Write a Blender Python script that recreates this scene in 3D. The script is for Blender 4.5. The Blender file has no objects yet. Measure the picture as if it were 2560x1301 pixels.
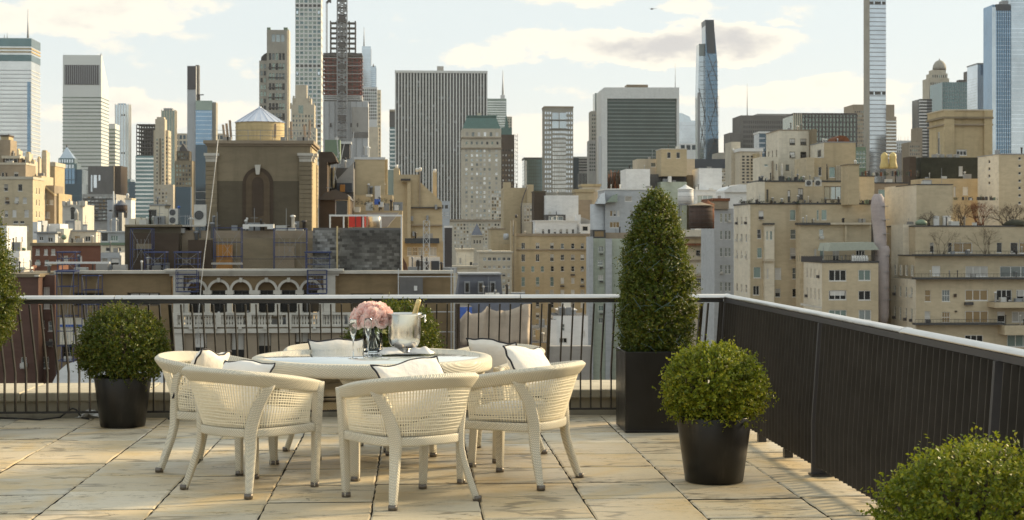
import bpy, math, random
import numpy as np
from mathutils import Vector, Matrix

random.seed(7)
scene = bpy.context.scene
col = scene.collection
R = math.radians

# ---------------------------------------------------------------- camera
CAM_H = 1.575          # eye height over the terrace floor
FPX = 4000.0           # focal length in pixels of the 2560 px wide photograph
YAW = math.atan(0.0625)
cam_d = bpy.data.cameras.new('camera')
cam = bpy.data.objects.new('camera', cam_d)
col.objects.link(cam)
cam.location = (0, 0, CAM_H)
cam.rotation_euler = (R(90), 0, -YAW)
cam_d.sensor_width = 36
cam_d.lens = 36 * FPX / 2560
cam_d.shift_y = (588 - 650.5) / 2560
cam_d.clip_end = 30000
cam_d.clip_start = 0.1
cam_d.dof.use_dof = True
cam_d.dof.focus_distance = 10.6
cam_d.dof.aperture_fstop = 11
scene.camera = cam

# ---------------------------------------------------------------- sky and sun
SUN_AZ, SUN_EL = 64.0, 21.0     # degrees clockwise from +Y (the view), above the horizon
world = bpy.data.worlds.new('World')
scene.world = world
world.use_nodes = True
wn, wl = world.node_tree.nodes, world.node_tree.links
wn.clear()
w_out = wn.new('ShaderNodeOutputWorld')
w_bg = wn.new('ShaderNodeBackground')
w_bg.inputs['Strength'].default_value = 0.105
sky = wn.new('ShaderNodeTexSky')
sky.sky_type = 'NISHITA'
sky.sun_disc = False
sky.sun_elevation = R(SUN_EL)
sky.sun_rotation = R(SUN_AZ)
sky.air_density = 1.0
sky.dust_density = 2.0
sky.ozone_density = 1.3
wl.new(w_bg.outputs[0], w_out.inputs[0])

def wmath(op, a, b=None, c=None, clamp=False):
    n = wn.new('ShaderNodeMath'); n.operation = op; n.use_clamp = clamp
    for i, v in enumerate((a, b, c)):
        if v is None: continue
        if isinstance(v, (int, float)): n.inputs[i].default_value = v
        else: wl.new(v, n.inputs[i])
    return n.outputs[0]

def wmix(fac, a, b):
    n = wn.new('ShaderNodeMix'); n.data_type = 'RGBA'
    if isinstance(fac, (int, float)): n.inputs[0].default_value = fac
    else: wl.new(fac, n.inputs[0])
    for s, v in ((6, a), (7, b)):
        if isinstance(v, tuple): n.inputs[s].default_value = (*v, 1)
        else: wl.new(v, n.inputs[s])
    return n.outputs[2]

tc = wn.new('ShaderNodeTexCoord')
sep = wn.new('ShaderNodeSeparateXYZ'); wl.new(tc.outputs['Generated'], sep.inputs[0])
az = wmath('MULTIPLY', wmath('ARCTAN2', sep.outputs[0], sep.outputs[1]), 180 / math.pi)   # degrees right of the view
el = wmath('MULTIPLY', wmath('ARCSINE', sep.outputs[2]), 180 / math.pi)
def wnoise(sx, sy, sz, scale, detail, rough, off):
    mp = wn.new('ShaderNodeMapping'); mp.inputs['Scale'].default_value = (sx, sy, sz)
    mp.inputs['Location'].default_value = off
    wl.new(tc.outputs['Generated'], mp.inputs[0])
    t = wn.new('ShaderNodeTexNoise'); t.inputs['Scale'].default_value = scale
    t.inputs['Detail'].default_value = detail; t.inputs['Roughness'].default_value = rough
    wl.new(mp.outputs[0], t.inputs[0])
    return t.outputs[0]
n_big = wnoise(1, 1, 4.5, 4.2, 8, .55, (3.1, 0.4, .2))
n_fine = wnoise(1, 1, 2.1, 19.0, 9, .62, (1.1, 7.4, 2.2))
n_w1 = wnoise(1, 1, 2.5, 9.0, 6, .6, (5.3, 2.2, 4.1)); n_w2 = wnoise(1, 1, 2.5, 11.0, 6, .62, (8.7, 1.2, 0.7))
az_w = wmath('ADD', az, wmath('MULTIPLY', wmath('SUBTRACT', n_w1, .5), 7.0))
el_w = wmath('ADD', el, wmath('MULTIPLY', wmath('SUBTRACT', n_w2, .5), 2.6))
# the banks of cloud that stand over the town (azimuth, elevation, half widths in degrees)
def bank(a, e, sa, se, amp):
    u = wmath('DIVIDE', wmath('SUBTRACT', az_w, a), sa)
    v = wmath('DIVIDE', wmath('SUBTRACT', el_w, e), se)
    d = wmath('ADD', wmath('MULTIPLY', u, u), wmath('MULTIPLY', v, v))
    return wmath('MULTIPLY', wmath('MAXIMUM', wmath('SUBTRACT', 1.0, d), 0.0), amp)
def AZ(px): return math.degrees(math.atan((px - 1280) / FPX) + YAW)
def EL(py): return math.degrees(math.atan((588 - py) / FPX))
shape = None
banks = [(1650, 112, 6.6, .8, .70), (1200, 135, 2.0, .4, .34), (230, 25, 4.6, 1.2, .45), (1400, 10, 3.0, .6, .34), (1720, 20, 1.6, .7, .34),
         (1500, 235, 6, .6, .4), (1950, 245, 5.5, .9, .46), (1320, 330, 6, .9, .42), (2420, 105, 2, .5, .22), (300, 290, 6, .8, .42), (2000, 60, 1, .25, .22), (2300, 330, 4, .8, .4), (1100, 300, 4, .6, .3)]
for (a, e, sa, se, amp) in banks:
    b = bank(AZ(a), EL(e), sa, se, amp)
    shape = b if shape is None else wmath('MAXIMUM', shape, b)
field = wmath('ADD', wmath('ADD', wmath('MULTIPLY', wmath('SUBTRACT', n_big, .5), .8), wmath('MULTIPLY', wmath('SUBTRACT', n_fine, .5), 1.3)), shape)
cover = wn.new('ShaderNodeMapRange'); cover.interpolation_type = 'SMOOTHSTEP'
wl.new(field, cover.inputs[0]); cover.inputs[1].default_value = .12; cover.inputs[2].default_value = .32
thick = wn.new('ShaderNodeMapRange'); thick.interpolation_type = 'SMOOTHSTEP'
wl.new(field, thick.inputs[0]); thick.inputs[1].default_value = .40; thick.inputs[2].default_value = .88
hz = wn.new('ShaderNodeMapRange'); wl.new(el, hz.inputs[0]); hz.interpolation_type = 'SMOOTHSTEP'
hz.inputs[1].default_value = 7.5; hz.inputs[2].default_value = 0.0; hz.inputs[3].default_value = 0.0; hz.inputs[4].default_value = .55
veil = wmix(.92, sky.outputs[0], (4.55, 4.95, 4.95))                  # thin high cirrus over the whole sky
low = wmix(hz.outputs[0], veil, (5.95, 5.6, 4.75))                  # warm evening haze along the horizon
cl_lit = wmix(thick.outputs[0], (6.1, 5.7, 4.85), (3.75, 3.6, 3.5))
sky_col = wmix(wmath('MULTIPLY', cover.outputs[0], .9), low, cl_lit)
wl.new(sky_col, w_bg.inputs['Color'])

sun_d = bpy.data.lights.new('sun', 'SUN')
sun_d.energy = 4.0
sun_d.angle = R(8)
sun_d.color = (1.0, .79, .48)
sun = bpy.data.objects.new('sun', sun_d)
col.objects.link(sun)
sv = Vector((math.sin(R(SUN_AZ)) * math.cos(R(SUN_EL)), math.cos(R(SUN_AZ)) * math.cos(R(SUN_EL)), math.sin(R(SUN_EL))))
sun.rotation_euler = sv.to_track_quat('Z', 'Y').to_euler()
sun.location = sv * 200

scene.view_settings.view_transform = 'Standard'
scene.view_settings.look = 'None'
scene.view_settings.exposure = 0.8
scene.view_settings.gamma = 1.0
scene.cycles.use_denoising = True
scene.cycles.max_bounces = 8
scene.cycles.transparent_max_bounces = 8
scene.cycles.caustics_reflective = False
scene.cycles.caustics_refractive = False

# ---------------------------------------------------------------- helpers
GZ = -58.0            # street level below the terrace
def WX(px, Y):
    xc = (px - 1280) / FPX
    t = Y / (math.cos(YAW) - xc * math.sin(YAW))
    return t * (xc * math.cos(YAW) + math.sin(YAW))
def WZ(px, py, Y):
    xc = (px - 1280) / FPX
    t = Y / (math.cos(YAW) - xc * math.sin(YAW))
    return CAM_H + t * (588 - py) / FPX
def floor_pt(px, py, z=0.0):
    D = (CAM_H - z) * FPX / (py - 588); xc = (px - 1280) / FPX * D
    return (xc * math.cos(YAW) + D * math.sin(YAW), D * math.cos(YAW) - xc * math.sin(YAW))

def tag(o, label=None, cat=None, group=None, kind=None):
    if label: o['label'] = label
    if cat: o['category'] = cat
    if group: o['group'] = group
    if kind: o['kind'] = kind
    return o
def empty(name, loc, rz=0):
    o = bpy.data.objects.new(name, None); col.objects.link(o)
    o.location = loc; o.rotation_euler = (0, 0, rz); o.empty_display_size = .1
    return o
def thing(name, label, cat, loc=(0, 0, 0), rz=0, group=None):
    return tag(empty(name, loc, rz), label, cat, group)

class MB:
    def __init__(s): s.v = []; s.f = []; s.m = []; s.sm = []; s.uv = None
    def quad(s, pts, m=0):
        b = len(s.v); s.v += [tuple(p) for p in pts]; s.f.append(tuple(range(b, b + len(pts)))); s.m.append(m); s.sm.append(False)
    def box(s, x0, x1, y0, y1, z0, z1, m=0, skip=''):
        b = len(s.v)
        s.v += [(x0, y0, z0), (x1, y0, z0), (x1, y1, z0), (x0, y1, z0), (x0, y0, z1), (x1, y0, z1), (x1, y1, z1), (x0, y1, z1)]
        for k, q in (('b', (0, 3, 2, 1)), ('t', (4, 5, 6, 7)), ('f', (0, 1, 5, 4)), ('r', (1, 2, 6, 5)), ('k', (2, 3, 7, 6)), ('l', (3, 0, 4, 7))):
            if k in skip: continue
            s.f.append(tuple(b + i for i in q)); s.m.append(m); s.sm.append(False)
        return s
    def bar(s, a, b, r, n=4, m=0, smooth=False, r2=None):
        return s.tube([a, b], [r, r if r2 is None else r2], n, m, smooth)
    def tube(s, pts, rads, n=6, m=0, smooth=True, cap=True, closed=False):
        pts = [Vector(p) for p in pts]
        if not hasattr(rads, '__len__'): rads = [rads] * len(pts)
        N = len(pts); rings = []; prev = None
        for i, p in enumerate(pts):
            if closed: t = pts[(i + 1) % N] - pts[i - 1]
            else: t = (pts[min(i + 1, N - 1)] - pts[max(i - 1, 0)])
            if t.length < 1e-9: t = Vector((0, 0, 1))
            t.normalize()
            if prev is None:
                ref = Vector((0, 0, 1)) if abs(t.z) < .9 else Vector((0, 1, 0))
                a = (ref - t * ref.dot(t)).normalized()
            else:
                a = (prev - t * prev.dot(t)).normalized()
            prev = a; c = t.cross(a)
            b = len(s.v)
            for k in range(n):
                q = 2 * math.pi * (k + .5) / n
                s.v.append(tuple(p + (a * math.cos(q) + c * math.sin(q)) * rads[i]))
            rings.append(b)
        for i in range(N if closed else N - 1):
            b0, b1 = rings[i], rings[(i + 1) % N]
            for k in range(n):
                k2 = (k + 1) % n
                s.f.append((b0 + k, b0 + k2, b1 + k2, b1 + k)); s.m.append(m); s.sm.append(smooth)
        if cap and not closed:
            s.f.append(tuple(rings[0] + k for k in reversed(range(n)))); s.m.append(m); s.sm.append(False)
            s.f.append(tuple(rings[-1] + k for k in range(n))); s.m.append(m); s.sm.append(False)
        return s
    def lathe(s, prof, n=32, m=0, c=(0, 0, 0), smooth=True, cap0=False, cap1=False, sx=1, sy=1):
        b = len(s.v)
        for (r, z) in prof:
            for k in range(n):
                a = 2 * math.pi * k / n
                s.v.append((c[0] + r * math.cos(a) * sx, c[1] + r * math.sin(a) * sy, c[2] + z))
        for i in range(len(prof) - 1):
            for k in range(n):
                k2 = (k + 1) % n
                s.f.append((b + i * n + k, b + i * n + k2, b + (i + 1) * n + k2, b + (i + 1) * n + k)); s.m.append(m); s.sm.append(smooth)
        if cap0: s.f.append(tuple(b + k for k in reversed(range(n)))); s.m.append(m); s.sm.append(False)
        if cap1: s.f.append(tuple(b + (len(prof) - 1) * n + k for k in range(n))); s.m.append(m); s.sm.append(False)
        return s
    def grid(s, P, m=0, smooth=True, closed_u=False):
        # P: rows of points
        b = len(s.v); nu, nv = len(P), len(P[0])
        for row in P: s.v += [tuple(p) for p in row]
        for i in range(nu if closed_u else nu - 1):
            for j in range(nv - 1):
                i2 = (i + 1) % nu
                s.f.append((b + i * nv + j, b + i2 * nv + j, b + i2 * nv + j + 1, b + i * nv + j + 1)); s.m.append(m); s.sm.append(smooth)
        return s
    def prism(s, poly, y0, y1, m=0):
        # polygon in XZ (counter clockwise seen from -Y), extruded along Y
        n = len(poly); b = len(s.v)
        s.v += [(x, y0, z) for x, z in poly] + [(x, y1, z) for x, z in poly]
        s.f.append(tuple(range(b, b + n))); s.f.append(tuple(reversed(range(b + n, b + 2 * n))))
        for i in range(n):
            j = (i + 1) % n
            s.f.append((b + j, b + i, b + n + i, b + n + j))
        s.m += [m] * (n + 2); s.sm += [False] * (n + 2)
        return s
    def mesh(s, name, mats, off=(0, 0, 0)):
        me = bpy.data.meshes.new(name)
        v = np.array(s.v, dtype=np.float64).reshape(-1, 3) - np.array(off)
        me.from_pydata(v.tolist(), [], s.f)
        for m_ in (mats if isinstance(mats, (list, tuple)) else [mats]): me.materials.append(M(m_))
        if any(s.m): me.polygons.foreach_set('material_index', s.m)
        me.polygons.foreach_set('use_smooth', s.sm)
        me.update()
        return me
    def build(s, name, mats, parent=None, loc=(0, 0, 0), off=(0, 0, 0)):
        return link(name, s.mesh(name, mats, off), parent, loc)

def link(name, me, parent=None, loc=(0, 0, 0), rz=0, scale=None):
    o = bpy.data.objects.new(name, me); col.objects.link(o)
    if parent is not None: o.parent = parent
    o.location = loc
    if rz: o.rotation_euler = (0, 0, rz)
    if scale: o.scale = scale
    return o
def struct(name, mb, mats, parent=None):
    o = mb.build(name, mats, parent)
    if parent is None: o['kind'] = 'structure'
    return o
def copy_tree(o, parent=None):
    c = o.copy(); col.objects.link(c); c.parent = parent
    for ch in list(o.children): copy_tree(ch, c)
    return c
def bevel(o, w=.01, seg=2, ang=40):
    b = o.modifiers.new('bevel', 'BEVEL'); b.width = w; b.segments = seg; b.limit_method = 'ANGLE'; b.angle_limit = R(ang); b.harden_normals = False
    return o
def np_mesh(name, V, F, mats, smooth=False, attr=None):
    me = bpy.data.meshes.new(name)
    V = np.asarray(V, dtype=np.float32); F = np.asarray(F, dtype=np.int32)
    k = F.shape[1]
    me.vertices.add(len(V)); me.vertices.foreach_set('co', V.ravel())
    me.loops.add(F.size); me.loops.foreach_set('vertex_index', F.ravel())
    me.polygons.add(len(F)); me.polygons.foreach_set('loop_start', np.arange(0, F.size, k, dtype=np.int32))
    me.polygons.foreach_set('use_smooth', np.full(len(F), smooth))
    for m_ in (mats if isinstance(mats, (list, tuple)) else [mats]): me.materials.append(M(m_))
    me.update(calc_edges=True); me.validate()
    return me

# ---------------------------------------------------------------- materials
MATS = {}
def M(x): return MATS[x] if isinstance(x, str) else x
class NT:
    def __init__(s, name):
        s.mat = bpy.data.materials.new(name); s.mat.use_nodes = True
        s.n = s.mat.node_tree.nodes; s.l = s.mat.node_tree.links
        s.b = s.n['Principled BSDF']; s.out = s.n['Material Output']
        MATS[name] = s.mat
    def new(s, t, **kw):
        n = s.n.new(t)
        for k, v in kw.items(): setattr(n, k, v)
        return n
    def put(s, sock, v):
        if isinstance(v, (int, float)): sock.default_value = v
        elif isinstance(v, tuple): sock.default_value = (*v, 1) if len(v) == 3 and sock.type == 'RGBA' else v
        else: s.l.new(v, sock)
    def math(s, op, a, b=None, clamp=False):
        n = s.new('ShaderNodeMath', operation=op, use_clamp=clamp)
        s.put(n.inputs[0], a)
        if b is not None: s.put(n.inputs[1], b)
        return n.outputs[0]
    def mix(s, f, a, b, blend='MIX'):
        n = s.new('ShaderNodeMix', data_type='RGBA', blend_type=blend)
        s.put(n.inputs[0], f); s.put(n.inputs[6], a); s.put(n.inputs[7], b)
        return n.outputs[2]
    def coords(s, kind='pos', scale=(1, 1, 1), rand=0.0):
        if kind == 'pos': o = s.new('ShaderNodeNewGeometry').outputs['Position']
        elif kind == 'obj': o = s.new('ShaderNodeTexCoord').outputs['Object']
        else: o = s.new('ShaderNodeTexCoord').outputs['UV']
        if rand:
            oi = s.new('ShaderNodeObjectInfo')
            va = s.new('ShaderNodeVectorMath', operation='ADD')
            mu = s.math('MULTIPLY', oi.outputs['Random'], rand)
            s.l.new(o, va.inputs[0]); s.l.new(mu, va.inputs[1]); o = va.outputs[0]
        mp = s.new('ShaderNodeMapping'); mp.inputs['Scale'].default_value = scale
        s.l.new(o, mp.inputs[0])
        return mp.outputs[0]
    def noise(s, vec, scale, detail=5, rough=.55, out=0, dist=0):
        n = s.new('ShaderNodeTexNoise'); s.put(n.inputs['Vector'], vec)
        n.inputs['Scale'].default_value = scale; n.inputs['Detail'].default_value = detail; n.inputs['Roughness'].default_value = rough
        n.inputs['Distortion'].default_value = dist
        return n.outputs[out]
    def ramp(s, f, stops, interp='LINEAR'):
        n = s.new('ShaderNodeValToRGB'); n.color_ramp.interpolation = interp
        e = n.color_ramp.elements
        while len(e) < len(stops): e.new(.5)
        for i, (p, c) in enumerate(stops):
            e[i].position = p; e[i].color = (*c, 1) if len(c) == 3 else c
        s.put(n.inputs[0], f)
        return n.outputs[0]
    def rng(s, f, a, b, c=0.0, d=1.0, smooth=True):
        n = s.new('ShaderNodeMapRange', interpolation_type='SMOOTHSTEP' if smooth else 'LINEAR')
        s.put(n.inputs[0], f)
        for i, v in enumerate((a, b, c, d)): n.inputs[i + 1].default_value = v
        return n.outputs[0]
    def bump(s, h, dist=.01, strength=.5):
        n = s.new('ShaderNodeBump'); n.inputs['Distance'].default_value = dist; n.inputs['Strength'].default_value = strength
        s.put(n.inputs['Height'], h); s.l.new(n.outputs[0], s.b.inputs['Normal'])
    def set(s, **kw):
        for k, v in kw.items():
            s.put(s.b.inputs[{'color': 'Base Color', 'rough': 'Roughness', 'metal': 'Metallic', 'spec': 'Specular IOR Level', 'trans': 'Transmission Weight', 'ior': 'IOR', 'coat': 'Coat Weight', 'emit': 'Emission Color', 'estr': 'Emission Strength', 'sheen': 'Sheen Weight', 'alpha': 'Alpha', 'sss': 'Subsurface Weight'}[k]], v)
        return s

def plain(name, c, rough=.6, metal=0.0, var=.12, scale=3.0, spec=.5):
    t = NT(name); n = t.noise(t.coords('pos'), scale, 5, .6)
    dk = tuple(x * (1 - var) for x in c); lt = tuple(min(1, x * (1 + var)) for x in c)
    t.set(color=t.ramp(n, [(.25, dk), (.75, lt)]), rough=rough, metal=metal, spec=spec)
    return t
def wallmat(name, c, var=.13, scale=.12, streak=.22, course=.3, rough=.85, spot=None):
    """masonry: mottled, with faint courses and rain streaks"""
    t = NT(name)
    p1 = t.noise(t.coords('pos', (1, 1, 1)), scale, 6, .6)
    p2 = t.noise(t.coords('pos', (1, 1, .10)), scale * 6, 4, .6)
    p3 = t.noise(t.coords('pos', (.25, .25, 1)), 2.2, 4, .65)
    base = t.ramp(p1, [(.25, tuple(x * (1 - var) for x in c)), (.75, tuple(min(1, x * (1 + var)) for x in c))])
    dirt = tuple(x * .55 for x in c)
    base = t.mix(t.rng(p2, .48, .78, 0, min(.8, streak * 1.7)), base, dirt)
    base = t.mix(t.rng(p3, .45, .72, 0, course), base, tuple(x * .74 for x in c))
    p5 = t.noise(t.coords('pos', (.6, .6, 1.4)), 1.1, 6, .7)
    base = t.mix(t.rng(p5, .42, .75, 0, .42), base, tuple(x * .62 for x in c)); base = t.mix(t.rng(p5, .46, .25, 0, .3), base, tuple(min(1, x * 1.22) for x in c))
    if spot:
        p4 = t.noise(t.coords('pos'), scale * 2.5, 6, .62)
        base = t.mix(t.rng(p4, .5, .6), base, spot)
    t.set(color=base, rough=rough, spec=.25)
    return t
def glassmat(name, c, metal=.75, rough=.12, var=.25, pitch=None):
    """window glass seen from outside: mostly a tinted mirror of the sky"""
    t = NT(name)
    oi = t.new('ShaderNodeObjectInfo')
    n = t.noise(t.coords('pos', (1, 1, 1)), .05, 4, .6)
    v = t.math('ADD', t.math('MULTIPLY', n, .7), t.math('MULTIPLY', oi.outputs['Random'], .3))
    t.set(color=t.ramp(v, [(.25, tuple(x * (1 - var) for x in c)), (.75, tuple(min(1, x * (1 + var)) for x in c))]), rough=rough, metal=metal)
    return t
# masonry
wallmat('beige_brick', (.54, .455, .315), spot=None)
wallmat('tan_brick', (.50, .405, .26))
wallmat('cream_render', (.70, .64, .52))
wallmat('cream_stone', (.57, .50, .385))
wallmat('limestone', (.53, .48, .385))
wallmat('grey_stone', (.36, .335, .285))
wallmat('white_paint', (.74, .74, .73), var=.06, streak=.12, course=.1)
wallmat('grey_paint', (.46, .48, .50), var=.08, streak=.2)
wallmat('sage_paint', (.42, .46, .38), var=.08, streak=.25)
wallmat('brown_brick', (.118, .098, .068), course=.4)
wallmat('umber_brick', (.25, .205, .138), course=.5, streak=.4)
wallmat('dark_brick', (.085, .062, .045), course=.4)
wallmat('red_brick', (.19, .09, .062), course=.4)
wallmat('maroon_brick', (.135, .078, .062), course=.4)
wallmat('yellow_brick', (.25, .18, .10), course=.6, streak=.35)
wallmat('pale_stone', (.58, .55, .485), var=.07, streak=.3)
wallmat('marble', (.70, .70, .67), var=.05, streak=.1, course=.05)
wallmat('concrete', (.36, .35, .33), streak=.35)
wallmat('dark_concrete', (.16, .155, .15), streak=.35)
wallmat('brown_stone', (.32, .26, .19))
wallmat('ochre_stone', (.48, .385, .235), streak=.4)
wallmat('roof_felt', (.10, .10, .10))
wallmat('old_copper', (.11, .19, .17), streak=.5, scale=.3)
wallmat('rust', (.20, .075, .035), spot=(.10, .045, .025), scale=.5)
wallmat('tank_cream', (.58, .47, .27), streak=.3, scale=.4)
wallmat('tank_wood', (.09, .06, .05), streak=.6, scale=.6, course=0)
wallmat('shingle_grey', (.16, .17, .20))
wallmat('gold_leaf', (.62, .48, .20), rough=.5, course=0)
wallmat('plywood', (.42, .20, .055), scale=1.0, course=0)
wallmat('tarp_beige', (.56, .46, .36), scale=.3)
wallmat('tarp_pink', (.44, .38, .37), scale=.5, streak=.3)
wallmat('deck_red', (.20, .055, .045), var=.35, scale=.2)
# metals, paint
plain('steel_dark', (.055, .05, .05), .6)
plain('steel_grey', (.26, .27, .28), .5)
plain('steel_pale', (.55, .56, .56), .45)
plain('blue_paint', (.03, .045, .13), .5)
plain('red_paint', (.50, .03, .02), .5)
plain('white_trim', (.70, .69, .66), .6, var=.05)
plain('dark_trim', (.05, .05, .05), .6)
plain('bronze_trim', (.16, .12, .075), .5)
plain('louvre_dark', (.06, .055, .065), .6)
plain('navy_clad', (.03, .04, .055), .4)
plain('awning_canvas', (.38, .41, .35), .8)
plain('green_box', (.16, .22, .15), .6)
plain('blue_sheet', (.05, .12, .42), .6)
plain('ac_case', (.55, .54, .50), .5)
plain('wire_white', (.6, .58, .54), .5)
plain('aluminium', (.62, .63, .65), .28, metal=.85, var=.04)
# glazing
glassmat('glass_sky', (.50, .57, .62), .8, .1)
glassmat('glass_silver', (.56, .58, .58), .75, .15)
glassmat('glass_blue', (.17, .28, .40), .75, .08)
glassmat('glass_steel', (.12, .195, .27), .7, .1, var=.4)
glassmat('glass_deep', (.035, .07, .10), .55, .08)
glassmat('glass_teal', (.10, .165, .175), .65, .1)
glassmat('glass_green', (.20, .25, .22), .65, .15)
glassmat('glass_dark', (.025, .028, .03), .4, .1)
glassmat('glass_grey', (.13, .15, .15), .5, .1)
glassmat('glass_smoke', (.028, .046, .042), .6, .12, var=.35)
glassmat('glass_pale', (.62, .68, .74), .75, .14)
glassmat('pane_dark', (.018, .02, .02), .0, .07, var=.5)
glassmat('pane_sky', (.30, .34, .34), .5, .08, var=.4)
glassmat('pane_mint', (.20, .27, .25), .3, .12, var=.3)
t = NT('pane_blind'); n = t.noise(t.coords('pos'), .7, 3); oi = t.new('ShaderNodeObjectInfo')
t.set(color=t.ramp(t.math('ADD', t.math('MULTIPLY', n, .4), t.math('MULTIPLY', oi.outputs['Random'], .6)), [(.2, (.30, .28, .24)), (.8, (.74, .73, .70))]), rough=.35)
t = NT('pane_lit')
t.set(color=(.20, .145, .075), rough=.15, emit=(1.0, .66, .28), estr=.02)
PANES = {'mix': ['pane_dark'] * 7 + ['pane_blind'] * 2 + ['pane_sky'] * 2, 'dark': ['pane_dark'], 'blind': ['pane_blind'], 'sky': ['pane_sky'],
         'mint': ['pane_mint'], 'lit': ['pane_lit'], 'bright': ['pane_blind', 'pane_blind', 'pane_sky', 'pane_lit', 'pane_dark'], 'far': ['glass_grey', 'glass_dark', 'glass_green'],
         'hotel': ['pane_blind', 'pane_sky', 'glass_silver', 'pane_blind', 'glass_grey'], 'deep': ['glass_deep'], 'glassy': ['glass_sky', 'glass_green', 'glass_silver'], 'gtower': ['glass_green', 'glass_green', 'glass_teal']}
# ---------------------------------------------------------------- ground, streets
wallmat('asphalt', (.05, .05, .052), course=0)
wallmat('pavement', (.24, .23, .215), course=0)
g = MB(); g.quad([(-9000, -3000, GZ), (9000, -3000, GZ), (9000, 16000, GZ), (-9000, 16000, GZ)]); struct('ground', g, 'asphalt')
# own building under the terrace
b = MB(); b.box(-16, 2.95, -10, 14.9, GZ, -.14); struct('terrace_building', b, 'beige_brick')

# ---------------------------------------------------------------- terrace floor: flagstones in columns 0.625 m wide
t = NT('flagstone')
vec = t.coords('obj', (1, 1, 1), rand=37.0)
n1 = t.noise(vec, 1.7, 6, .6, dist=.6)
vs = t.coords('obj', (.35, 2.6, 1), rand=53.0)
n2 = t.noise(vs, 3.2, 8, .62, dist=1.6)
n3 = t.noise(vec, 26, 5, .7)
oi = t.new('ShaderNodeObjectInfo')
tone = t.ramp(oi.outputs['Random'], [(0, (.55, .46, .31)), (.25, (.63, .54, .38)), (.5, (.54, .49, .385)), (.75, (.60, .475, .295)), (1, (.68, .595, .44))])
c = t.mix(t.rng(n1, .43, .70, 0, .75), tone, (.58, .42, .20))
c = t.mix(t.rng(n2, .50, .74, 0, .45), c, (.43, .40, .345))
c = t.mix(t.rng(n2, .40, .22, 0, .5), c, (.72, .63, .46))
n4 = t.noise(vec, 90, 4, .75)
c = t.mix(t.rng(n3, .52, .8, 0, .5), c, (.27, .23, .16)); c = t.mix(t.rng(n4, .55, .75, 0, .35), c, (.25, .21, .16))
wv = t.new('ShaderNodeTexVoronoi', feature='DISTANCE_TO_EDGE'); vd = t.coords('obj', (.5, 1.5, 1), rand=11.0)
nd = t.new('ShaderNodeVectorMath', operation='ADD'); nn = t.new('ShaderNodeTexNoise'); nn.inputs['Scale'].default_value = 4
t.l.new(vd, nn.inputs['Vector']); sc = t.new('ShaderNodeVectorMath', operation='SCALE'); sc.inputs['Scale'].default_value = .5
t.l.new(nn.outputs['Color'], sc.inputs[0]); t.l.new(vd, nd.inputs[0]); t.l.new(sc.outputs[0], nd.inputs[1]); t.l.new(nd.outputs[0], wv.inputs['Vector']); wv.inputs['Scale'].default_value = 1.5
msk = t.rng(t.noise(vec, 1.3, 3), .44, .56)
crack = t.math('MULTIPLY', t.rng(wv.outputs['Distance'], .01, .05, 1, 0), msk)
c = t.mix(t.math('MULTIPLY', crack, .6), c, (.12, .095, .06))
ln = t.noise(t.coords('obj', (.5, 2.4, 1), rand=71.0), 2.6, 7, .6, dist=.8)
line = t.math('MULTIPLY', t.rng(t.math('ABSOLUTE', t.math('SUBTRACT', ln, .5)), .0, .010, 1, 0), t.rng(t.noise(vec, 2.3, 3), .46, .58))
c = t.mix(t.math('MULTIPLY', line, .75), c, (.11, .085, .055))
crack = t.math('MAXIMUM', crack, line)
hh = t.math('SUBTRACT', t.math('ADD', t.math('MULTIPLY', n2, .8), t.math('MULTIPLY', n3, .35)), t.math('MULTIPLY', crack, .6))
t.set(color=c, rough=t.rng(n1, .3, .7, .42, .62), spec=.4)
t.bump(hh, .012, .7)
plain('joint_mortar', (.04, .032, .022), .95, var=.3, scale=30)
fl = MB(); fl.box(-16, 2.95, -2, 13.98, -.14, -.016); floor_o = struct('terrace_floor', fl, 'joint_mortar')
rs = random.Random(11)
def slab_mesh(w, l):
    """a riven slab with nibbled edges"""
    mb = MB(); n = 9; out = []
    ph = [rs.uniform(0, 9) for _ in range(4)]
    def wob(k, i): return .0025 * math.sin(ph[k] + i * 1.9) + rs.uniform(-.0025, .0025) - .003
    for i in range(n): out.append((-w / 2 + w * i / n, -l / 2 - wob(0, i)))
    for i in range(n): out.append((w / 2 + wob(1, i), -l / 2 + l * i / n))
    for i in range(n): out.append((w / 2 - w * i / n, l / 2 + wob(2, i)))
    for i in range(n): out.append((-w / 2 - wob(3, i), l / 2 - l * i / n))
    k = len(out)
    top = [(x * (1 - .010 / w * 2), y * (1 - .010 / l * 2), 0) for x, y in out]
    mid = [(x, y, -.006) for x, y in out]; bot = [(x, y, -.03) for x, y in out]
    mb.v = top + mid + bot
    mb.f = [tuple(range(k))]
    for a in (0, k):
        for i in range(k): j = (i + 1) % k; mb.f.append((a + i, a + k + i, a + k + j, a + j))
    mb.m = [0] * (1 + k) + [1] * k; mb.sm = [False] * len(mb.f)
    return mb.mesh('flagstone', ['flagstone', 'joint_mortar'])
XJ = [-.23 + .625 * k for k in range(-9, 4)] + [2.33, 2.93]
XJ = [x for x in XJ if x < 2.2] + [2.33, 2.93]
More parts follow.
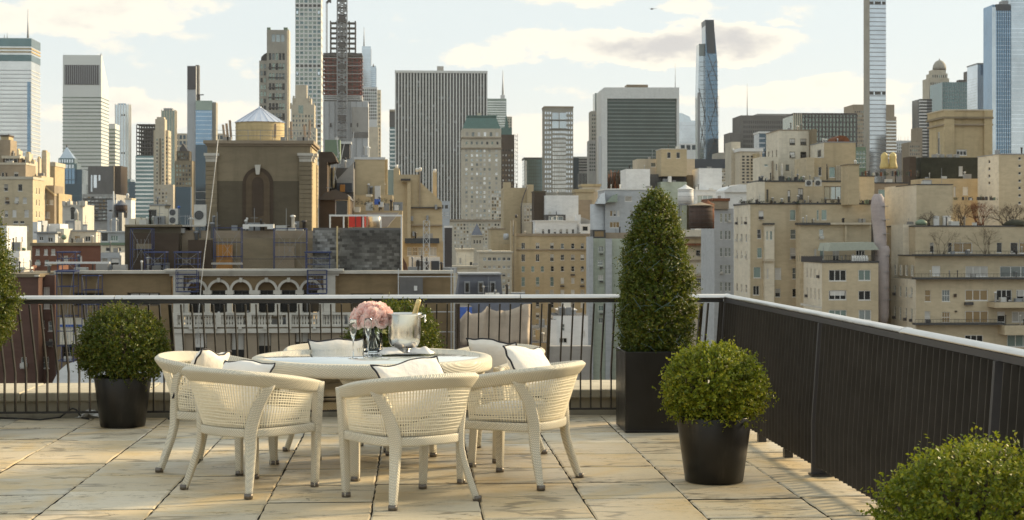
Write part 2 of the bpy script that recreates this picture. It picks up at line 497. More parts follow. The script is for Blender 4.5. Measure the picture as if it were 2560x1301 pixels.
for ci in range(len(XJ) - 1):
    x0, x1 = XJ[ci], XJ[ci + 1]
    rows = [13.97, 13.46, 12.75, 12.06, 11.45, 10.82, 10.14, 9.49, 8.85, 8.2, 7.55, 6.9, 6.2]
    off = 0 if x0 > -.9 else (-.27 if ci % 2 else -.18)
    edges = [13.97] + [r + off + rs.uniform(-.03, .03) for r in rows[1:] if not (rs.random() < .14)]
    for k in range(len(edges) - 1):
        ya, yb = edges[k + 1], edges[k]
        g = rs.uniform(.0005, .002); gc = rs.uniform(.011, .020)
        if yb - ya < .1: continue
        o = link('flagstone', slab_mesh(x1 - x0 - g * 2, yb - ya - gc * 2), floor_o, ((x0 + x1) / 2, (ya + yb) / 2, rs.uniform(-.002, .0015)))
        o.rotation_euler = (rs.uniform(-.002, .002), rs.uniform(-.002, .002), rs.uniform(-.004, .004))
# ---------------------------------------------------------------- low stone parapet behind the railing
t = NT('parapet_stone'); v_ = t.coords('pos')
n1 = t.noise(v_, 1.2, 6, .6); n2 = t.noise(t.coords('pos', (1, 1, .15)), 6, 5, .6)
c = t.ramp(n1, [(.3, (.42, .37, .27)), (.7, (.58, .52, .40))]); c = t.mix(t.rng(n2, .5, .75, 0, .5), c, (.22, .19, .14))
t.set(color=c, rough=.8, spec=.3); t.bump(t.noise(v_, 30, 5, .7), .006, .5)
pw = MB(); pw.box(-16, 2.95, 14.06, 14.92, -.14, .14); par = struct('parapet', pw, 'parapet_stone')
xs = [-12.9 + 1.06 * k for k in range(15)] + [2.97]
for k in range(len(xs) - 1):
    mb = MB(); w = xs[k + 1] - xs[k] - .008
    mb.box(-w / 2, w / 2, -.46, .46, 0, .078)
    o = mb.build('coping_stone', 'parapet_stone', par, ((xs[k] + xs[k + 1]) / 2, 14.45, .1405)); bevel(o, .012, 2)
# ---------------------------------------------------------------- town: helpers
rb = random.Random(5)
WCACHE = {}
def window_meshes(w, h, kind, frame, d=.09, t=None):
    key = (round(w, 2), round(h, 2), kind, frame)
    if key in WCACHE: return WCACHE[key]
    t = t or max(.05, min(.10, w * .06))
    f = MB()
    def bx(x0, x1, z0, z1, y0=-d / 2, y1=d / 2): f.box(x0, x1, y0, y1, z0, z1)
    bx(-w / 2, -w / 2 + t, 0, h); bx(w / 2 - t, w / 2, 0, h); bx(-w / 2 + t, w / 2 - t, 0, t); bx(-w / 2 + t, w / 2 - t, h - t, h)
    a, b = -w / 2 + t, w / 2 - t; y = d * .32
    if kind in ('sash', 'grid'): bx(a, b, h * .5 - t / 2, h * .5 + t / 2, -y, y)
    if kind == 'grid':
        for q in (1 / 3, 2 / 3): bx(a + (b - a) * q - t * .3, a + (b - a) * q + t * .3, t, h * .5 - t / 2, -y, y); bx(a + (b - a) * q - t * .3, a + (b - a) * q + t * .3, h * .5 + t / 2, h - t, -y, y)
    if kind in ('two', 'three', 'four'):
        n = {'two': 2, 'three': 3, 'four': 4}[kind]
        for k in range(1, n): bx(a + (b - a) * k / n - t / 2, a + (b - a) * k / n + t / 2, t, h - t, -y, y)
    f.box(-w / 2 - .06, w / 2 + .06, -d / 2 - .1, -d / 2, -.07, .0)   # sill
    fm = f.mesh('window', frame)
    p = MB(); p.box(a, b, -.012, .012, t, h - t)
    WCACHE[key] = (fm, p)
    return WCACHE[key]
PCACHE = {}
def pane_mesh(w, h, mat, mb=None):
    key = (round(w, 2), round(h, 2), mat, mb is None)
    if key not in PCACHE:
        if mb is None: mb = MB(); mb.box(-w / 2, w / 2, -.02, .02, 0, h)
        PCACHE[key] = mb.mesh('pane', mat)
    return PCACHE[key]
BOXC = {}
def box_mesh(w, d, h, mat):
    key = (round(w, 3), round(d, 3), round(h, 3), mat)
    if key not in BOXC:
        mb = MB(); mb.box(-w / 2, w / 2, -d / 2, d / 2, 0, h); BOXC[key] = mb.mesh('block', mat)
    return BOXC[key]

def G(p0, p1, pt, pb, cols, rows, w, h, kind='sash', pane='mix'):
    """windows on an even grid, in photo pixels"""
    out = []
    for r in range(rows):
        for c in range(cols):
            cx = p0 + (p1 - p0) * (c + .5) / cols; cy = pt + (pb - pt) * (r + .5) / rows
            out.append((cx - w / 2, cy - h / 2, cx + w / 2, cy + h / 2, kind, pane))
    return out
def GS(cols, pt, pb, rows, wf, h, kind='sash', pane='mix', f0=.06, f1=.94):
    out = []
    for r in range(rows):
        for c in range(cols):
            cf = f0 + (f1 - f0) * (c + .5) / cols; cy = pt + (pb - pt) * (r + .5) / rows; dw = (f1 - f0) / cols * wf / 2
            out.append((cf - dw, cy - h / 2, cf + dw, cy + h / 2, kind, pane))
    return out

class Bld:
    def __init__(s, name, label, p, Y, cat='building', group=None, Z=GZ):
        s.Y = Y; s.root = Vector((WX(p, Y), Y, Z)); s.o = thing(name, label, cat, s.root, 0, group); s.p = p; s.o['kind'] = 'thing'
    def L(s, v): return (v[0] - s.root.x, v[1] - s.root.y, v[2] - s.root.z)
    def add(s, mb, name, mat, parent=None):
        o = mb.build(name, mat, parent or s.o, off=s.root) if parent is None else mb.build(name, mat, parent, off=s.root + Vector(parent.location))
        return o
    def ext(s, p0, p1, pt, pb, Y):
        pc = (p0 + p1) / 2
        return WX(p0, Y), WX(p1, Y), (GZ if pb is None else WZ(pc, pb, Y)), WZ(pc, pt, Y)
    def vol(s, p0, p1, pt, pb=None, Y=None, dep=20, mat='beige_brick', name='wall', fw=(), sw=(), rev=.18, frame='white_trim', far=None, roof='roof_felt', cop=None, side=None, smat=None):
        """one box of the building; front and visible side get real openings with a window set in each"""
        Y = s.Y if Y is None else Y
        far = Y > 650 if far is None else far
        x0, x1, z0, z1 = s.ext(p0, p1, pt, pb, Y); y0, y1 = Y, Y + dep
        pc = (p0 + p1) / 2
        side = side or ('r' if pc < 1030 else 'l')
        mb = MB(); k = Y / FPX
        fh = [(WX(a, Y) - x0, WZ(pc, d, Y) - z0, WX(c, Y) - x0, WZ(pc, b, Y) - z0, kd, pn) for (a, b, c, d, kd, pn) in fw]
        sh = [((a if side == 'r' else 1 - c) * dep, WZ(pc, d, Y) - z0, (c if side == 'r' else 1 - a) * dep, WZ(pc, b, Y) - z0, kd, pn) for (a, b, c, d, kd, pn) in sw]
        s._facade(mb, Vector((x0, y0, z0)), Vector((1, 0, 0)), x1 - x0, z1 - z0, fh, rev)
        rU, lU = (Vector((x1, y0, z0)), Vector((0, 1, 0))), (Vector((x0, y1, z0)), Vector((0, -1, 0)))
        nf = len(mb.f)
        s._facade(mb, rU[0], rU[1], dep, z1 - z0, sh if side == 'r' else [], rev)
        s._facade(mb, lU[0], lU[1], dep, z1 - z0, sh if side == 'l' else [], rev)
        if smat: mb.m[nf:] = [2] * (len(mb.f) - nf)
        mb.quad([(x1, y1, z0), (x0, y1, z0), (x0, y1, z1), (x1, y1, z1)])
        mb.quad([(x0, y0, z1), (x1, y0, z1), (x1, y1, z1), (x0, y1, z1)], 1)
        if pb is not None: mb.quad([(x0, y1, z0), (x1, y1, z0), (x1, y0, z0), (x0, y0, z0)])
        w = s.add(mb, name, [mat, roof, smat] if smat else [mat, roof])
        for hs, O, u, rz in ((fh, Vector((x0, y0, z0)), Vector((1, 0, 0)), 0), (sh, *(rU if side == 'r' else lU), R(90) if side == 'r' else R(-90))):
            inn = Vector((-u.y, u.x, 0))
            for (a, b, c, d, kd, pn) in hs:
                ww, hh = c - a, d - b
                if ww < .05 or hh < .05: continue
                P = O + u * ((a + c) / 2) + Vector((0, 0, b)) + inn * (rev * .8)
                pm = rb.choice(PANES[pn]) if pn in PANES else pn
                if far:
                    link('window', pane_mesh(ww, hh, pm), s.o, s.L(P), rz)
                else:
                    fm, pmb = window_meshes(ww, hh, kd, frame)
                    wo = link('window', fm, s.o, s.L(P), rz)
                    link('pane', pane_mesh(ww, hh, pm, pmb), wo, (0, 0, 0))
                    if kd == 'sash' and Y < 420 and rb.random() < .3:
                        link('air_conditioner', box_mesh(.62, .5, .4, 'ac_case' if rb.random() < .6 else 'steel_dark'), wo, (rb.choice((-.06, .05)), -.22, .05))
                    if Y < 420 and pm == 'pane_dark' and hh > .9 and rb.random() < .45:
                        bh_ = hh * rb.uniform(.25, .6); link('window_blind', box_mesh(round(ww * .84, 2), .01, round(bh_, 1), 'pane_blind'), wo, (0, -.02, hh - round(bh_, 1) - .08))
        if Y < 480 and p1 - p0 > 36 and z1 > -25:
            for i in range(int((p1 - p0) / 22)):
                xx = rb.uniform(x0 + .4, x1 - .8); yy = rb.uniform(y0 + .8, y0 + max(1.2, dep * .5)); q = rb.random()
                if q < .55: r_ = rb.choice((.06, .09, .14)); hh = rb.uniform(.5, 1.3); mb = MB(); mb.lathe([(r_, 0), (r_, hh), (r_ * 1.7, hh + .03), (r_ * 1.5, hh + .16), (.01, hh + .2)], 8, 0, (xx, yy, z1), True, True); s.add(mb, 'vent_pipe', rb.choice(('steel_grey', 'steel_dark', 'white_trim')))
                elif q < .85: mb = MB(); w_ = rb.uniform(.5, 1.3); mb.box(xx, xx + w_, yy, yy + w_ * .8, z1, z1 + rb.uniform(.4, .9)); s.add(mb, 'roof_unit', rb.choice(('ac_case', 'steel_grey', 'concrete')))
                else: mb = MB(); mb.bar((xx, yy, z1), (xx, yy, z1 + rb.uniform(1.2, 2.6)), .03); mb.bar((xx - .3, yy, z1 + 1.1), (xx + .3, yy, z1 + 1.1), .02); s.add(mb, 'aerial', 'steel_grey')
        if cop:
            h, ov, cm = cop
            c = MB(); c.box(x0 - ov, x1 + ov, y0 - ov, y1 + ov, z1 - h * .4, z1 + h * .6); s.add(c, 'coping', cm)
        return w
    def _facade(s, mb, O, u, w, h, holes, rev):
        up = Vector((0, 0, 1)); inn = Vector((-u.y, u.x, 0)) * rev
        def q(a, b, c, d): mb.quad([O + u * a + up * b, O + u * c + up * b, O + u * c + up * d, O + u * a + up * d])
        if not holes: q(0, 0, w, h); return
        E = lambda vals, lim: [v for i, v in enumerate(sorted(vals)) if 0 <= v <= lim + 1e-6]
        us = sorted({0.0, w} | {round(min(max(x, .0), w), 4) for hh in holes for x in (hh[0], hh[2])})
        vs = sorted({0.0, h} | {round(min(max(x, .0), h), 4) for hh in holes for x in (hh[1], hh[3])})
        def ishole(x, z): return any(a < x < c and b < z < d for (a, b, c, d, *_) in holes)
        for j in range(len(vs) - 1):
            zc = (vs[j] + vs[j + 1]) / 2; i = 0
            row = [hh for hh in holes if hh[1] < zc < hh[3]]
            if not row: q(0, vs[j], w, vs[j + 1]); continue
            cuts = sorted((max(r[0], 0), min(r[2], w)) for r in row); x = 0
            for (a, c) in cuts:
                if a > x + 1e-6: q(x, vs[j], a, vs[j + 1])
                x = max(x, c)
            if x < w - 1e-6: q(x, vs[j], w, vs[j + 1])
        for (a, b, c, d, *_) in holes:
            A, B, C, D = O + u * a + up * b, O + u * c + up * b, O + u * c + up * d, O + u * a + up * d
            for p, r in ((A, B), (B, C), (C, D), (D, A)): mb.quad([p, r, r + inn, p + inn])
    def box(s, p0, p1, pt, pb, Y, dep, mat, name, dz=0, parent=None):
        x0, x1, z0, z1 = s.ext(p0, p1, pt, pb, Y)
        mb = MB(); mb.box(x0, x1, Y, Y + dep, z0, z1); return s.add(mb, name, mat, parent)
    def bands(s, p0, p1, pt, pb, Y, dep, n, frac, mat, name='spandrel', pr=.35):
        x0, x1, z0, z1 = s.ext(p0, p1, pt, pb, Y); h = (z1 - z0) / n
        me = box_mesh(x1 - x0 + pr * 2, dep + pr * 2, h * frac, mat)
        for k in range(n): link(name, me, s.o, s.L(((x0 + x1) / 2, Y + dep / 2, z0 + h * (k + .5) - h * frac / 2)))
    def piers(s, p0, p1, pt, pb, Y, n, frac, mat, name='pier', pr=.5, dep=0, ns=0, ends=True):
        x0, x1, z0, z1 = s.ext(p0, p1, pt, pb, Y); w = (x1 - x0) / n
        me = box_mesh(w * frac, pr * 2, z1 - z0, mat)
        for k in range(n + 1 if ends else n):
            link(name, me, s.o, s.L((x0 + w * (k if ends else k + .5), Y, z0)))
        if ns:
            sx = x1 if (p0 + p1) / 2 < 1030 else x0; w2 = dep / ns; me = box_mesh(pr * 2, w2 * frac, z1 - z0, mat)
            for k in range(ns): link(name, me, s.o, s.L((sx, Y + w2 * (k + .7), z0)))
    def poly(s, pts, Y, dep, mat, name):
        """outline in photo pixels on the plane Y, extruded"""
        mb = MB(); P = [(WX(a, Y), WZ(a, b, Y)) for a, b in pts]
        ar = sum(P[i][0] * P[(i + 1) % len(P)][1] - P[(i + 1) % len(P)][0] * P[i][1] for i in range(len(P)))
        if ar < 0: P.reverse()
        mb.prism(P, Y, Y + dep); return s.add(mb, name, mat)
    def mast(s, p, pt, pb, Y, r, mat='steel_grey', name='antenna', n=5):
        mb = MB(); mb.tube([(WX(p, Y), Y, WZ(p, pb, Y)), (WX(p, Y), Y, WZ(p, (pt + pb) / 2, Y)), (WX(p, Y), Y, WZ(p, pt, Y))], [r, r * .6, r * .25], n)
        return s.add(mb, name, mat)
    def lathe(s, p, pb, Y, prof, mat, name, n=24, dy=0, smooth=True):
        """profile in photo pixels: (radius px, height px over pb)"""
        k = Y / FPX; mb = MB(); mb.lathe([(r * k, h * k) for r, h in prof], n, 0, (WX(p, Y), Y + dy, WZ(p, pb, Y)), smooth, True, True)
        return s.add(mb, name, mat)
def lattice(mb, p0, p1, z0, z1, nb, r, y0, y1, m=0):
    """square lattice mast between x p0..p1, y y0..y1"""
    for x in (p0, p1):
        for y in (y0, y1): mb.bar((x, y, z0), (x, y, z1), r * 1.4, 4, m)
    h = (z1 - z0) / nb
    for k in range(nb):
        a, b = z0 + h * k, z0 + h * (k + 1)
        for y in (y0, y1):
            mb.bar((p0, y, b), (p1, y, b), r, 4, m); mb.bar((p0, y, a), (p1, y, b) if k % 2 else (p1, y, b), r, 4, m); mb.bar((p1, y, a), (p0, y, b), r, 4, m)
        for x in (p0, p1): mb.bar((x, y0, a if k % 2 else b), (x, y1, b if k % 2 else a), r, 4, m)

plain('leaf_far', (.035, .05, .018), .6, var=.5, scale=4); plain('leaf_bare', (.06, .04, .028), .8, var=.4, scale=4)
def clump(b, p, pb, Y, wpx, hpx, mat, seed):
    """a small roof shrub: a tuft of leaf-sized faces with an uneven outline"""
    k = Y / FPX; g = np.random.default_rng(seed); n = 110; c = np.array((WX(p, Y), Y, WZ(p, pb, Y)))
    d = g.normal(0, .48, (n, 3)) * np.array((wpx * k, wpx * k, hpx * k * .42)); d[:, 2] = np.abs(d[:, 2] + hpx * k * .45)
    a = g.normal(0, 1, (n, 2, 3)); a /= np.linalg.norm(a, axis=2, keepdims=True); s_ = g.uniform(.10, .24, (n, 1)) * wpx * k
    C = c + d; V = np.stack([C - a[:, 0] * s_, C + a[:, 1] * s_ * .6, C + a[:, 0] * s_, C - a[:, 1] * s_ * .6], 1).reshape(-1, 3) - np.array(b.root)
    return link('shrub', np_mesh('shrub', V, np.arange(n * 4).reshape(-1, 4), mat), b.o)
# ---------------------------------------------------------------- skyline, far towers (the same street grid as the terrace)
SKY = 'towers of the distant skyline'
# banded glass tower at the frame edge
b = Bld('office_tower', 'broad glass office tower with thin floor bands and a white mast on top', 30, 1700, group=SKY)
b.vol(-60, 78, 95, None, 1700, 40, 'glass_silver', 'curtain_wall')
b.bands(-60, 78, 171, 470, 1700, 40, 30, .24, 'steel_pale'); b.bands(-60, 78, 118, 134, 1700, 40, 2, .5, 'ochre_stone', pr=.5); b.box(-60.5, 78.5, 96, 116, 1699.4, 41.2, 'glass_teal', 'crown_band'); b.box(-60.5, 78.5, 137, 153, 1699.4, 41.2, 'glass_teal', 'crown_band')
b.box(68, 76, 205, 470, 1699.2, 1, 'glass_blue', 'corner_glazing')
b.mast(70, 24, 97, 1705, 1.2, 'steel_pale'); b.mast(18, 82, 96, 1705, .5); b.mast(11, 86, 96, 1705, .5)
# slanted-top tower
b = Bld('office_tower', 'pale metal tower with a slanted top and a dark louvred opening', 205, 1960, group=SKY)
Y = 1960; x0, x1 = WX(157, Y), WX(253, Y); zt = WZ(205, 138, Y); zs = WZ(205, 214, Y); D = 48
mb = MB(); mb.v = [(x0, Y, GZ), (x1, Y, GZ), (x1, Y + D, GZ), (x0, Y + D, GZ), (x0, Y, zt), (x1, Y, zt), (x1, Y + 4, zt), (x0, Y + 4, zt), (x1, Y + D, zs), (x0, Y + D, zs)]
mb.f = [(0, 1, 5, 4), (1, 2, 8, 6, 5), (3, 0, 4, 7, 9), (2, 3, 9, 8), (4, 5, 6, 7), (7, 6, 8, 9)]; mb.m = [0] * 6; mb.sm = [False] * 6
plain('metal_panel', (.66, .67, .64), .5, .25, var=.06, scale=.03); plain('metal_panel_lit', (.55, .54, .50), .6, .0, var=.05, scale=.03)
b.add(mb, 'wall', 'metal_panel')
b.box(161, 248, 163, 212, Y - .5, 1, 'louvre_dark', 'louvre')
me = box_mesh(1.0, .6, WZ(205, 164, Y) - WZ(205, 211, Y), 'steel_grey')
for k in range(17): link('louvre_fin', me, b.o, b.L((WX(163.5 + k * 5.2, Y), Y - .7, WZ(205, 211, Y))))
b.bands(157, 253, 240, 430, Y, D, 21, .30, 'glass_green', 'window_band', pr=.3)
b.mast(252.5, 133, 139, Y, .8)
b = Bld('office_tower', 'pale banded slab peeping out beside the slanted tower', 278, 2060, group=SKY)
b.vol(262, 288, 310, None, 2060, 30, 'marble'); b.bands(262, 288, 320, 440, 2060, 30, 13, .42, 'glass_green', 'window_band')
# slim blue fin tower
b = Bld('apartment_tower', 'slim pale blue glass tower with tall white fins', 305, 2200, group=SKY)
b.vol(288, 322, 262, None, 2200, 18, 'glass_sky', 'curtain_wall'); b.piers(288, 322, 260, 460, 2200, 5, .22, 'white_trim', 'fin', .6, 18, 3)
b.box(295, 314, 259, 264, 2202, 12, 'glass_blue', 'crown_band')
for y in (286, 381): b.box(303, 306, y, y + 4, 2199, .8, 'dark_trim', 'vent'); b.box(309, 312, y, y + 4, 2199, .8, 'dark_trim', 'vent')
b = Bld('office_block', 'low dark teal glass block below the slim blue tower', 312, 1900, group=SKY)
b.vol(300, 326, 448, None, 1900, 30, 'glass_teal', 'curtain_wall'); b.bands(300, 326, 455, 530, 1900, 30, 7, .25, 'steel_dark')
b = Bld('office_block', 'dark navy glass block between the teal block and the striped tower', 332, 1850, group=SKY)
b.vol(322, 342, 455, None, 1850, 20, 'glass_deep', 'curtain_wall')
# stepped blue tower with a glass pyramid
b = Bld('office_tower', 'stepped blue glass tower crowned by a pointed glass pyramid', 167, 1500, group=SKY)
b.vol(138, 188, 422, None, 1500, 24, 'glass_blue', 'curtain_wall'); b.vol(186, 205, 424, None, 1503, 24, 'glass_deep', 'curtain_wall')
b.vol(138, 192, 409, 424, 1503, 20, 'glass_teal', 'curtain_wall'); b.vol(146, 186, 396, 410, 1506, 16, 'glass_teal', 'curtain_wall')
Y = 1508; mb = MB(); ap = (WX(167, Y + 6), Y + 6, WZ(167, 366, Y)); q = [(WX(149, Y), Y, WZ(167, 396, Y)), (WX(184, Y), Y, WZ(167, 396, Y)), (WX(184, Y), Y + 12, WZ(167, 396, Y)), (WX(149, Y), Y + 12, WZ(167, 396, Y))]
for i in range(4): mb.quad([q[i], q[(i + 1) % 4], ap])
b.add(mb, 'pyramid_roof', 'glass_sky'); b.mast(167, 360, 368, Y + 6, .8, 'steel_dark', 'finial')
b.piers(139, 187, 424, 500, 1500, 6, .16, 'glass_deep', 'mullion', .4); b.bands(138, 188, 440, 520, 1500, 24, 4, .08, 'glass_deep', pr=.4)
for k in range(6): b.box(148 + k * 6.2, 151.6 + k * 6.2, 399, 407, 1505.5, 1, 'glass_pale', 'window'); b.box(142 + k * 7.5, 147 + k * 7.5, 412, 421, 1502.5, 1, 'glass_pale', 'window')
b.vol(157, 205, 460, None, 1450, 26, 'glass_deep', 'curtain_wall'); b.bands(157, 205, 480, 520, 1450, 26, 2, .06, 'glass_teal', pr=.3)
# brown-grey block
b = Bld('office_block', 'dark grey block with one tall strip of pale windows', 255, 1300, group=SKY)
b.vol(220, 284, 416, None, 1300, 30, 'dark_concrete', fw=[(227, 438, 231, 480, 'p', 'glass_pale'), (234, 438, 242, 470, 'p', 'glass_pale'), (246, 438, 251, 452, 'p', 'glass_pale')])
b.vol(283, 302, 415, None, 1304, 30, 'dark_brick'); b.box(283, 285.5, 416, 500, 1299, 2, 'brown_stone', 'corner_pier')
# striped teal slab under construction top
b = Bld('office_tower', 'green banded tower whose dark upper floors are an open frame', 362, 1500, group=SKY)
b.vol(339, 386, 390, None, 1500, 28, 'glass_teal', 'curtain_wall'); b.bands(339, 386, 392, 540, 1500, 28, 15, .40, 'glass_silver')
x0, x1, z0, z1 = b.ext(341, 388, 313, 390, 1500)
b.box(358, 388, 322, 350, 1504, 20, 'steel_dark', 'dark_core'); b.vol(352, 386, 350, 390, 1506, 18, 'glass_dark', 'core')
me = box_mesh(x1 - x0, 26, 1.0, 'steel_dark')
for k in range(9): link('floor_slab', me, b.o, b.L(((x0 + x1) / 2, 1514, z0 + (z1 - z0) * k / 8)))
me = box_mesh(.8, .8, z1 - z0, 'steel_dark')
for k in range(8):
    link('column', me, b.o, b.L((x0 + (x1 - x0) * k / 7, 1501.5, z0))); link('column', me, b.o, b.L((x0 + (x1 - x0) * k / 7, 1526, z0)))
# cream art deco tower
b = Bld('apartment_tower', 'slender cream tower with stepped top and one brown window strip', 405, 1400, group=SKY)
b.vol(388, 412, 298, None, 1402, 12, 'cream_stone', fw=G(389, 411, 345, 530, 3, 20, 3.4, 5, 'p', 'far')); b.vol(392, 410, 293, 300, 1403, 8, 'cream_stone')
b.vol(384, 421, 326, None, 1407, 16, 'cream_stone', fw=G(412, 421, 340, 530, 1, 20, 4, 5, 'p', 'far'), sw=GS(3, 340, 530, 20, .5, 5, 'p', 'far')); b.box(398, 402.5, 346, 500, 1401.4, 1, 'umber_brick', 'bay_strip')
b.vol(384, 433, 462, None, 1399, 22, 'cream_stone', fw=G(386, 420, 470, 545, 4, 8, 4, 5, 'p', 'bright'))
b = Bld('apartment_tower', 'rounded glass tower with vertical pale ribs behind the cream tower', 420, 1700, group=SKY)
b.vol(404, 437, 277, None, 1700, 14, 'glass_green', 'curtain_wall'); b.piers(404, 437, 275, 420, 1700, 5, .25, 'cream_stone', 'rib', .6, 14, 2); b.box(409, 431, 271, 278, 1702, 10, 'steel_grey', 'crown_band')
b = Bld('office_block', 'dark block with a regular window grid between slim towers', 455, 1950, group=SKY)
b.vol(436, 560, 334, None, 1950, 30, 'cream_stone', fw=G(438, 558, 336, 470, 13, 9, 6.5, 10, 'p', 'deep'))
# dark tip tower with glass shoulder
b = Bld('apartment_tower', 'tall thin grey tower with a dark louvred head and glass shoulder', 490, 1600, group=SKY)
b.vol(468, 490, 165, None, 1600, 14, 'grey_paint', roof='steel_dark'); b.box(468.6, 489.6, 166, 224, 1599.5, 1, 'louvre_dark', 'louvre'); b.vol(489, 497, 163, 252, 1606, 8, 'dark_concrete')
b.vol(489, 530, 252, None, 1598, 18, 'glass_blue', 'curtain_wall', roof='steel_grey'); b.vol(530, 540, 256, None, 1602, 14, 'grey_stone'); b.bands(489, 530, 275, 362, 1598, 18, 8, .1, 'glass_pale', pr=.3); b.box(489, 530.3, 252, 276, 1597.4, 1, 'glass_green', 'crown_band')
b.box(489, 531, 362, 560, 1597.2, 1.6, 'glass_deep', 'dark_glazing'); b.bands(490, 531, 470, 530, 1597, 1, 3, .1, 'glass_sky', pr=.3)
b.poly([(480, 237), (509, 236), (509, 238.5), (480, 239)], 1604, 1.5, 'steel_dark', 'crane_arm'); b.box(497, 500, 236, 252, 1603, 2, 'steel_dark', 'crane_mast')
b = Bld('apartment_tower', 'brown brick tower with a dark pyramid cap beside the thin grey tower', 458, 1200, group=SKY)
b.vol(437, 480, 402, None, 1200, 18, 'umber_brick', fw=G(439, 478, 410, 520, 5, 10, 4, 6, 'p', 'far')); b.vol(441, 474, 378, 402, 1202, 12, 'brown_brick', fw=G(444, 472, 382, 400, 4, 2, 3, 5, 'p', 'far'))
b.poly([(447, 379), (470, 379), (460, 364), (457, 358), (454, 364)], 1204, 8, 'steel_dark', 'cap'); b.vol(439, 477, 468, None, 1194, 6, 'glass_deep', 'curtain_wall')
# limestone tower with open crown
b = Bld('apartment_tower', 'grey limestone tower with open arches in its crown and corner pinnacles', 694, 1300, group=SKY)
b.vol(667, 718, 75, None, 1300, 20, 'grey_stone', rev=.8, fw=[(679, 86, 688, 105, 'p', 'pane_sky'), (690, 86, 700, 105, 'p', 'pane_sky'), (702, 86, 711, 105, 'p', 'pane_sky')] + [f for r in range(8) for f in G(671, 713, 133 + r * 25, 151 + r * 25, 5, 1, 6, 17, 'p', 'far')])
b.vol(718, 722, 74, None, 1304, 16, 'limestone'); b.box(667.5, 676, 69, 76, 1300.5, 3, 'green_box', 'pinnacle'); b.box(709, 719, 69, 76, 1300.5, 3, 'green_box', 'pinnacle')
for r in range(8): b.box(671, 709, 168 + r * 25, 170.5 + r * 25, 1299, 1.2, 'steel_dark', 'balcony')
b.vol(648, 668, 152, None, 1303, 18, 'grey_stone', fw=G(650, 666, 158, 330, 2, 10, 5.5, 11, 'p', 'far'))
b.poly([(652, 153), (667, 153), (667, 132), (660, 136), (653, 143)], 1306, 8, 'steel_dark', 'dark_dome')
# supertall square grid
b = Bld('apartment_tower', 'supertall white square tower with a plain grid of big square windows', 770, 1676, group=SKY)
Y = 1676; wins = []
rows = [y for y in np.arange(-50, 415, 10.75)]
for i, y in enumerate(rows):
    for c in range(6):
        cx = 743.5 + 10.75 * c - .0
        open_ = (i % 14 in (6,))
        wins.append((cx - 3.9, y - 3.5, cx + 3.9, y + 3.5, 'p', 'dark' if open_ else 'gtower'))
wins = [w for w in wins if w[3] < 415]
b.vol(738, 803, -60, None, Y, 28, 'marble', rev=.9, fw=wins[:300], sw=GS(6, -55, 415, 24, .6, 7, 'p', 'blind'))
for y in (28, 180): b.box(741, 745, y, y + 7, Y - .3, 1, 'glass_pale', 'lit_opening'); b.box(795, 799, y, y + 7, Y - .3, 1, 'glass_pale', 'lit_opening')
# stepped cream hotel tower
b = Bld('apartment_tower', 'cream stone tower with stepped crown in front of the white grid tower', 760, 1250, group=SKY)
b.vol(738, 767, 213, 262, 1256, 8, 'cream_stone'); b.vol(731, 778, 246, 280, 1254, 12, 'cream_stone'); b.vol(728, 786, 262, None, 1252, 14, 'cream_stone', fw=G(730, 784, 285, 365, 7, 7, 3.6, 6, 'p', 'far') + [(746, 264, 758, 284, 'p', 'glass_green')])
b.vol(722, 790, 320, None, 1248, 18, 'limestone', fw=G(724, 788, 328, 400, 8, 6, 3.6, 6, 'p', 'far'))
for p, h in ((734, 240), (772, 240), (727, 258), (784, 258)): b.box(p - 2, p + 2, h, h + 14, 1253, 3, 'limestone', 'urn')
# steel frame tower under construction, with its hoist
b = Bld('unfinished_tower', 'tower under construction with red-brown decks and dark steel frame above', 858, 2000, group=SKY)
x0, x1, z0, z1 = b.ext(808, 905, 138, 238, 2000)
b.vol(812, 901, 150, 238, 2004, 36, 'deck_red', 'core')
me = box_mesh(x1 - x0, 44, 1.3, 'deck_red'); me2 = box_mesh(x1 - x0, 44, .5, 'steel_pale')
for k in range(11):
    z = z0 + (z1 - z0) * k / 10
    link('deck', me, b.o, b.L(((x0 + x1) / 2, 2022, z))); 
    if k % 2: link('deck_edge', me2, b.o, b.L(((x0 + x1) / 2, 2021.8, z + 1.5)))
me = box_mesh(1.2, 1.2, z1 - z0, 'steel_dark')
for k in range(9): link('column', me, b.o, b.L((x0 + (x1 - x0) * k / 8, 2001, z0)))
b.box(808, 905, 133, 141, 1999, 46, 'steel_dark', 'deck_cap')
xa, xb, za, zb = b.ext(826, 888, 52, 134, 2000)
me = box_mesh(xb - xa, 12, 1.5, 'steel_dark')
for k in range(7): link('frame_floor', me, b.o, b.L(((xa + xb) / 2, 2009, za + (zb - za - 3) * k / 6)))
me = box_mesh(1.6, 1.6, zb - za, 'steel_dark')
for k in range(5):
    link('frame_column', me, b.o, b.L((xa + (xb - xa) * k / 4, 2003, za))); link('frame_column', me, b.o, b.L((xa + (xb - xa) * k / 4, 2014, za)))
b.vol(808, 920, 254, None, 1998, 46, 'grey_paint', 'panel_wall'); b.bands(808, 905, 238, 252, 2000, 44, 3, .5, 'steel_pale', 'deck', pr=.2); b.vol(812, 900, 238, 254, 2003, 30, 'dark_concrete', 'core')
for p in (808, 822, 836, 875, 890, 905): b.box(p, p + 1.6, 254, 395, 1997.2, 1, 'steel_grey', 'joint_strip')
b.box(880, 921, 268, 330, 1997, 1.2, 'concrete', 'wall_panel'); b.box(880, 921, 331, 345, 1997, 1.2, 'dark_concrete', 'wall_panel')
for p in (825, 876, 892): b.box(p, p + 4, 308, 318, 1996.6, 1, 'dark_trim', 'vent')
h = Bld('construction_hoist', 'tall grey lattice hoist mast running up the unfinished tower', 855, 1985, 'hoist')
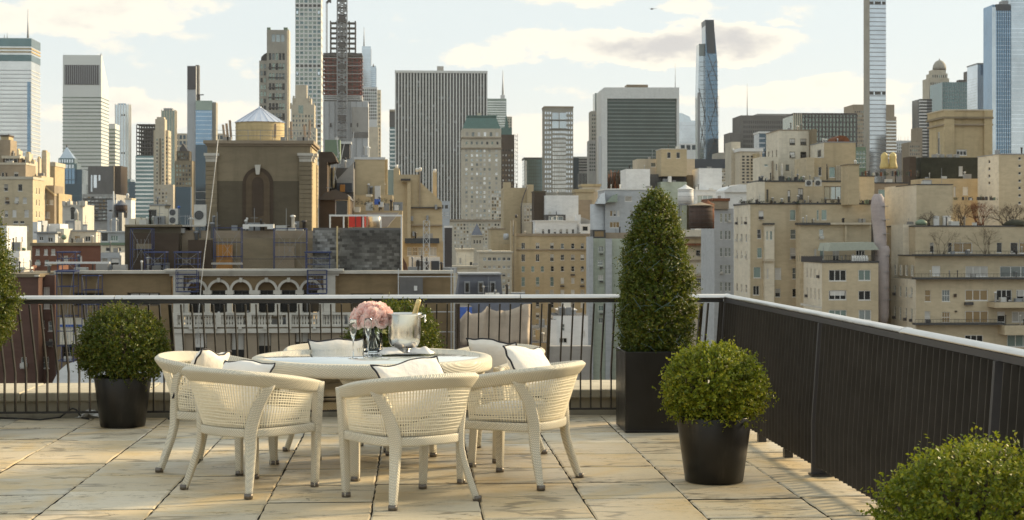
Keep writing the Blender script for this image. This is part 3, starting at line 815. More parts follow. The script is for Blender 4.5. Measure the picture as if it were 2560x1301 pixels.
mb = MB(); lattice(mb, WX(843, 1985), WX(867, 1985), GZ, WZ(855, -12, 1985), 58, .62, 1985, 1993); h.add(mb, 'mast', 'steel_grey')
for y in (40, 105, 160, 215, 290): h.box(846, 864, y, y + 13, 1984, 7, 'steel_dark', 'hoist_cage')
for y in range(0, 350, 18): h.box(842, 868, y, y + 2.5, 1984.5, 8, 'steel_dark', 'landing')
h.box(858, 861, -10, 360, 1990, 2, 'steel_pale', 'rail')
c = Bld('tower_crane', 'thin pale crane mast standing beside the white grid tower', 817, 2030, 'crane')
mb = MB(); lattice(mb, WX(815, 2030), WX(818.5, 2030), GZ, WZ(817, 4, 2030), 70, .28, 2030, 2032); c.add(mb, 'mast', 'steel_pale'); c.poly([(816, 6), (820, -2), (828, 0), (828, 8), (822, 6), (818, 10)], 2029, 2, 'steel_dark', 'crane_head')
# tapering glass spire tower
b = Bld('office_tower', 'pale blue tapering glass tower with a thin spire behind the unfinished frame', 925, 2350, group=SKY)
b.vol(905, 927, 116, None, 2350, 30, 'glass_sky', 'curtain_wall'); b.vol(925, 940, 165, None, 2354, 30, 'glass_sky', 'curtain_wall'); b.bands(905, 927, 120, 220, 2350, 30, 18, .2, 'glass_pale', pr=.3); b.bands(925, 940, 168, 225, 2354, 30, 11, .2, 'glass_blue', pr=.3)
b.vol(905, 943, 218, None, 2345, 30, 'steel_pale', fw=G(906, 942, 222, 300, 7, 10, 3.6, 5.5, 'p', 'far')); b.vol(936, 952, 225, None, 2360, 20, 'limestone', fw=G(941, 951, 232, 390, 2, 16, 3, 5, 'p', 'far')); b.vol(918, 946, 318, None, 2340, 20, 'cream_stone'); b.mast(910, 68, 118, 2352, 1.1, 'steel_grey', 'spire'); b.mast(933.5, 160, 167, 2352, 1.3, 'dark_trim')
# marble pier slab
b = Bld('office_tower', 'wide slab tower of white marble piers and dark window strips', 1103, 1400, group=SKY)
b.vol(988, 1218, 180, None, 1400, 34, 'glass_dark', 'curtain_wall'); b.piers(989, 1217, 179, 640, 1400, 30, .40, 'marble', 'pier', .9); b.box(987, 1219, 177, 183, 1398.6, 36, 'marble', 'parapet_band'); b.bands(988, 1218, 200, 600, 1400, 34, 40, .30, 'steel_dark', pr=.22)
b.box(1093, 1109, 166, 178, 1412, 12, 'concrete', 'plant_house')
rq = random.Random(21)
for i in range(150): c_ = rq.randrange(30); p = 989 + (c_ + .5) * 7.6; q = 202 + 10 * rq.randrange(38); b.box(p - 2.1, p + 2.1, q, q + 6.2, 1399.75, .5, rq.choice(('glass_grey', 'steel_grey', 'glass_smoke', 'glass_grey')), 'window_blind')
b = Bld('office_tower', 'narrow green banded tower peeping out beside the marble slab', 981, 1500, group=SKY)
b.vol(974, 990, 274, None, 1500, 20, 'glass_teal', 'curtain_wall'); b.bands(974, 990, 320, 440, 1500, 20, 12, .38, 'glass_silver'); b.box(973.5, 990.5, 274, 279, 1499, 22, 'cream_stone', 'crown_band'); b.box(973.5, 990, 279, 318, 1499.4, 1, 'dark_concrete', 'louvre')
b.vol(960, 986, 425, None, 1495, 14, 'glass_green', 'curtain_wall')
# pale green stepped tower with spire
b = Bld('office_tower', 'pale green glass tower with a tall mast behind the marble slab', 1243, 2400, group=SKY)
b.vol(1218, 1266, 247, None, 2400, 30, 'glass_green', 'curtain_wall'); b.bands(1218, 1266, 252, 330, 2400, 30, 13, .35, 'glass_silver'); b.box(1252, 1262, 238, 248, 2405, 10, 'steel_pale', 'mast_base'); b.mast(1257, 176, 240, 2408, 1.8, 'steel_pale', 'spire', 6)
b.vol(1262, 1280, 292, None, 2420, 20, 'limestone', fw=G(1263, 1279, 296, 330, 3, 5, 3, 4.5, 'p', 'far'))
# hotel with copper mansard
b = Bld('hotel_tower', 'cream stone hotel tower under a green copper mansard roof', 1204, 1100, group=SKY)
Y = 1100
b.vol(1155, 1253, 322, None, Y, 26, 'limestone', fw=[w for (p0, p1, n) in ((1160, 1172, 1), (1174, 1186, 1), (1188, 1216, 3), (1218, 1230, 1), (1232, 1250, 1)) for w in G(p0, p1, 372, 556, n, 16, 5.4, 6.4, 'p', 'hotel')] + G(1160, 1250, 326, 346, 6, 1, 6.5, 10, 'p', 'hotel') + G(1160, 1250, 348, 368, 7, 1, 5, 7, 'p', 'far'), sw=())
for y in (345, 371): b.box(1153.5, 1254.5, y - 1.6, y + 1.6, Y - .8, 28, 'brown_stone', 'cornice')
z0, z1 = WZ(1204, 323, Y), WZ(1204, 292, Y); q0 = [(WX(1156, Y), Y + .2), (WX(1252, Y), Y + .2), (WX(1252, Y), Y + 26), (WX(1156, Y), Y + 26)]; q1 = [(WX(1168, Y), Y + 5), (WX(1241, Y), Y + 5), (WX(1241, Y), Y + 20), (WX(1168, Y), Y + 20)]
mb = MB()
for i in range(4): j = (i + 1) % 4; mb.quad([(*q0[i], z0), (*q0[j], z0), (*q1[j], z1), (*q1[i], z1)])
mb.quad([(*q, z1) for q in q1]); b.add(mb, 'mansard_roof', 'old_copper'); b.box(1167, 1242, 289, 292.5, Y + 4.5, 16, 'old_copper', 'roof_cap'); b.box(1193, 1203, 283, 290, Y + 9, 5, 'limestone', 'chimney')
b = Bld('scaffolded_tower', 'dark tower wrapped in scaffolding with a stepped copper top', 1273, 1320, group=SKY)
b.vol(1250, 1286, 337, None, 1320, 20, 'dark_brick', fw=G(1254, 1284, 370, 470, 4, 8, 2.6, 4.6, 'p', 'bright')); b.vol(1254, 1280, 320, 338, 1323, 12, 'old_copper'); b.poly([(1262, 321), (1272, 321), (1268, 296), (1266, 288), (1264, 296)], 1326, 4, 'old_copper', 'turret')
mb = MB(); X0, X1 = WX(1285, 1319), WX(1294, 1319)
for k in range(14): z = WZ(1290, 470 - k * 10, 1319); mb.bar((X0, 1319, z), (X1, 1319, z), .16); mb.bar((X1, 1319, z), (X1, 1336, z), .16)
for x in (X0, (X0 + X1) / 2, X1): mb.bar((x, 1319, WZ(1290, 470, 1319)), (x, 1319, WZ(1290, 335, 1319)), .16)
b.add(mb, 'scaffold', 'steel_dark')
# grey grid tower
b = Bld('office_tower', 'grey stone tower with a white window grid and big panes at the centre', 1396, 1400, group=SKY)
Y = 1400; wins = []
for r in range(17):
    y = 283 + r * 12.2
    for c in (0, 1, 2, 9, 10, 11): cx = 1364 + c * 5.95; wins.append((cx - 1.75, y - 3.2, cx + 1.75, y + 3.2, 'p', 'glass_pale'))
wins += G(1381, 1415, 348, 482, 7, 13, 3.5, 7.4, 'p', 'glass_silver') + [(1380.5, 282, 1397, 299, 'p', 'glass_sky'), (1399, 282, 1416, 299, 'p', 'glass_sky'), (1380.5, 303, 1397, 321, 'p', 'glass_sky'), (1399, 303, 1416, 321, 'p', 'glass_sky')] + G(1381, 1415, 325, 347, 7, 2, 3.4, 6, 'p', 'glass_pale')
b.vol(1361, 1433, 268, None, Y, 24, 'grey_stone', rev=.6, fw=wins); b.box(1360, 1434, 266, 270, Y - .6, 25, 'brown_stone', 'cornice')
for y in (301, 323): b.box(1374, 1424, y - 1, y + 1, Y - .5, 1, 'dark_concrete', 'string_course')
b = Bld('office_block', 'dark teal glass block beside the grey grid tower', 1336, 1600, group=SKY)
b.vol(1311, 1362, 396, None, 1600, 30, 'glass_teal', 'curtain_wall'); b.bands(1311, 1362, 404, 480, 1600, 30, 9, .12, 'glass_dark', pr=.2); b.piers(1311, 1362, 400, 500, 1600, 9, .1, 'glass_dark', 'mullion', .3); b.box(1310, 1363, 394, 399, 1599, 32, 'steel_dark', 'crown_band'); b.box(1312, 1317, 402, 480, 1599, 1, 'glass_pale', 'edge_strip')
b = Bld('office_block', 'grey ribbed block with pale upper floors between two towers', 1452, 1650, group=SKY)
b.vol(1434, 1480, 392, None, 1655, 30, 'concrete'); b.bands(1446, 1480, 396, 430, 1655, 30, 5, .4, 'glass_dark', 'window_band'); b.vol(1446, 1496, 434, None, 1640, 20, 'glass_dark', 'curtain_wall'); b.piers(1446, 1496, 434, 520, 1640, 14, .35, 'steel_grey', 'rib', .4); b.box(1433, 1447, 395, 500, 1652, 5, 'glass_deep', 'glazing')
b = Bld('office_tower', 'thin stepped grey tower partly hidden by the dark glass slab', 1492, 1550, group=SKY)
b.vol(1488, 1506, 233, None, 1556, 20, 'glass_green', 'curtain_wall', roof='steel_dark'); b.piers(1488, 1506, 236, 420, 1556, 4, .3, 'steel_grey', 'rib', .4); b.vol(1478, 1502, 278, None, 1552, 22, 'grey_stone', fw=G(1479, 1500, 284, 430, 4, 15, 3, 4.6, 'p', 'far')); b.vol(1472, 1490, 352, None, 1548, 16, 'concrete', fw=G(1473, 1489, 358, 430, 3, 8, 3.2, 4.4, 'p', 'far'))
# dark glass slab with white frame
b = Bld('office_tower', 'broad dark glass slab set in a white travertine frame', 1600, 1350, group=SKY)
b.vol(1516, 1693, 240, None, 1351, 34, 'glass_smoke', 'curtain_wall'); b.bands(1517, 1692.5, 249, 600, 1350.7, 1, 38, .30, 'glass_grey', pr=.1)
b.poly([(1504, 640), (1518, 640), (1518, 247), (1692, 247), (1692, 640), (1698, 640), (1698, 219), (1510, 219), (1504, 226)], 1348, 38, 'marble', 'frame'); b.box(1567, 1620, 212, 219.5, 1358, 14, 'bronze_trim', 'plant_house'); b.mast(1688, 158, 220, 1360, .35, 'steel_grey')
b.box(1497, 1503.4, 340, 640, 1349, 12, 'steel_pale', 'side_fin')
b = Bld('office_block', 'hazy pale glass block with curved crown beside the dark slab', 1720, 1800, group=SKY)
b.vol(1690, 1748, 305, None, 1800, 30, 'glass_pale', 'curtain_wall'); b.poly([(1694, 306), (1748, 306), (1748, 302), (1728, 302), (1724, 292), (1706, 284), (1694, 282)], 1802, 10, 'glass_sky', 'crown'); b.bands(1690, 1748, 310, 360, 1800, 30, 6, .15, 'glass_sky', pr=.3); b.vol(1694, 1748, 360, None, 1760, 20, 'white_paint', fw=G(1700, 1742, 362, 376, 3, 1, 10, 12, 'p', 'glass_deep'))
# leaning prism tower with a dark tip
b = Bld('apartment_tower', 'slanting faceted blue glass tower with a black tip and diagonal braces', 1770, 1550, group=SKY)
Y = 1550
b.poly([(1748, 640), (1769, 640), (1767, 110), (1748, 110), (1745, 240)], Y + 6, 16, 'glass_sky', 'curtain_wall'); b.poly([(1747.6, 140), (1766.5, 140), (1766.5, 110), (1747.6, 110)], Y + 5, 1, 'glass_grey', 'crown_band')
b.poly([(1766, 640), (1797, 640), (1797, 470), (1793.5, 155), (1784, 51), (1763.5, 51)], Y, 20, 'glass_steel', 'curtain_wall'); b.poly([(1763, 50), (1784.6, 50), (1789.5, 134), (1768, 134)], Y - .6, 21.5, 'navy_clad', 'dark_tip')
mb = MB()
def P(px, py, dy=-.5): return (WX(px, Y), Y + dy, WZ(px, py, Y))
for a, c in (((1770, 136), (1793, 200)), ((1768, 175), (1795, 290)), ((1771, 330), (1795, 240)), ((1768, 392), (1796, 330)), ((1770, 290), (1796, 392)), ((1768, 196), (1791, 150))): mb.bar(P(*a), P(*c), .28)
for a, c in (((1750, 220), (1768, 300)), ((1750, 390), (1768, 260)), ((1752, 300), (1768, 380))): mb.bar(P(*a, 5.4), P(*c, 5.4), .28)
b.add(mb, 'brace', 'steel_dark'); b.piers(1769, 1797, 240, 640, Y, 5, .05, 'steel_dark', 'mullion', .3); b.bands(1770, 1795, 150, 400, Y, 1, 22, .08, 'steel_dark', 'floor_line', pr=.15); b.bands(1749, 1767, 150, 400, Y + 6, 1, 22, .08, 'steel_grey', 'floor_line', pr=.15); b.box(1744.5, 1750, 232, 420, Y + 4, 2, 'steel_grey', 'edge_strip')
# dark slabs, right of centre
b = Bld('office_block', 'charcoal stone block with a thin antenna behind beige roofs', 1916, 1500, group=SKY)
b.vol(1852, 1981, 289, None, 1500, 40, 'dark_concrete', fw=G(1858, 1980, 300, 420, 26, 10, 2.2, 7, 'p', 'glass_dark')); b.box(1894, 1978, 285, 290, 1506, 20, 'concrete', 'plant_house'); b.mast(1868, 208, 290, 1510, .5, 'steel_grey'); b.vol(1825, 1853, 332, None, 1490, 30, 'dark_concrete')
b = Bld('office_block', 'black glass office block with dense pale vertical mullions', 2070, 1300, group=SKY)
b.vol(1985, 2141, 286, None, 1300, 40, 'glass_green', 'curtain_wall', side='l'); b.piers(2004, 2141, 284, 420, 1300, 16, .42, 'steel_dark', 'mullion', .5); b.bands(2004, 2141, 288, 420, 1299.8, 1, 11, .26, 'steel_dark', pr=.12); b.box(1984.5, 2141.5, 283, 288, 1299.4, 42, 'steel_dark', 'crown_band'); b.piers(1984, 2003, 284, 420, 1299.4, 4, .42, 'cream_stone', 'pier', .5)
b = Bld('office_block', 'narrow blue-grey glass block with a white top band', 1916, 1250, group=SKY)
b.vol(1898, 1925, 332, None, 1250, 20, 'glass_deep', 'curtain_wall'); b.box(1897.5, 1925.5, 329, 334, 1249, 22, 'white_trim', 'crown_band'); b.bands(1898, 1912, 340, 400, 1249.7, 1, 5, .3, 'grey_paint', pr=.2)
# pencil tower
b = Bld('apartment_tower', 'very slender pencil tower of silver glass with a stone flank', 2190, 1400, group=SKY)
b.vol(2174, 2215, -40, None, 1400, 17, 'glass_pale', 'curtain_wall'); b.bands(2174.5, 2214, -38, 420, 1399.7, 1, 42, .14, 'steel_grey', pr=.2)
x0 = WX(2174, 1400); mb = MB(); mb.box(x0 - .6, x0 - .1, 1399.6, 1417, GZ, WZ(2174, -42, 1400)); b.add(mb, 'stone_flank', 'grey_stone')
for y in (4, 230): b.box(2175, 2214, y, y + 7, 1399.2, 1, 'dark_trim', 'vent_band'); b.box(2184, 2187, y, y + 7, 1398.9, 1, 'glass_pale', 'vent_light'); b.box(2202, 2205, y, y + 7, 1398.9, 1, 'glass_pale', 'vent_light')
b = Bld('office_tower', 'brown stone tower standing behind the pencil tower', 2187, 1800, group=SKY)
b.vol(2133, 2236, 262, None, 1800, 40, 'brown_stone', fw=G(2136, 2160, 275, 400, 5, 12, 2.6, 4.6, 'p', 'far')); b.vol(2214, 2241, 292, None, 1795, 30, 'brown_stone'); b.bands(2216, 2241, 300, 400, 1795, 30, 12, .4, 'glass_silver', 'window_band', pr=.3)
# domed tower and neighbours
b = Bld('apartment_tower', 'tan stepped tower crowned by a ribbed dome', 2348, 1500, group=SKY)
b.vol(2323, 2373, 196, None, 1500, 20, 'limestone', fw=G(2325, 2372, 205, 290, 9, 9, 2.8, 6, 'p', 'far')); b.vol(2328, 2369, 184, 197, 1502, 15, 'limestone', fw=G(2330, 2367, 186, 196, 7, 1, 2.8, 7, 'p', 'far')); b.vol(2332, 2365, 175, 185, 1503, 12, 'limestone')
b.lathe(2348.5, 175, 1510, [(17, 0), (17, 5), (16, 10), (13.5, 16), (9.5, 21), (4, 24), (0.2, 25.5)], 'grey_stone', 'dome', 16); b.mast(2348.5, 146, 151, 1510, .6, 'steel_dark', 'finial')
b = Bld('office_block', 'teal glass block with square panes beside the domed tower', 2400, 1460, group=SKY)
b.vol(2356, 2442, 206, None, 1460, 36, 'glass_teal', 'curtain_wall'); b.piers(2356, 2442, 206, 300, 1460, 14, .12, 'steel_grey', 'mullion', .3); b.bands(2356, 2442, 214, 300, 1459.8, 1, 9, .10, 'steel_grey', 'floor_line', pr=.15); b.box(2427, 2442, 176, 207, 1466, 20, 'dark_concrete', 'plant_house'); b.box(2398, 2414, 200, 207, 1466, 8, 'steel_dark', 'plant_box')
b = Bld('apartment_tower', 'dark residential tower with white balcony bands and a grid of windows', 2316, 1350, group=SKY)
b.vol(2300, 2330, 248, None, 1350, 22, 'glass_dark', 'curtain_wall'); b.bands(2300, 2316, 250, 400, 1349.7, 1, 19, .45, 'white_trim', 'balcony', pr=.3); b.bands(2316, 2330, 250, 400, 1349.8, 1, 19, .25, 'steel_grey', 'floor_line', pr=.2)
b = Bld('apartment_block', 'low tan block among hazy roofs beside the dark residential tower', 2290, 1320, group=SKY)
b.vol(2272, 2302, 356, None, 1322, 20, 'brown_stone', fw=G(2274, 2300, 362, 410, 5, 5, 2.6, 5, 'p', 'far')); b.vol(2292, 2306, 320, None, 1340, 16, 'brown_stone')
b = Bld('office_block', 'far hazy grey block seen between the pencil tower and tan block', 2258, 2600, group=SKY)
b.vol(2240, 2280, 352, None, 2600, 30, 'grey_paint', fw=G(2242, 2278, 358, 400, 8, 5, 2.6, 5, 'p', 'far')); b.vol(2238, 2262, 382, None, 2500, 20, 'dark_concrete')
for p in (2246, 2252, 2262, 2270): b.mast(p, 338, 353, 2605, .4, 'steel_grey')
b = Bld('apartment_tower', 'pale blue glass tower of stepped height at the frame edge', 2465, 1350, group=SKY)
b.vol(2444, 2490, 160, None, 1350, 26, 'glass_pale', 'curtain_wall'); b.bands(2444, 2490, 192, 400, 1350, 26, 30, .10, 'glass_silver', 'floor_line', pr=.2); b.box(2451, 2487, 162, 188, 1349.4, 1, 'glass_blue', 'crown_glazing'); b.box(2443.6, 2490.4, 158, 161, 1349.3, 27, 'steel_grey', 'crown_band'); b.box(2468, 2470, 161, 190, 1349, 1, 'steel_pale', 'mullion')
b = Bld('apartment_tower', 'tall deep blue glass tower with striped panes and a pale flank', 2525, 1300, group=SKY)
b.vol(2482, 2527, 12, None, 1300, 22, 'glass_blue', 'curtain_wall', roof='steel_dark'); b.piers(2483, 2527, 14, 400, 1300, 8, .25, 'glass_deep', 'mullion', .3); b.box(2481.5, 2490, 18, 400, 1299, 1, 'glass_sky', 'edge_strip'); b.box(2490, 2527, 11, 26, 1298.8, 1, 'navy_clad', 'crown_band'); b.bands(2483, 2527, 26, 400, 1299.9, 1, 36, .1, 'glass_sky', 'floor_line', pr=.2)
b.vol(2527, 2640, -40, None, 1310, 22, 'glass_sky', 'curtain_wall'); b.bands(2527, 2640, -30, 400, 1310, 22, 40, .14, 'glass_pale', 'floor_line', pr=.2); b.box(2506, 2521, 2, 12, 1304, 8, 'steel_grey', 'plant_house')
# ---------------------------------------------------------------- roofs and houses at middle distance, from the far side of the frame inwards
b = Bld('apartment_house', 'beige stepped apartment house with sunlit buttresses and tall chimneys', 60, 300)
b.vol(-60, 82, 446, None, 300, 9, 'beige_brick', fw=[(10, 461, 20, 478, 'sash', 'dark'), (45, 461, 56, 478, 'plain', 'dark'), (12, 493, 24, 510, 'sash', 'lit'), (37, 493, 47, 509, 'sash', 'blind'), (57, 494, 67, 509, 'sash', 'blind'),
    (12, 527, 20, 543, 'grid', 'dark'), (31, 525, 41, 543, 'sash', 'blind'), (61, 525, 72, 543, 'sash', 'blind'), (33, 553, 46, 559, 'plain', 'dark'), (50, 553, 61, 559, 'plain', 'dark'), (38, 590, 48, 606, 'sash', 'dark'), (56, 565, 71, 578, 'sash', 'blind')],
    sw=GS(2, 462, 550, 3, .3, 15, 'plain', 'dark', .2, .7), cop=(.5, .12, 'limestone'))
b.vol(-60, 64, 410, None, 304, 8, 'brown_stone', fw=[(4, 431, 10, 444, 'plain', 'dark'), (35, 430, 46, 444, 'plain', 'dark')], cop=(.4, .1, 'limestone'))
b.vol(8, 47, 394, 411, 308, 5, 'dark_brick', fw=[(12, 396, 44, 408, 'three', 'dark')], cop=(.5, .25, 'limestone')); b.vol(-20, 26, 350, None, 311, 5, 'brown_stone'); b.vol(2, 22, 340, 352, 312, 3.5, 'ochre_stone', cop=(.3, .12, 'dark_brick'))
b.vol(64, 104, 440, None, 309.5, 10, 'beige_brick', sw=GS(2, 462, 550, 3, .3, 15, 'plain', 'dark', .2, .7))
for p0, p1, pt, Y in ((64, 73, 384, 312), (78, 86, 404, 311), (93, 99, 396, 314), (104, 116, 380, 316), (42, 47, 376, 312)):
    b.box(p0, p1, pt, 450, Y, 3, 'cream_stone', 'buttress'); b.box(p0 + 1.5, p1 - 1.5, pt - 4, pt + .5, Y + .6, 1.6, 'ochre_stone', 'chimney_pot')
b.vol(106, 136, 464, None, 313, 8, 'brown_stone', fw=[(112, 500, 120, 512, 'two', 'lit'), (124, 500, 134, 512, 'two', 'blind'), (112, 530, 125, 546, 'two', 'blind')]); b.vol(112, 137, 412, None, 323, 9, 'ochre_stone', fw=[(127, 443, 131, 455, 'plain', 'dark')], cop=(.8, .15, 'limestone'))
for p in (119, 129): b.box(p, p + 4, 405, 414, 323.5, 1.5, 'ochre_stone', 'merlon')
b.poly([(112, 464), (136, 486), (136, 490), (108, 466)], 312.6, 8, 'ochre_stone', 'stair_roof'); b.vol(139, 147, 484, None, 315, 12, 'ochre_stone')
b = Bld('chapel', 'white gabled chapel front with a tall round-headed window', 185, 285)
b.vol(156, 207, 512, None, 285, 10, 'pale_stone', fw=[(176, 524, 188, 550, 'plain', 'dark')]); 
for p in (155, 168, 196, 205): b.box(p, p + 8, 503, 515, 284.6, 2, 'pale_stone', 'battlement')
mb = MB(); cx, cz = WX(182, 285), WZ(182, 524, 285); k = 285 / FPX
mb.prism([(cx + 6 * k * math.cos(a), cz + 6 * k * math.sin(a)) for a in [math.pi * i / 10 for i in range(11)]], 284.9, 285.2); b.add(mb, 'arch_head', 'pane_dark')
b.vol(163, 187, 552, None, 275, 5, 'steel_grey', fw=[(169, 556, 184, 572, 'two', 'blind')]); b.lathe(191, 575, 278, [(5, 0), (5, 40), (6, 41), (3, 48), (.3, 52)], 'pale_stone', 'flue', 10)
b = Bld('apartment_block', 'grey apartment block with rows of white balcony windows', 252, 620)
b.vol(206, 290, 486, None, 620, 25, 'concrete', fw=G(208, 284, 490, 552, 8, 7, 6.5, 5, 'p', 'bright'), far=True)
for r in range(7): b.box(206, 290, 496 + r * 8.86, 498 + r * 8.86, 619.2, 1, 'dark_concrete', 'balcony')
b = Bld('roof_penthouse', 'plain grey-white roof house with a slim white flue', 278, 262); b.vol(268, 290, 500, None, 262, 6, 'grey_paint', fw=[(272, 525, 282, 530, 'plain', 'dark')]); b.lathe(284, 545, 258, [(3.5, 0), (2.2, 40), (1.4, 66)], 'white_trim', 'flue', 8)
def water_tank(name, label, p, pt_cone, pt, pb, rpx, Y, body, roof, legs_pb, leg='steel_dark', hoops=5):
    b = Bld(name, label, p, Y, 'water tank', Z=WZ(p, legs_pb, Y)); k = Y / FPX
    b.lathe(p, pb, Y, [(rpx * .98, 0), (rpx, (pb - pt) * .5), (rpx * .97, pb - pt)], body, 'tank', 28)
    b.lathe(p, pt, Y, [(rpx * 1.06, -1), (rpx * 1.06, 0.5), (rpx * .5, (pt - pt_cone) * .5), (rpx * .08, (pt - pt_cone) * .95), (.5, pt - pt_cone)], roof, 'conical_roof', 28, smooth=False)
    for i in range(hoops):
        z = (pb - pt) * (i + .5) / hoops; b.lathe(p, pb - z, Y, [(rpx * 1.01, -.35), (rpx * 1.02, 0), (rpx * 1.01, .35)], leg, 'hoop', 28)
    if legs_pb > pb + 1:
        x, z0, z1 = WX(p, Y), WZ(p, legs_pb, Y), WZ(p, pb, Y); r = rpx * k * .7
        for sx in (-1, 1):
            for sy in (-1, 1): mb = MB(); mb.bar((x + sx * r, Y + sy * r, z0), (x + sx * r, Y + sy * r, z1), .16); b.add(mb, 'leg', leg)
        mb = MB(); mb.box(x - r * 1.3, x + r * 1.3, Y - r * 1.3, Y + r * 1.3, z1 - .25, z1 - .02); b.add(mb, 'platform', leg)
    return b
water_tank('water_tank', 'small dark wooden water tank with pointed roof on stilts', 303, 500, 513, 528, 15, 258, 'tank_wood', 'shingle_grey', 545)
b = Bld('chimney_block', 'white chimney block with metal cowls behind the dark tank', 318, 264); b.vol(313, 328, 498, None, 264, 4, 'white_paint', cop=(.25, .1, 'cream_stone')); b.lathe(319, 498, 266, [(3.5, 0), (3.5, 8), (4.5, 9), (2, 14), (.3, 15)], 'steel_pale', 'cowl', 10)
# white stuccoed houses at the frame edge
b = Bld('town_house', 'narrow white house with a sunlit flank behind the edge topiary', 28, 175); b.vol(-20, 17, 565, None, 175, 9, 'white_paint', sw=GS(2, 590, 610, 1, .2, 14, 'plain', 'dark', .3, .9)); 
b = Bld('town_house', 'low white house with one grey window in front of the narrow white house', 45, 158); b.vol(-20, 49, 628, None, 158, 4.5, 'white_paint', fw=[(34, 643, 41, 656, 'sash', 'dark')]); b.vol(-20, 58, 672, None, 153, 3, 'white_paint', cop=(.2, .2, 'white_trim'))
for p in (46, 58): water = b.lathe(p, 628, 161, [(4, 0), (7, 3), (7.5, 6), (4, 8), (.5, 8.5)], 'green_box', 'clipped_shrub', 10)
# red brick house with roof terrace
b = Bld('brick_house', 'red brick house with white-blinded windows and terrace clutter on its roof', 165, 195)
b.vol(80, 252, 612, None, 195, 14, 'red_brick', fw=[(89, 623, 99, 638, 'sash', 'blind'), (110, 623, 119, 638, 'sash', 'blind'), (128, 623, 138, 638, 'sash', 'blind'), (160, 640, 170, 655, 'sash', 'blind'), (90, 650, 99, 664, 'sash', 'mint'), (112, 650, 122, 664, 'sash', 'mint'), (140, 650, 150, 664, 'sash', 'blind'), (196, 640, 205, 655, 'sash', 'blind')], cop=(.35, .2, 'umber_brick'))
b.vol(92, 138, 582, 612, 200, 6, 'grey_paint', fw=[(98, 592, 108, 602, 'two', 'dark'), (120, 594, 132, 606, 'two', 'dark')], cop=(.2, .3, 'steel_grey')); b.vol(140, 160, 572, 612, 202, 5, 'pale_stone'); b.vol(157, 240, 578, 612, 206, 6, 'pale_stone', fw=[(213, 591, 226, 604, 'two', 'dark'), (186, 590, 200, 602, 'plain', 'lit')], cop=(.2, .15, 'steel_grey')); b.vol(82, 94, 555, 600, 207, 4, 'white_paint'); b.vol(94, 106, 552, 600, 209, 3, 'grey_paint'); b.vol(115, 150, 560, 590, 212, 5, 'white_paint'); b.lathe(160, 600, 198, [(2, 0), (6, 3), (6.5, 8), (4, 12), (.5, 13)], 'green_box', 'potted_shrub', 10)
b.vol(128, 148, 660, None, 188, 5, 'red_brick', cop=(.3, .2, 'umber_brick')); b.box(76, 82, 664, 690, 186, 2, 'red_brick', 'chimney')
b = Bld('roof_shed', 'white roof shed with a green-trimmed window beside the brick house', 282, 178); b.vol(252, 312, 580, None, 178, 6, 'grey_paint', fw=[(276, 589, 295, 603, 'three', 'mint'), (253, 582, 270, 604, 'plain', 'dark')], cop=(.15, .2, 'steel_pale')); b.box(251, 313, 607, 613, 177.2, .8, 'green_box', 'gutter'); b.vol(252, 312, 614, None, 177.4, 4, 'cream_render', fw=[(264, 619, 276, 629, 'plain', 'dark'), (292, 619, 303, 629, 'plain', 'dark')]); b.vol(252, 300, 632, None, 172, 4, 'grey_paint', fw=[(276, 646, 298, 675, 'plain', 'dark'), (254, 646, 270, 675, 'plain', 'dark')])
# maroon brick house low behind the railing
b = Bld('brick_house', 'dark maroon brick house seen through the railing bars, white sash windows', 70, 146)
b.vol(-120, 96, 690, None, 146, 12, 'maroon_brick', fw=[(52, 894, 66, 921, 'sash', 'sky')], cop=(.3, .15, 'umber_brick')); b.vol(97, 137, 688, None, 148, 10, 'maroon_brick', fw=[(102, 718, 124, 772, 'grid', 'blind'), (98, 802, 111, 821, 'sash', 'sky'), (121, 803, 131, 828, 'sash', 'sky'), (98, 848, 112, 867, 'sash', 'sky'), (122, 848, 131, 866, 'sash', 'blind'), (104, 893, 122, 921, 'sash', 'sky')]); b.box(86, 97, 688, 692, 145.6, 1.5, 'pale_stone', 'cap_stone'); b.lathe(81, 690, 149, [(3, 0), (3, 9), (4, 10), (1, 14)], 'pale_stone', 'chimney_pot', 8)

# ---------------------------------------------------------------- house being restored: arcade, brick parapet, set-back storey
Y = 130.0
b = Bld('arcaded_house', 'house under repair with six white round arches and a stone balustrade', 630, Y)
k = Y / FPX
b.vol(140, 428, 683, None, Y + .5, 8, 'yellow_brick', rev=.6, fw=[(183, 732, 260, 766, 'three', 'dark'), (318, 732, 400, 766, 'three', 'dark'), (155, 860, 180, 905, 'sash', 'dark'), (215, 860, 240, 905, 'sash', 'dark'), (320, 860, 345, 905, 'sash', 'dark')], frame='bronze_trim')
b.vol(842, 1132, 684, None, Y + .5, 8, 'yellow_brick', rev=.6, fw=[(876, 734, 958, 770, 'three', 'dark'), (870, 850, 900, 900, 'sash', 'dark'), (1010, 850, 1040, 900, 'sash', 'dark')], frame='bronze_trim', side='r')
for p0, p1 in ((134, 429), (841, 1134)): b.box(p0, p1, 677, 684.5, Y + .1, 1.2, 'pale_stone', 'coping')
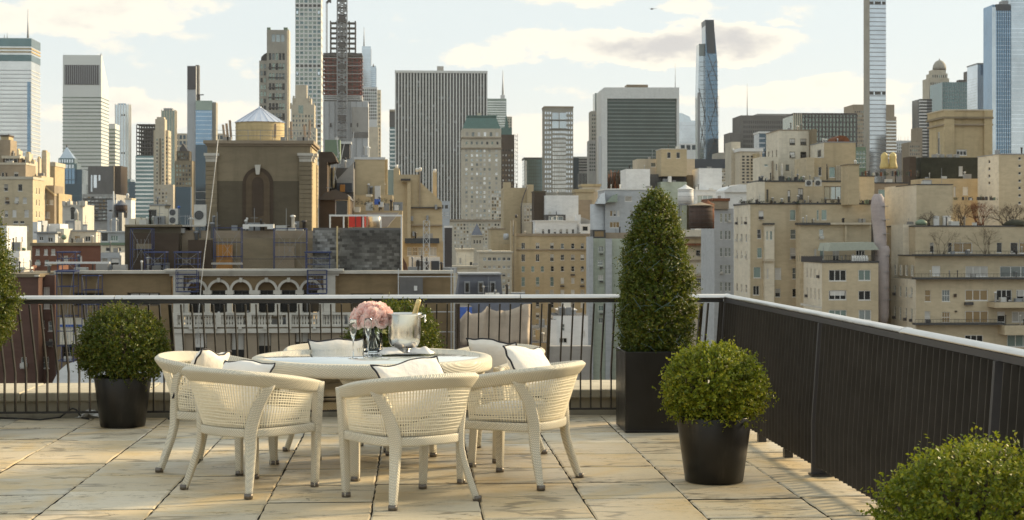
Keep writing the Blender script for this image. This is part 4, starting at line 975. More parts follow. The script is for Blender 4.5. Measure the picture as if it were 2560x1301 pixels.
# arcade wall: brick with six round openings
cen = [(490.5, 22), (546.5, 22), (602, 22), (666, 22), (721.5, 22), (777, 22)]
x0, x1 = WX(430, Y), WX(842, Y); zt, zsp, zb, zg = WZ(636, 690, Y), WZ(636, 727, Y), WZ(636, 782, Y), GZ
mb = MB(); edges = [x0]
for c, r in cen: edges += [WX(c - r, Y), WX(c + r, Y)]
edges.append(x1)
for i in range(0, len(edges), 2): mb.box(edges[i], edges[i + 1], Y + .25, Y + .8, zb, zt)
for c, r in cen:
    cx = WX(c, Y); rr = r * k; n = 12
    P = [(cx + rr * math.cos(math.pi * i / n), zsp + rr * math.sin(math.pi * i / n)) for i in range(n + 1)]
    for i in range(n): mb.quad([(P[i + 1][0], Y + .25, P[i + 1][1]), (P[i][0], Y + .25, P[i][1]), (P[i][0], Y + .25, zt), (P[i + 1][0], Y + .25, zt)]); mb.quad([(P[i][0], Y + .25, P[i][1]), (P[i + 1][0], Y + .25, P[i + 1][1]), (P[i + 1][0], Y + .8, P[i + 1][1]), (P[i][0], Y + .8, P[i][1])])
b.add(mb, 'arcade_wall', 'yellow_brick')
for c, r in cen:
    cx = WX(c, Y); n = 14; mb = MB(); ri, ro = r * k, (r + 6.2) * k
    for i in range(n):
        a0, a1 = math.pi * i / n, math.pi * (i + 1) / n
        q = [(cx + rr * math.cos(a), zsp + rr * math.sin(a)) for rr, a in ((ri, a0), (ro, a0), (ro, a1), (ri, a1))]
        mb.prism(q, Y, Y + .45)
    b.add(mb, 'arch_ring', 'pale_stone')
    mb = MB(); w = 3.4 * k; mb.prism([(cx - w * .8, zsp + ri * .95), (cx + w * .8, zsp + ri * .95), (cx + w * 1.2, zsp + ro + .12), (cx - w * 1.2, zsp + ro + .12)], Y - .12, Y + .4); b.add(mb, 'keystone', 'pale_stone')
    mb = MB(); mb.box(cx - ri - .02, cx + ri + .02, Y + .95, Y + 1.0, zb, zsp + ri * .45); b.add(mb, 'dark_glazing', 'pane_dark'); mb = MB(); mb.box(cx - ri - .02, cx + ri + .02, Y + .90, Y + 1.2, zsp + ri * .0, zsp + ri * 1.05); b.add(mb, 'brick_infill', 'yellow_brick')
    mb = MB(); mb.box(cx - .03, cx + .03, Y + .86, Y + .94, zb, zsp); mb.box(cx - ri, cx + ri, Y + .86, Y + .94, zsp - .08, zsp); b.add(mb, 'window_bar', 'dark_trim')
for c in (466, 518.5, 574, 632, 636.5, 693.5, 749, 803):
    if c == 632: continue
    w = (5.2 if c in (466, 803) else 9.5 if c == 636.5 else 6.4) * k; cx = WX(c, Y)
    mb = MB(); mb.box(cx - w, cx + w, Y - .05, Y + .5, zb - .3, zsp - .1); mb.box(cx - w - .12, cx + w + .12, Y - .14, Y + .55, zsp - .28, zsp + .02); mb.box(cx - w - .1, cx + w + .1, Y - .12, Y + .55, zb - .3, zb + .05); b.add(mb, 'column', 'pale_stone')
for p0, p1 in ((433, 458), (809, 838)): b.box(p0, p1, 690, 1000, Y - .2, 1.2, 'pale_stone', 'pilaster')
x0, x1 = WX(428, Y), WX(843, Y)
for z0p, z1p, ov in ((690, 684, .12), (684, 678.5, .32), (678.5, 673, .5)): mb = MB(); mb.box(x0 - ov, x1 + ov, Y - ov, Y + 1.2, WZ(636, z0p, Y), WZ(636, z1p, Y) - .003); b.add(mb, 'cornice', 'pale_stone')
# balustrade
for y0, y1, d, nm in ((783, 788, .5, 'handrail_stone'), (812, 818, .55, 'plinth_stone')): b.box(429, 880, y0, y1, Y - .9, d, 'pale_stone', nm)
bal = MB(); hh = (812 - 788) * k; bal.lathe([(.10, 0), (.10, hh * .08), (.06, hh * .14), (.13, hh * .42), (.06, hh * .75), (.10, hh * .9), (.10, hh)], 10)
bm = bal.mesh('baluster', 'pale_stone'); zz = WZ(636, 812, Y)
p = 440
while p < 876:
    if min(abs(p - q) for q in (436, 546, 622, 688, 722, 800, 876)) > 9: link('baluster', bm, b.o, b.L((WX(p, Y), Y - .65, zz)))
    p += 7.0
for q in (436, 546, 622, 722, 800, 876): b.box(q - 7, q + 7, 784, 818, Y - .95, .65, 'pale_stone', 'balustrade_pier')
b.vol(429, 880, 818, None, Y - .7, 1.5, 'brown_stone', rev=.5, fw=[(482, 832, 517, 900, 'two', 'dark'), (576, 832, 611, 900, 'two', 'dark'), (643, 832, 678, 900, 'two', 'dark'), (737, 832, 772, 900, 'two', 'dark')], frame='bronze_trim')
b.box(428, 881, 822, 833, Y - .95, .5, 'pale_stone', 'string_course')
for i in range(6): b.box(472 + i * 62, 480 + i * 62, 819, 824, Y - 1.15, .4, 'pale_stone', 'bracket')
b.box(430, 460, 834, 1000, Y - .85, .4, 'pale_stone', 'pilaster')
# set-back upper storey
Y2 = 137.0
b.vol(312, 452, 566, None, Y2, 6, 'brown_brick', fw=[(395, 613, 411, 628, 'plain', 'dark')]); b.vol(322, 446, 583, 690, Y2 - .8, .8, 'dark_brick'); b.box(311, 453, 562, 567, Y2 - .4, 6.5, 'umber_brick', 'parapet_band')
b.box(340, 380, 610, 625, Y2 - 1.0, .25, 'umber_brick', 'patch')
b.vol(450, 782, 577, None, Y2 + .6, 6, 'brown_stone', 'brick_wall'); b.vol(497, 782, 596, None, Y2 - .2, .7, 'umber_brick', 'brick_wall', side='r'); b.vol(470, 530, 600, None, Y2 - .6, .6, 'dark_brick')
b.box(449, 512, 563, 567, Y2 + .2, 6.5, 'pale_stone', 'coping')
b.box(541, 581, 612, 676, Y2 - .7, .3, 'plywood', 'plywood_sheet'); b.box(686, 736, 616, 676, Y2 - .5, .25, 'brown_stone', 'bricked_up_door'); b.box(607, 684, 561, 567, Y2 - .2, .8, 'white_trim', 'lintel'); b.box(607, 622, 567, 573, Y2 - .2, .8, 'white_trim', 'lintel_block'); b.box(668, 684, 567, 573, Y2 - .2, .8, 'white_trim', 'lintel_block')
# painted block wall, each block its own piece
t = NT('block_grey'); oi = t.new('ShaderNodeObjectInfo'); nb = t.noise(t.coords('pos', (.6, .6, 1.3)), .5, 5, .6)
t.set(color=t.ramp(t.math('ADD', t.math('MULTIPLY', oi.outputs['Random'], .30), t.math('MULTIPLY', nb, .80)), [(.25, (.035, .033, .03)), (.5, (.085, .08, .072)), (.68, (.16, .155, .14)), (.85, (.36, .35, .33))]), rough=.9)
bl = Bld('block_wall', 'patchy grey and black concrete block wall on the roof', 905, 132.5, 'wall')
bw, bh = 12.4, 7.2; Yw = 132.5
me = box_mesh(bw * Yw / FPX - .02, .3, bh * Yw / FPX - .018, 'block_grey')
t = NT('block_pale'); oi = t.new('ShaderNodeObjectInfo'); nb = t.noise(t.coords('pos'), .8, 4, .6)
t.set(color=t.ramp(t.math('ADD', t.math('MULTIPLY', oi.outputs['Random'], .4), t.math('MULTIPLY', nb, .6)), [(.3, (.07, .068, .062)), (.45, (.22, .215, .2)), (.8, (.36, .36, .345))]), rough=.9)
me_p = box_mesh(bw * Yw / FPX - .02, .3, bh * Yw / FPX - .018, 'block_pale')
bl.box(782, 1006, 570, 676, Yw + .05, .35, 'dark_concrete', 'mortar_core')
for r in range(14):
    for c in range(19):
        p = 781 + bw * (c + (.5 if r % 2 else 0)); 
        if p + bw > 1008: continue
        link('concrete_block', me_p if p < 838 else me, bl.o, bl.L((WX(p + bw / 2, Yw), Yw + .12, WZ(900, 676 - r * bh, Yw))))
bl.box(841, 844.5, 566, 676, Yw - .3, .3, 'tank_cream', 'downpipe'); bl.box(1002, 1006, 545, 676, Yw - .3, .3, 'white_trim', 'downpipe')
# ---------------------------------------------------------------- brick stair tower with blind arch
Y = 140.0; k = Y / FPX
b = Bld('brick_tower', 'square brown brick roof tower with a blind arch and stone capitals', 650, Y)
x0, x1 = WX(518, Y), WX(776, Y); D = 9.2; zt = WZ(650, 360, Y); zl = WZ(650, 453, Y)
mb = MB(); mb.box(x0, x1, Y, Y + D, GZ, zt); b.add(mb, 'wall', 'umber_brick')
xa, xb = WX(541, Y), WX(748, Y)
# lower field of darker brick, standing behind pilasters, pierced by the arch surround
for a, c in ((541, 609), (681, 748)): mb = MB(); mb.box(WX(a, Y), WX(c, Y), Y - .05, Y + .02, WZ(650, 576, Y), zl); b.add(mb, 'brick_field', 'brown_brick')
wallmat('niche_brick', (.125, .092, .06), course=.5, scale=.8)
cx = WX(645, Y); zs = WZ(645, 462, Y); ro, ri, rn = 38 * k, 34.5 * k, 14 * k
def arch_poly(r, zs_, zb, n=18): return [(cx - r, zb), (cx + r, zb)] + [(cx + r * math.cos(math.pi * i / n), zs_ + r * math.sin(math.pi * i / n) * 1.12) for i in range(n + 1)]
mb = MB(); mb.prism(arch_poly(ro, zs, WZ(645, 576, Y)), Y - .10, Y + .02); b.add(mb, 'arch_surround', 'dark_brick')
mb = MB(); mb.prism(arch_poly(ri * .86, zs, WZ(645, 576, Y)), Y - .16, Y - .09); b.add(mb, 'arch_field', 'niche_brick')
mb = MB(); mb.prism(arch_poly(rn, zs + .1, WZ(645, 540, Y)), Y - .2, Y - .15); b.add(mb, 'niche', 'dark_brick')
mb = MB(); mb.prism([(cx - 4 * k, WZ(645, 437, Y)), (cx + 4 * k, WZ(645, 437, Y)), (cx + 7 * k, WZ(645, 413, Y)), (cx - 7 * k, WZ(645, 413, Y))], Y - .4, Y); b.add(mb, 'keystone', 'pale_stone')
for (pa, pb_, xx) in ((514, 542, 0), (748, 779, 0)):
    for r in range(15): b.box(pa, pb_, 405 + r * 11.5, 415.6 + r * 11.5, Y - .28, .35, 'umber_brick', 'pilaster_course')
    for y0, y1, ov in ((396, 405, 0), (390, 396, 1.5), (383, 390, 4.5)): b.box(pa - ov, pb_ + ov, y0, y1 - .2, Y - .3 - ov * .06, .6, 'pale_stone', 'capital')
for r in range(16):   # flank quoins, paler than the front: sunlight put into the colour
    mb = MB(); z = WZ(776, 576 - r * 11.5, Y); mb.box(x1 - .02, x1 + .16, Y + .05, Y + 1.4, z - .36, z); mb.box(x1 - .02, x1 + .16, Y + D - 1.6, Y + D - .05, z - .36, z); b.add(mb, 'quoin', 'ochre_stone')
mb = MB(); mb.box(x1 - .01, x1 + .06, Y + 1.45, Y + D - 1.7, WZ(776, 576, Y), zt - .3); b.add(mb, 'sunlit_flank', 'ochre_stone')  # flank in ochre, the sun on it put into the colour
for z, h, ov in ((zt - .18, .18, .12), (zt, .28, .3)): mb = MB(); mb.box(x0 - ov, x1 + ov, Y - ov, Y + D + ov, z + .002, z + h); b.add(mb, 'cornice', 'brown_stone')
for z0p, z1p, ov in ((396, 405, .0), (390, 396, .08), (383, 390, .25)): mb = MB(); mb.box(x1 - .02, x1 + .3 + ov, Y + .6, Y + 2.2 + ov, WZ(776, z0p, Y), WZ(776, z1p, Y) - .005); b.add(mb, 'capital', 'pale_stone')
Yt = Y + D * .5; zr = zt + .28; kk = Yt / FPX
t_ = Bld('water_tank', 'large cream roof tank with a shiny conical metal roof on the brick tower', 650, Yt, 'water tank', Z=zr)
cx = WX(650, Yt); z_e = WZ(650, 308, Yt); z_a = WZ(650, 270, Yt); r = 60 * kk; mb = MB()
mb.lathe([(r, 0), (r, z_e - zr)], 40, 0, (cx, Yt, zr), True); t_.add(mb, 'tank', 'tank_cream')
plain('roof_tin', (.62, .65, .72), .35, .6, var=.08, scale=1.5)
n = 22; rr = r * 1.04
for i in range(n):
    a0, a1 = 2 * math.pi * i / n, 2 * math.pi * (i + 1) / n; mb = MB(); f = lambda q, a, z: (cx + q * math.cos(a), Yt + q * math.sin(a), z)
    mb.quad([f(rr, a0, z_e), f(rr, a1, z_e), f(.12, a1, z_a), f(.12, a0, z_a)]); mb.bar(f(rr, a0, z_e + .02), f(.12, a0, z_a + .02), .03); t_.add(mb, 'roof_sheet', 'roof_tin')
mb = MB(); mb.lathe([(.12, 0), (.16, .02), (.1, .12), (0.01, .16)], 12, 0, (cx, Yt, z_a - .02)); t_.add(mb, 'finial', 'roof_tin')
for z in np.linspace(zr + .25, z_e - .1, 6): mb = MB(); mb.lathe([(r + .01, -.015), (r + .025, 0), (r + .01, .015)], 40, 0, (cx, Yt, z)); t_.add(mb, 'hoop', 'ochre_stone')
wallmat('antenna_tan', (.42, .31, .22), course=0)
AN = 'cell antennas on the brick tower'
def cell(p, lean, h, Ya, w=6.5, lbl=''):
    o = Bld('cell_antenna', lbl, p, Ya, 'antenna', AN, Z=zr); x = WX(p, Ya); hh = h * Ya / FPX; wd = w * Ya / FPX / 2
    mb = MB(); mb.bar((x, Ya + .12, zr), (x + lean * .6, Ya + .12, zr + hh * .8), .035); o.add(mb, 'post', 'steel_grey')
    mb = MB(); z0 = zr + .3; mb.prism([(x - wd, z0), (x + wd, z0), (x + wd + lean, z0 + hh * .85), (x - wd + lean, z0 + hh * .85)], Ya - .12, Ya + .08); o.add(mb, 'panel', 'antenna_tan')
for i, (p, ln, h, Ya, lb) in enumerate([(561, -.12, 38, Y + 1, 'outermost tan panel antenna at the shaded tower corner'), (570, -.14, 44, Y + 2.2, 'middle tan panel antenna of the corner cluster'), (578, -.12, 56, Y + 3.6, 'tallest tan panel antenna beside the tin tank roof'), (687, .05, 40, Y + .6, 'tan panel antenna in front of the cream tank'),
        (728, -.03, 48, Y + 1.2, 'tan panel antenna beyond the cream tank'), (763, -.1, 42, Y + 2.6, 'short tan panel antenna near the sunlit tower corner'), (773, .05, 52, Y + 1, 'tall tan panel antenna at the sunlit tower corner')]): cell(p, ln, h, Ya, 5.5, lb)
o = Bld('roof_railing', 'thin pipe railing with small boxes around the tower roof', 650, Y, 'railing', Z=zr); mb = MB()
for z in (.45, .9): mb.bar((x0 + .3, Y + .3, zr + z), (x1 - .1, Y + .3, zr + z), .02); mb.bar((x1 - .1, Y + .3, zr + z), (x1 - .1, Y + D, zr + z), .02)
o.add(mb, 'rail', 'steel_grey')
for i in range(9): mb = MB(); x = x0 + .3 + (x1 - x0 - .4) * i / 8; mb.bar((x, Y + .3, zr), (x, Y + .3, zr + .95), .025); o.add(mb, 'post', 'steel_grey')
for p, w_ in ((555, .5), (566, .35), (700, .4), (742, .6), (756, .5)): mb = MB(); x = WX(p, Y); mb.box(x, x + w_, Y + .5, Y + .9, zr, zr + .35); o.add(mb, 'junction_box', 'concrete')
# long white rope down the tower
o = Bld('rigging_rope', 'long slack white rope hanging across the tower and arcade', 520, 128, 'rope'); mb = MB(); P = [(545, 350), (538, 420), (530, 490), (521, 560), (512, 630), (504, 700), (498, 770), (494, 860)]
mb.tube([(WX(p, 128), 128, WZ(p, q, 128)) for p, q in P], .035, 5); o.add(mb, 'rope', 'wire_white')
# ---------------------------------------------------------------- scaffolding, blue frames along the repaired house
SC = 'blue scaffold frames on the repaired house'
def scaff(lbl, p0, p1, pt, pb, Ys, dep=1.5, lifts=3, mat='blue_paint', deck=True, mesh=False, brace=True):
    o = Bld('scaffold', lbl, (p0 + p1) / 2, Ys, 'scaffolding', SC, Z=WZ((p0 + p1) / 2, pb, Ys)); X0, X1 = WX(p0, Ys), WX(p1, Ys); Z0, Z1 = WZ(p0, pb, Ys), WZ(p0, pt, Ys)
    for x in (X0, X1):
        for y in (Ys, Ys + dep): mb = MB(); mb.bar((x, y, Z0), (x, y, Z1), .04); o.add(mb, 'standard', mat)
    for i in range(lifts + 1):
        z = Z0 + (Z1 - Z0) * i / lifts; mb = MB()
        mb.bar((X0, Ys, z), (X1, Ys, z), .04); mb.bar((X0, Ys + dep, z), (X1, Ys + dep, z), .04); mb.bar((X0, Ys, z), (X0, Ys + dep, z), .04); mb.bar((X1, Ys, z), (X1, Ys + dep, z), .04); o.add(mb, 'ledger', mat)
    if brace: mb = MB(); mb.bar((X0, Ys, Z0), (X1, Ys, Z1), .016); mb.bar((X1, Ys, Z0), (X0, Ys, Z1), .016); o.add(mb, 'brace', 'steel_grey')
    if deck: mb = MB(); mb.box(X0 - .1, X1 + .1, Ys - .1, Ys + dep, Z1 - .02, Z1 + .09); o.add(mb, 'deck', mat)
    for j in range(5):
        mb = MB(); x = X0 + (X1 - X0) * (j + 1) / 6; mb.bar((x, Ys - .05, Z0 + (Z1 - Z0) * .3), (x, Ys - .05, Z0 + (Z1 - Z0) * .75), .015); o.add(mb, 'guard_bar', 'steel_grey')
scaff('blue scaffold tower over the maroon house and yellow brick wall', 142, 184, 680, 940, 128, 1.8, 7); scaff('blue scaffold bay above the yellow brick wall, under a long white plank', 144, 188, 632, 676, 131, 1.8, 3); scaff('blue scaffold standards beside the big shrub', 205, 246, 690, 940, 128.5, 1.6, 7, deck=False)
scaff('dark blue platform beneath the dark set-back wall', 362, 412, 632, 676, 133, 1.6, 3); scaff('blue platform with side rails left of the plywood sheet', 437, 495, 632, 676, 133, 1.6, 3); scaff('blue ladder tower over the first arch', 440, 492, 676, 730, 128.6, 1, 5, deck=False, brace=False)
scaff('blue platform at the corner of the block wall', 764, 824, 632, 676, 131, 1.5, 3); scaff('blue hanging ladders over the last arch', 768, 816, 676, 735, 128.4, 1, 5, deck=False, brace=False); scaff('slim blue posts flanking the plywood sheet', 534, 603, 570, 678, 135.2, 1, 3, deck=False); scaff('slim blue posts around the bricked-up door', 684, 766, 572, 678, 135.2, 1, 3, deck=False); scaff('blue frame against the dark set-back wall', 326, 380, 572, 676, 134.4, 1, 2, deck=False)
o = Bld('scaffold_plank', 'long white beam lying across blue scaffolding', 190, 129, 'plank'); mb = MB(); mb.box(WX(112, 129), WX(274, 129), 129, 129.3, WZ(190, 660, 129), WZ(190, 655, 129)); o.add(mb, 'beam', 'white_trim')
for (pp, lb) in (((205, 236, 690, 790), 'pale tarpaulin sheet hung inside the blue scaffold'),): 
    o = Bld('tarpaulin', lb, 215, 129.2, 'tarpaulin'); o.poly([(150, 795), (262, 795), (262, 858), (150, 862)], 129.2, .05, 'cream_render', 'sheet'); o.poly([(150, 812), (205, 812), (205, 818), (150, 818)], 129.0, .05, 'blue_sheet', 'strip')
o = Bld('tarpaulin', 'white sheet heaped at the foot of the scaffold behind the shrub', 190, 127); o.poly([(132, 955), (145, 930), (165, 912), (190, 906), (212, 914), (235, 908), (262, 925), (420, 935), (420, 990), (132, 990)], 127, 2.5, 'white_paint', 'sheet')
# guard rail of black bars on the set-back terrace
o = Bld('roof_guard', 'low black bar guard along the set-back terrace', 620, 133.6, 'railing', Z=WZ(620, 676, 133.6)); mb = MB(); Yg = 133.6
for p in range(530, 770, 5): mb.bar((WX(p, Yg), Yg, WZ(p, 676, Yg)), (WX(p, Yg), Yg, WZ(p, 648, Yg)), .012, 3)
mb.bar((WX(530, Yg), Yg, WZ(530, 648, Yg)), (WX(770, Yg), Yg, WZ(770, 648, Yg)), .025); o.add(mb, 'bars', 'dark_trim'); o.box(528, 605, 657, 662, Yg - .3, .3, 'concrete', 'kick_board')
# ---------------------------------------------------------------- clutter on the roof left and right of the tower
def ac(name, lbl, p0, p1, pt, pb, Ya, fans=1, grp='roof condensers'):
    o = Bld(name, lbl, (p0 + p1) / 2, Ya, 'condenser', grp, Z=WZ(p0, pb, Ya)); X0, X1, Z0, Z1 = o.ext(p0, p1, pt, pb, Ya); mb = MB(); mb.box(X0, X1, Ya, Ya + (X1 - X0) * .6, Z0, Z1); o.add(mb, 'case', 'ac_case')
    for i in range(fans):
        cz = Z0 + (Z1 - Z0) * (i + .5) / fans; r = min((X1 - X0), (Z1 - Z0) / fans) * .40; n = 18; cxx = (X0 + X1) / 2 - (X1 - X0) * .08
        mb = MB(); mb.prism([(cxx + r * math.cos(2 * math.pi * j / n), cz + r * math.sin(2 * math.pi * j / n)) for j in range(n)], Ya - .02, Ya + .02); o.add(mb, 'fan_opening', 'dark_trim')
        mb = MB()
        for rr_ in (.95, .6, .25): mb.tube([(cxx + r * rr_ * math.cos(2 * math.pi * j / n), Ya - .03, cz + r * rr_ * math.sin(2 * math.pi * j / n)) for j in range(n)], r * .05, 4, 0, False, False, True)
        o.add(mb, 'fan_guard', 'steel_grey')
ac('condenser', 'tall twin-fan condenser on the dark set-back roof', 422, 444, 522, 561, 138, 2); ac('condenser', 'big white fan unit against the tower foot', 485, 515, 512, 565, 137.5, 1)
b = Bld('roof_hut', 'cream lift hut with a black doorway on the set-back roof', 396, 141); b.vol(374, 412, 513, None, 141, 3, 'cream_render', fw=[(376, 524, 392, 555, 'plain', 'dark')], cop=(.12, .08, 'steel_grey')); b.vol(398, 420, 522, None, 140, 2, 'cream_render')
o = Bld('roof_clutter', 'low run of cream ducts and a round green tank on the roof', 340, 139, 'roof plant'); 
for p0, p1, pt in ((322, 338, 547), (340, 352, 544), (354, 363, 545)): o.box(p0, p1, pt, 566, 139, .8, 'cream_render', 'duct')
o.lathe(374, 562, 139.5, [(9, 0), (10, 6), (9, 16), (4, 18), (.4, 18.5)], 'sage_paint', 'tank', 14); o.lathe(383, 560, 139, [(2, 0), (2, 16), (3, 17), (.3, 20)], 'white_trim', 'vent_pipe', 8); o.mast(449, 522, 562, 138.5, .05); o.lathe(447, 522, 138.5, [(.5, 0), (3.2, 2), (3.4, 5), (.5, 7)], 'blue_sheet', 'lamp', 10)
o = Bld('roof_rail', 'thin pipe rail beside the white fan unit', 475, 137.2, 'railing'); mb = MB()
for p in (463, 469, 474, 479): mb.bar((WX(p, 137.2), 137.2, WZ(p, 567, 137.2)), (WX(p, 137.2), 137.2, WZ(p, 538, 137.2)), .03)
mb.bar((WX(445, 137.2), 137.2, WZ(463, 541, 137.2)), (WX(484, 137.2), 137.2, WZ(484, 541, 137.2)), .025); o.add(mb, 'rail', 'steel_grey')
# right of the tower
b = Bld('dark_penthouse', 'near-black roof house with a low gabled roof behind the white pipe frame', 832, 150); b.vol(797, 875, 497, None, 150, 8, 'dark_brick', fw=[(838, 500, 870, 540, 'plain', 'dark')]); b.poly([(795, 500), (877, 500), (868, 486), (838, 474), (812, 482)], 149.6, 9, 'steel_dark', 'roof'); b.box(870, 874.5, 492, 570, 149.2, .4, 'tank_cream', 'downpipe'); b.vol(797, 818, 405, None, 160, 7, 'dark_brick', side='r'); b.poly([(797, 410), (842, 404), (838, 392), (830, 380), (797, 380)], 161, 5, 'dark_brick', 'roof')
b = Bld('plant_frame', 'tangle of grey ducts and cables on the roof beside the beige block', 852, 165, 'roof plant'); b.vol(817, 884, 420, None, 166, 4, 'dark_concrete'); b.poly([(842, 450), (884, 406), (884, 480), (842, 480)], 165.4, .5, 'concrete', 'duct'); b.box(821, 826, 412, 470, 165, .5, 'tank_cream', 'pipe'); b.box(832, 836, 418, 470, 165, .5, 'tank_cream', 'pipe'); b.box(842, 880, 458, 482, 164.6, .5, 'navy_clad', 'cabinet'); b.box(850, 862, 462, 480, 164.2, .4, 'plywood', 'panel'); b.vol(812, 850, 350, 405, 320, 4, 'green_box', 'netting_screen')
mb = MB()
for q in ((830, 410, 842, 450), (842, 405, 834, 460), (838, 400, 850, 380), (846, 395, 842, 340), (878, 395, 884, 330), (862, 355, 850, 410)): mb.bar((WX(q[0], 164), 164, WZ(q[0], q[1], 164)), (WX(q[2], 164), 164, WZ(q[2], q[3], 164)), .05)
b.add(mb, 'cable', 'steel_pale'); b.vol(851, 874, 358, 396, 330, 3, 'steel_dark', 'plant_box', cop=(.5, .3, 'steel_pale'))
b = Bld('beige_block', 'tall blank beige lift block with a thin sunlit edge', 925, 172); b.vol(886, 962, 397, None, 172, 7, 'tan_brick', cop=(.25, .06, 'steel_pale')); b.box(884.5, 888, 405, 520, 171.8, .5, 'steel_dark', 'downpipe'); b.vol(886, 982, 488, None, 170, 5, 'tan_brick'); b.box(937, 951, 465, 500, 169.5, .6, 'steel_pale', 'flue')
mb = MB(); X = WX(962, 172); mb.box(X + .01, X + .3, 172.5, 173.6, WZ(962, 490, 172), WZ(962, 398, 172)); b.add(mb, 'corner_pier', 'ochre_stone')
o = Bld('roof_garden', 'dark shrubs and boxes crowded on the roof before the beige block', 935, 160, 'shrubs'); rg = random.Random(4)
for i in range(26):
    p = rg.uniform(892, 1000); q = rg.uniform(500, 522); r = rg.uniform(4, 9); clump(o, p, q + 6, 160 + rg.uniform(-3, 3), r * .8, r * (1.6 + rg.random()), rg.choice(('leaf_far', 'leaf_far', 'leaf_bare')), 900 + i)
for p0, p1, q0, q1, m in ((886, 900, 518, 531, 'cream_render'), (946, 958, 505, 518, 'steel_pale'), (936, 950, 498, 512, 'blue_sheet'), (986, 996, 513, 526, 'white_trim'), (915, 930, 486, 492, 'cream_render')): o.box(p0, p1, q0, q1, 157, 1, m, 'box')
b = Bld('terrace_wall', 'tan terrace wall under the dark roof shrubs', 940, 158); b.vol(884, 1006, 527, None, 159, 6, 'tan_brick', roof='dark_brick')
o = Bld('hopper', 'pale grey slanted roof hopper behind white pipes', 960, 150, 'roof plant'); o.poly([(918, 532), (998, 532), (968, 568), (918, 568)], 150, 2, 'concrete', 'hopper')
o = Bld('red_cabinet', 'bright red roof cabinet inside the white pipe frame', 893, 147, 'cabinet', Z=WZ(893, 570, 147)); o.box(872, 914, 541, 568, 147, 1.2, 'red_paint', 'case'); o.box(888, 890, 541, 568, 146.95, .1, 'dark_trim', 'seam'); o.box(903, 905, 541, 568, 146.95, .1, 'dark_trim', 'seam')
o = Bld('metal_drum', 'shiny metal drum beside the red cabinet', 938, 147, 'drum', Z=WZ(938, 570, 147)); plain('tin', (.7, .66, .58), .3, .7, var=.1); o.lathe(937, 568, 147, [(17, 0), (17, 26), (15, 27), (1, 28)], 'tin', 'drum', 20)
o = Bld('pipe_frame', 'white pipe guard frame on top of the block wall', 915, 133, 'railing', Z=WZ(915, 570, 133)); Yp = 133
for p in (825, 859, 908, 952, 1004): o.box(p - 1.8, p + 1.8, 538, 571, Yp, .12, 'white_trim', 'post')
o.box(823, 1006, 537, 541.5, Yp - .06, .14, 'white_trim', 'top_rail'); 
# beige gabled building
b = Bld('gabled_house', 'tan brick house end with a sloping roofline and white chimney pots', 1043, 200)
b.poly([(984, 700), (1108, 700), (1105, 506), (1053, 458), (1049, 458), (1049, 437), (998, 437), (998, 421), (984, 421)], 200, 12, 'tan_brick', 'wall'); b.poly([(1003, 452), (1027, 452), (1027, 700), (1018, 700), (1018, 456), (1003, 456)], 199.3, .7, 'tan_brick', 'chimney_breast')
for p, q in ((991, 421), (1043, 430), (1050, 428), (1087, 432)): b.lathe(p, q, 202, [(3.5, 0), (3.8, 5), (4.4, 7), (2.5, 9)], 'white_trim', 'chimney_pot', 8)
b.box(1082, 1092, 431, 500, 203, 1.2, 'tan_brick', 'chimney'); b.box(1048, 1051, 430, 520, 199.7, .5, 'brown_stone', 'downpipe'); b.box(1028, 1104, 518, 521, 199.6, .5, 'steel_dark', 'string_course'); b.box(1022, 1106, 562, 565, 199.6, .5, 'brown_stone', 'string_course'); b.box(1002, 1026, 447, 452, 199, 1, 'steel_dark', 'vent_hood')
for p, q in ((1030, 545), (1068, 543), (1090, 516), (1034, 583)): b.box(p - 3, p + 3, q - 4, q + 8, 199.5, .5, 'steel_grey', 'vent')
b = Bld('garden_room', 'white glazed garden room under a black awning', 1055, 175); b.vol(1000, 1108, 603, None, 175, 5, 'tan_brick', fw=[(1018, 618, 1030, 640, 'grid', 'blind'), (1032, 618, 1044, 640, 'grid', 'lit'), (1046, 618, 1058, 640, 'grid', 'blind'), (1074, 618, 1092, 640, 'two', 'blind')]); b.box(1012, 1098, 596, 609, 173.8, 1.4, 'navy_clad', 'awning')
b.box(1022, 1100, 643, 676, 172, .8, 'white_trim', 'planter_wall'); b.box(1040, 1060, 653, 676, 171.6, .5, 'navy_clad', 'door'); b.box(1078, 1098, 653, 676, 171.6, .5, 'navy_clad', 'door'); b.poly([(1006, 640), (1016, 660), (1020, 676), (1008, 676)], 170, .6, 'maroon_brick', 'leaning_board')
o = Bld('lattice_mast', 'slim white lattice hoist mast rising in front of the tan gable', 1066, 131, 'mast'); mb = MB(); lattice(mb, WX(1058.5, 131), WX(1074, 131), GZ, WZ(1066, 552, 131), 90, .022, 131, 131.5); o.add(mb, 'mast', 'steel_pale'); o.mast(1066, 540, 553, 131.2, .03, 'dark_trim')
o = Bld('scaffold', 'grey pipe scaffold around the dark doorway below the gable', 1060, 129, 'scaffolding'); mb = MB()
for p in (996, 1128, 1137): mb.bar((WX(p, 129), 129, WZ(p, 980, 129)), (WX(p, 129), 129, WZ(p, 672, 129)), .05)
for q in (692, 780, 830): mb.bar((WX(994, 129), 129, WZ(994, q, 129)), (WX(1140, 129), 129, WZ(1140, q, 129)), .045)
o.add(mb, 'pipe', 'steel_pale')
b = Bld('roof_doorway', 'dark grey doorway panel with a small notice in the yellow brick parapet', 1027, 129.6, 'doorway', Z=WZ(1027, 740, 129.6)); b.box(999, 1057, 694, 745, 129.6, .4, 'dark_concrete', 'door'); b.box(1035, 1043, 715, 727, 129.5, .08, 'white_trim', 'notice')
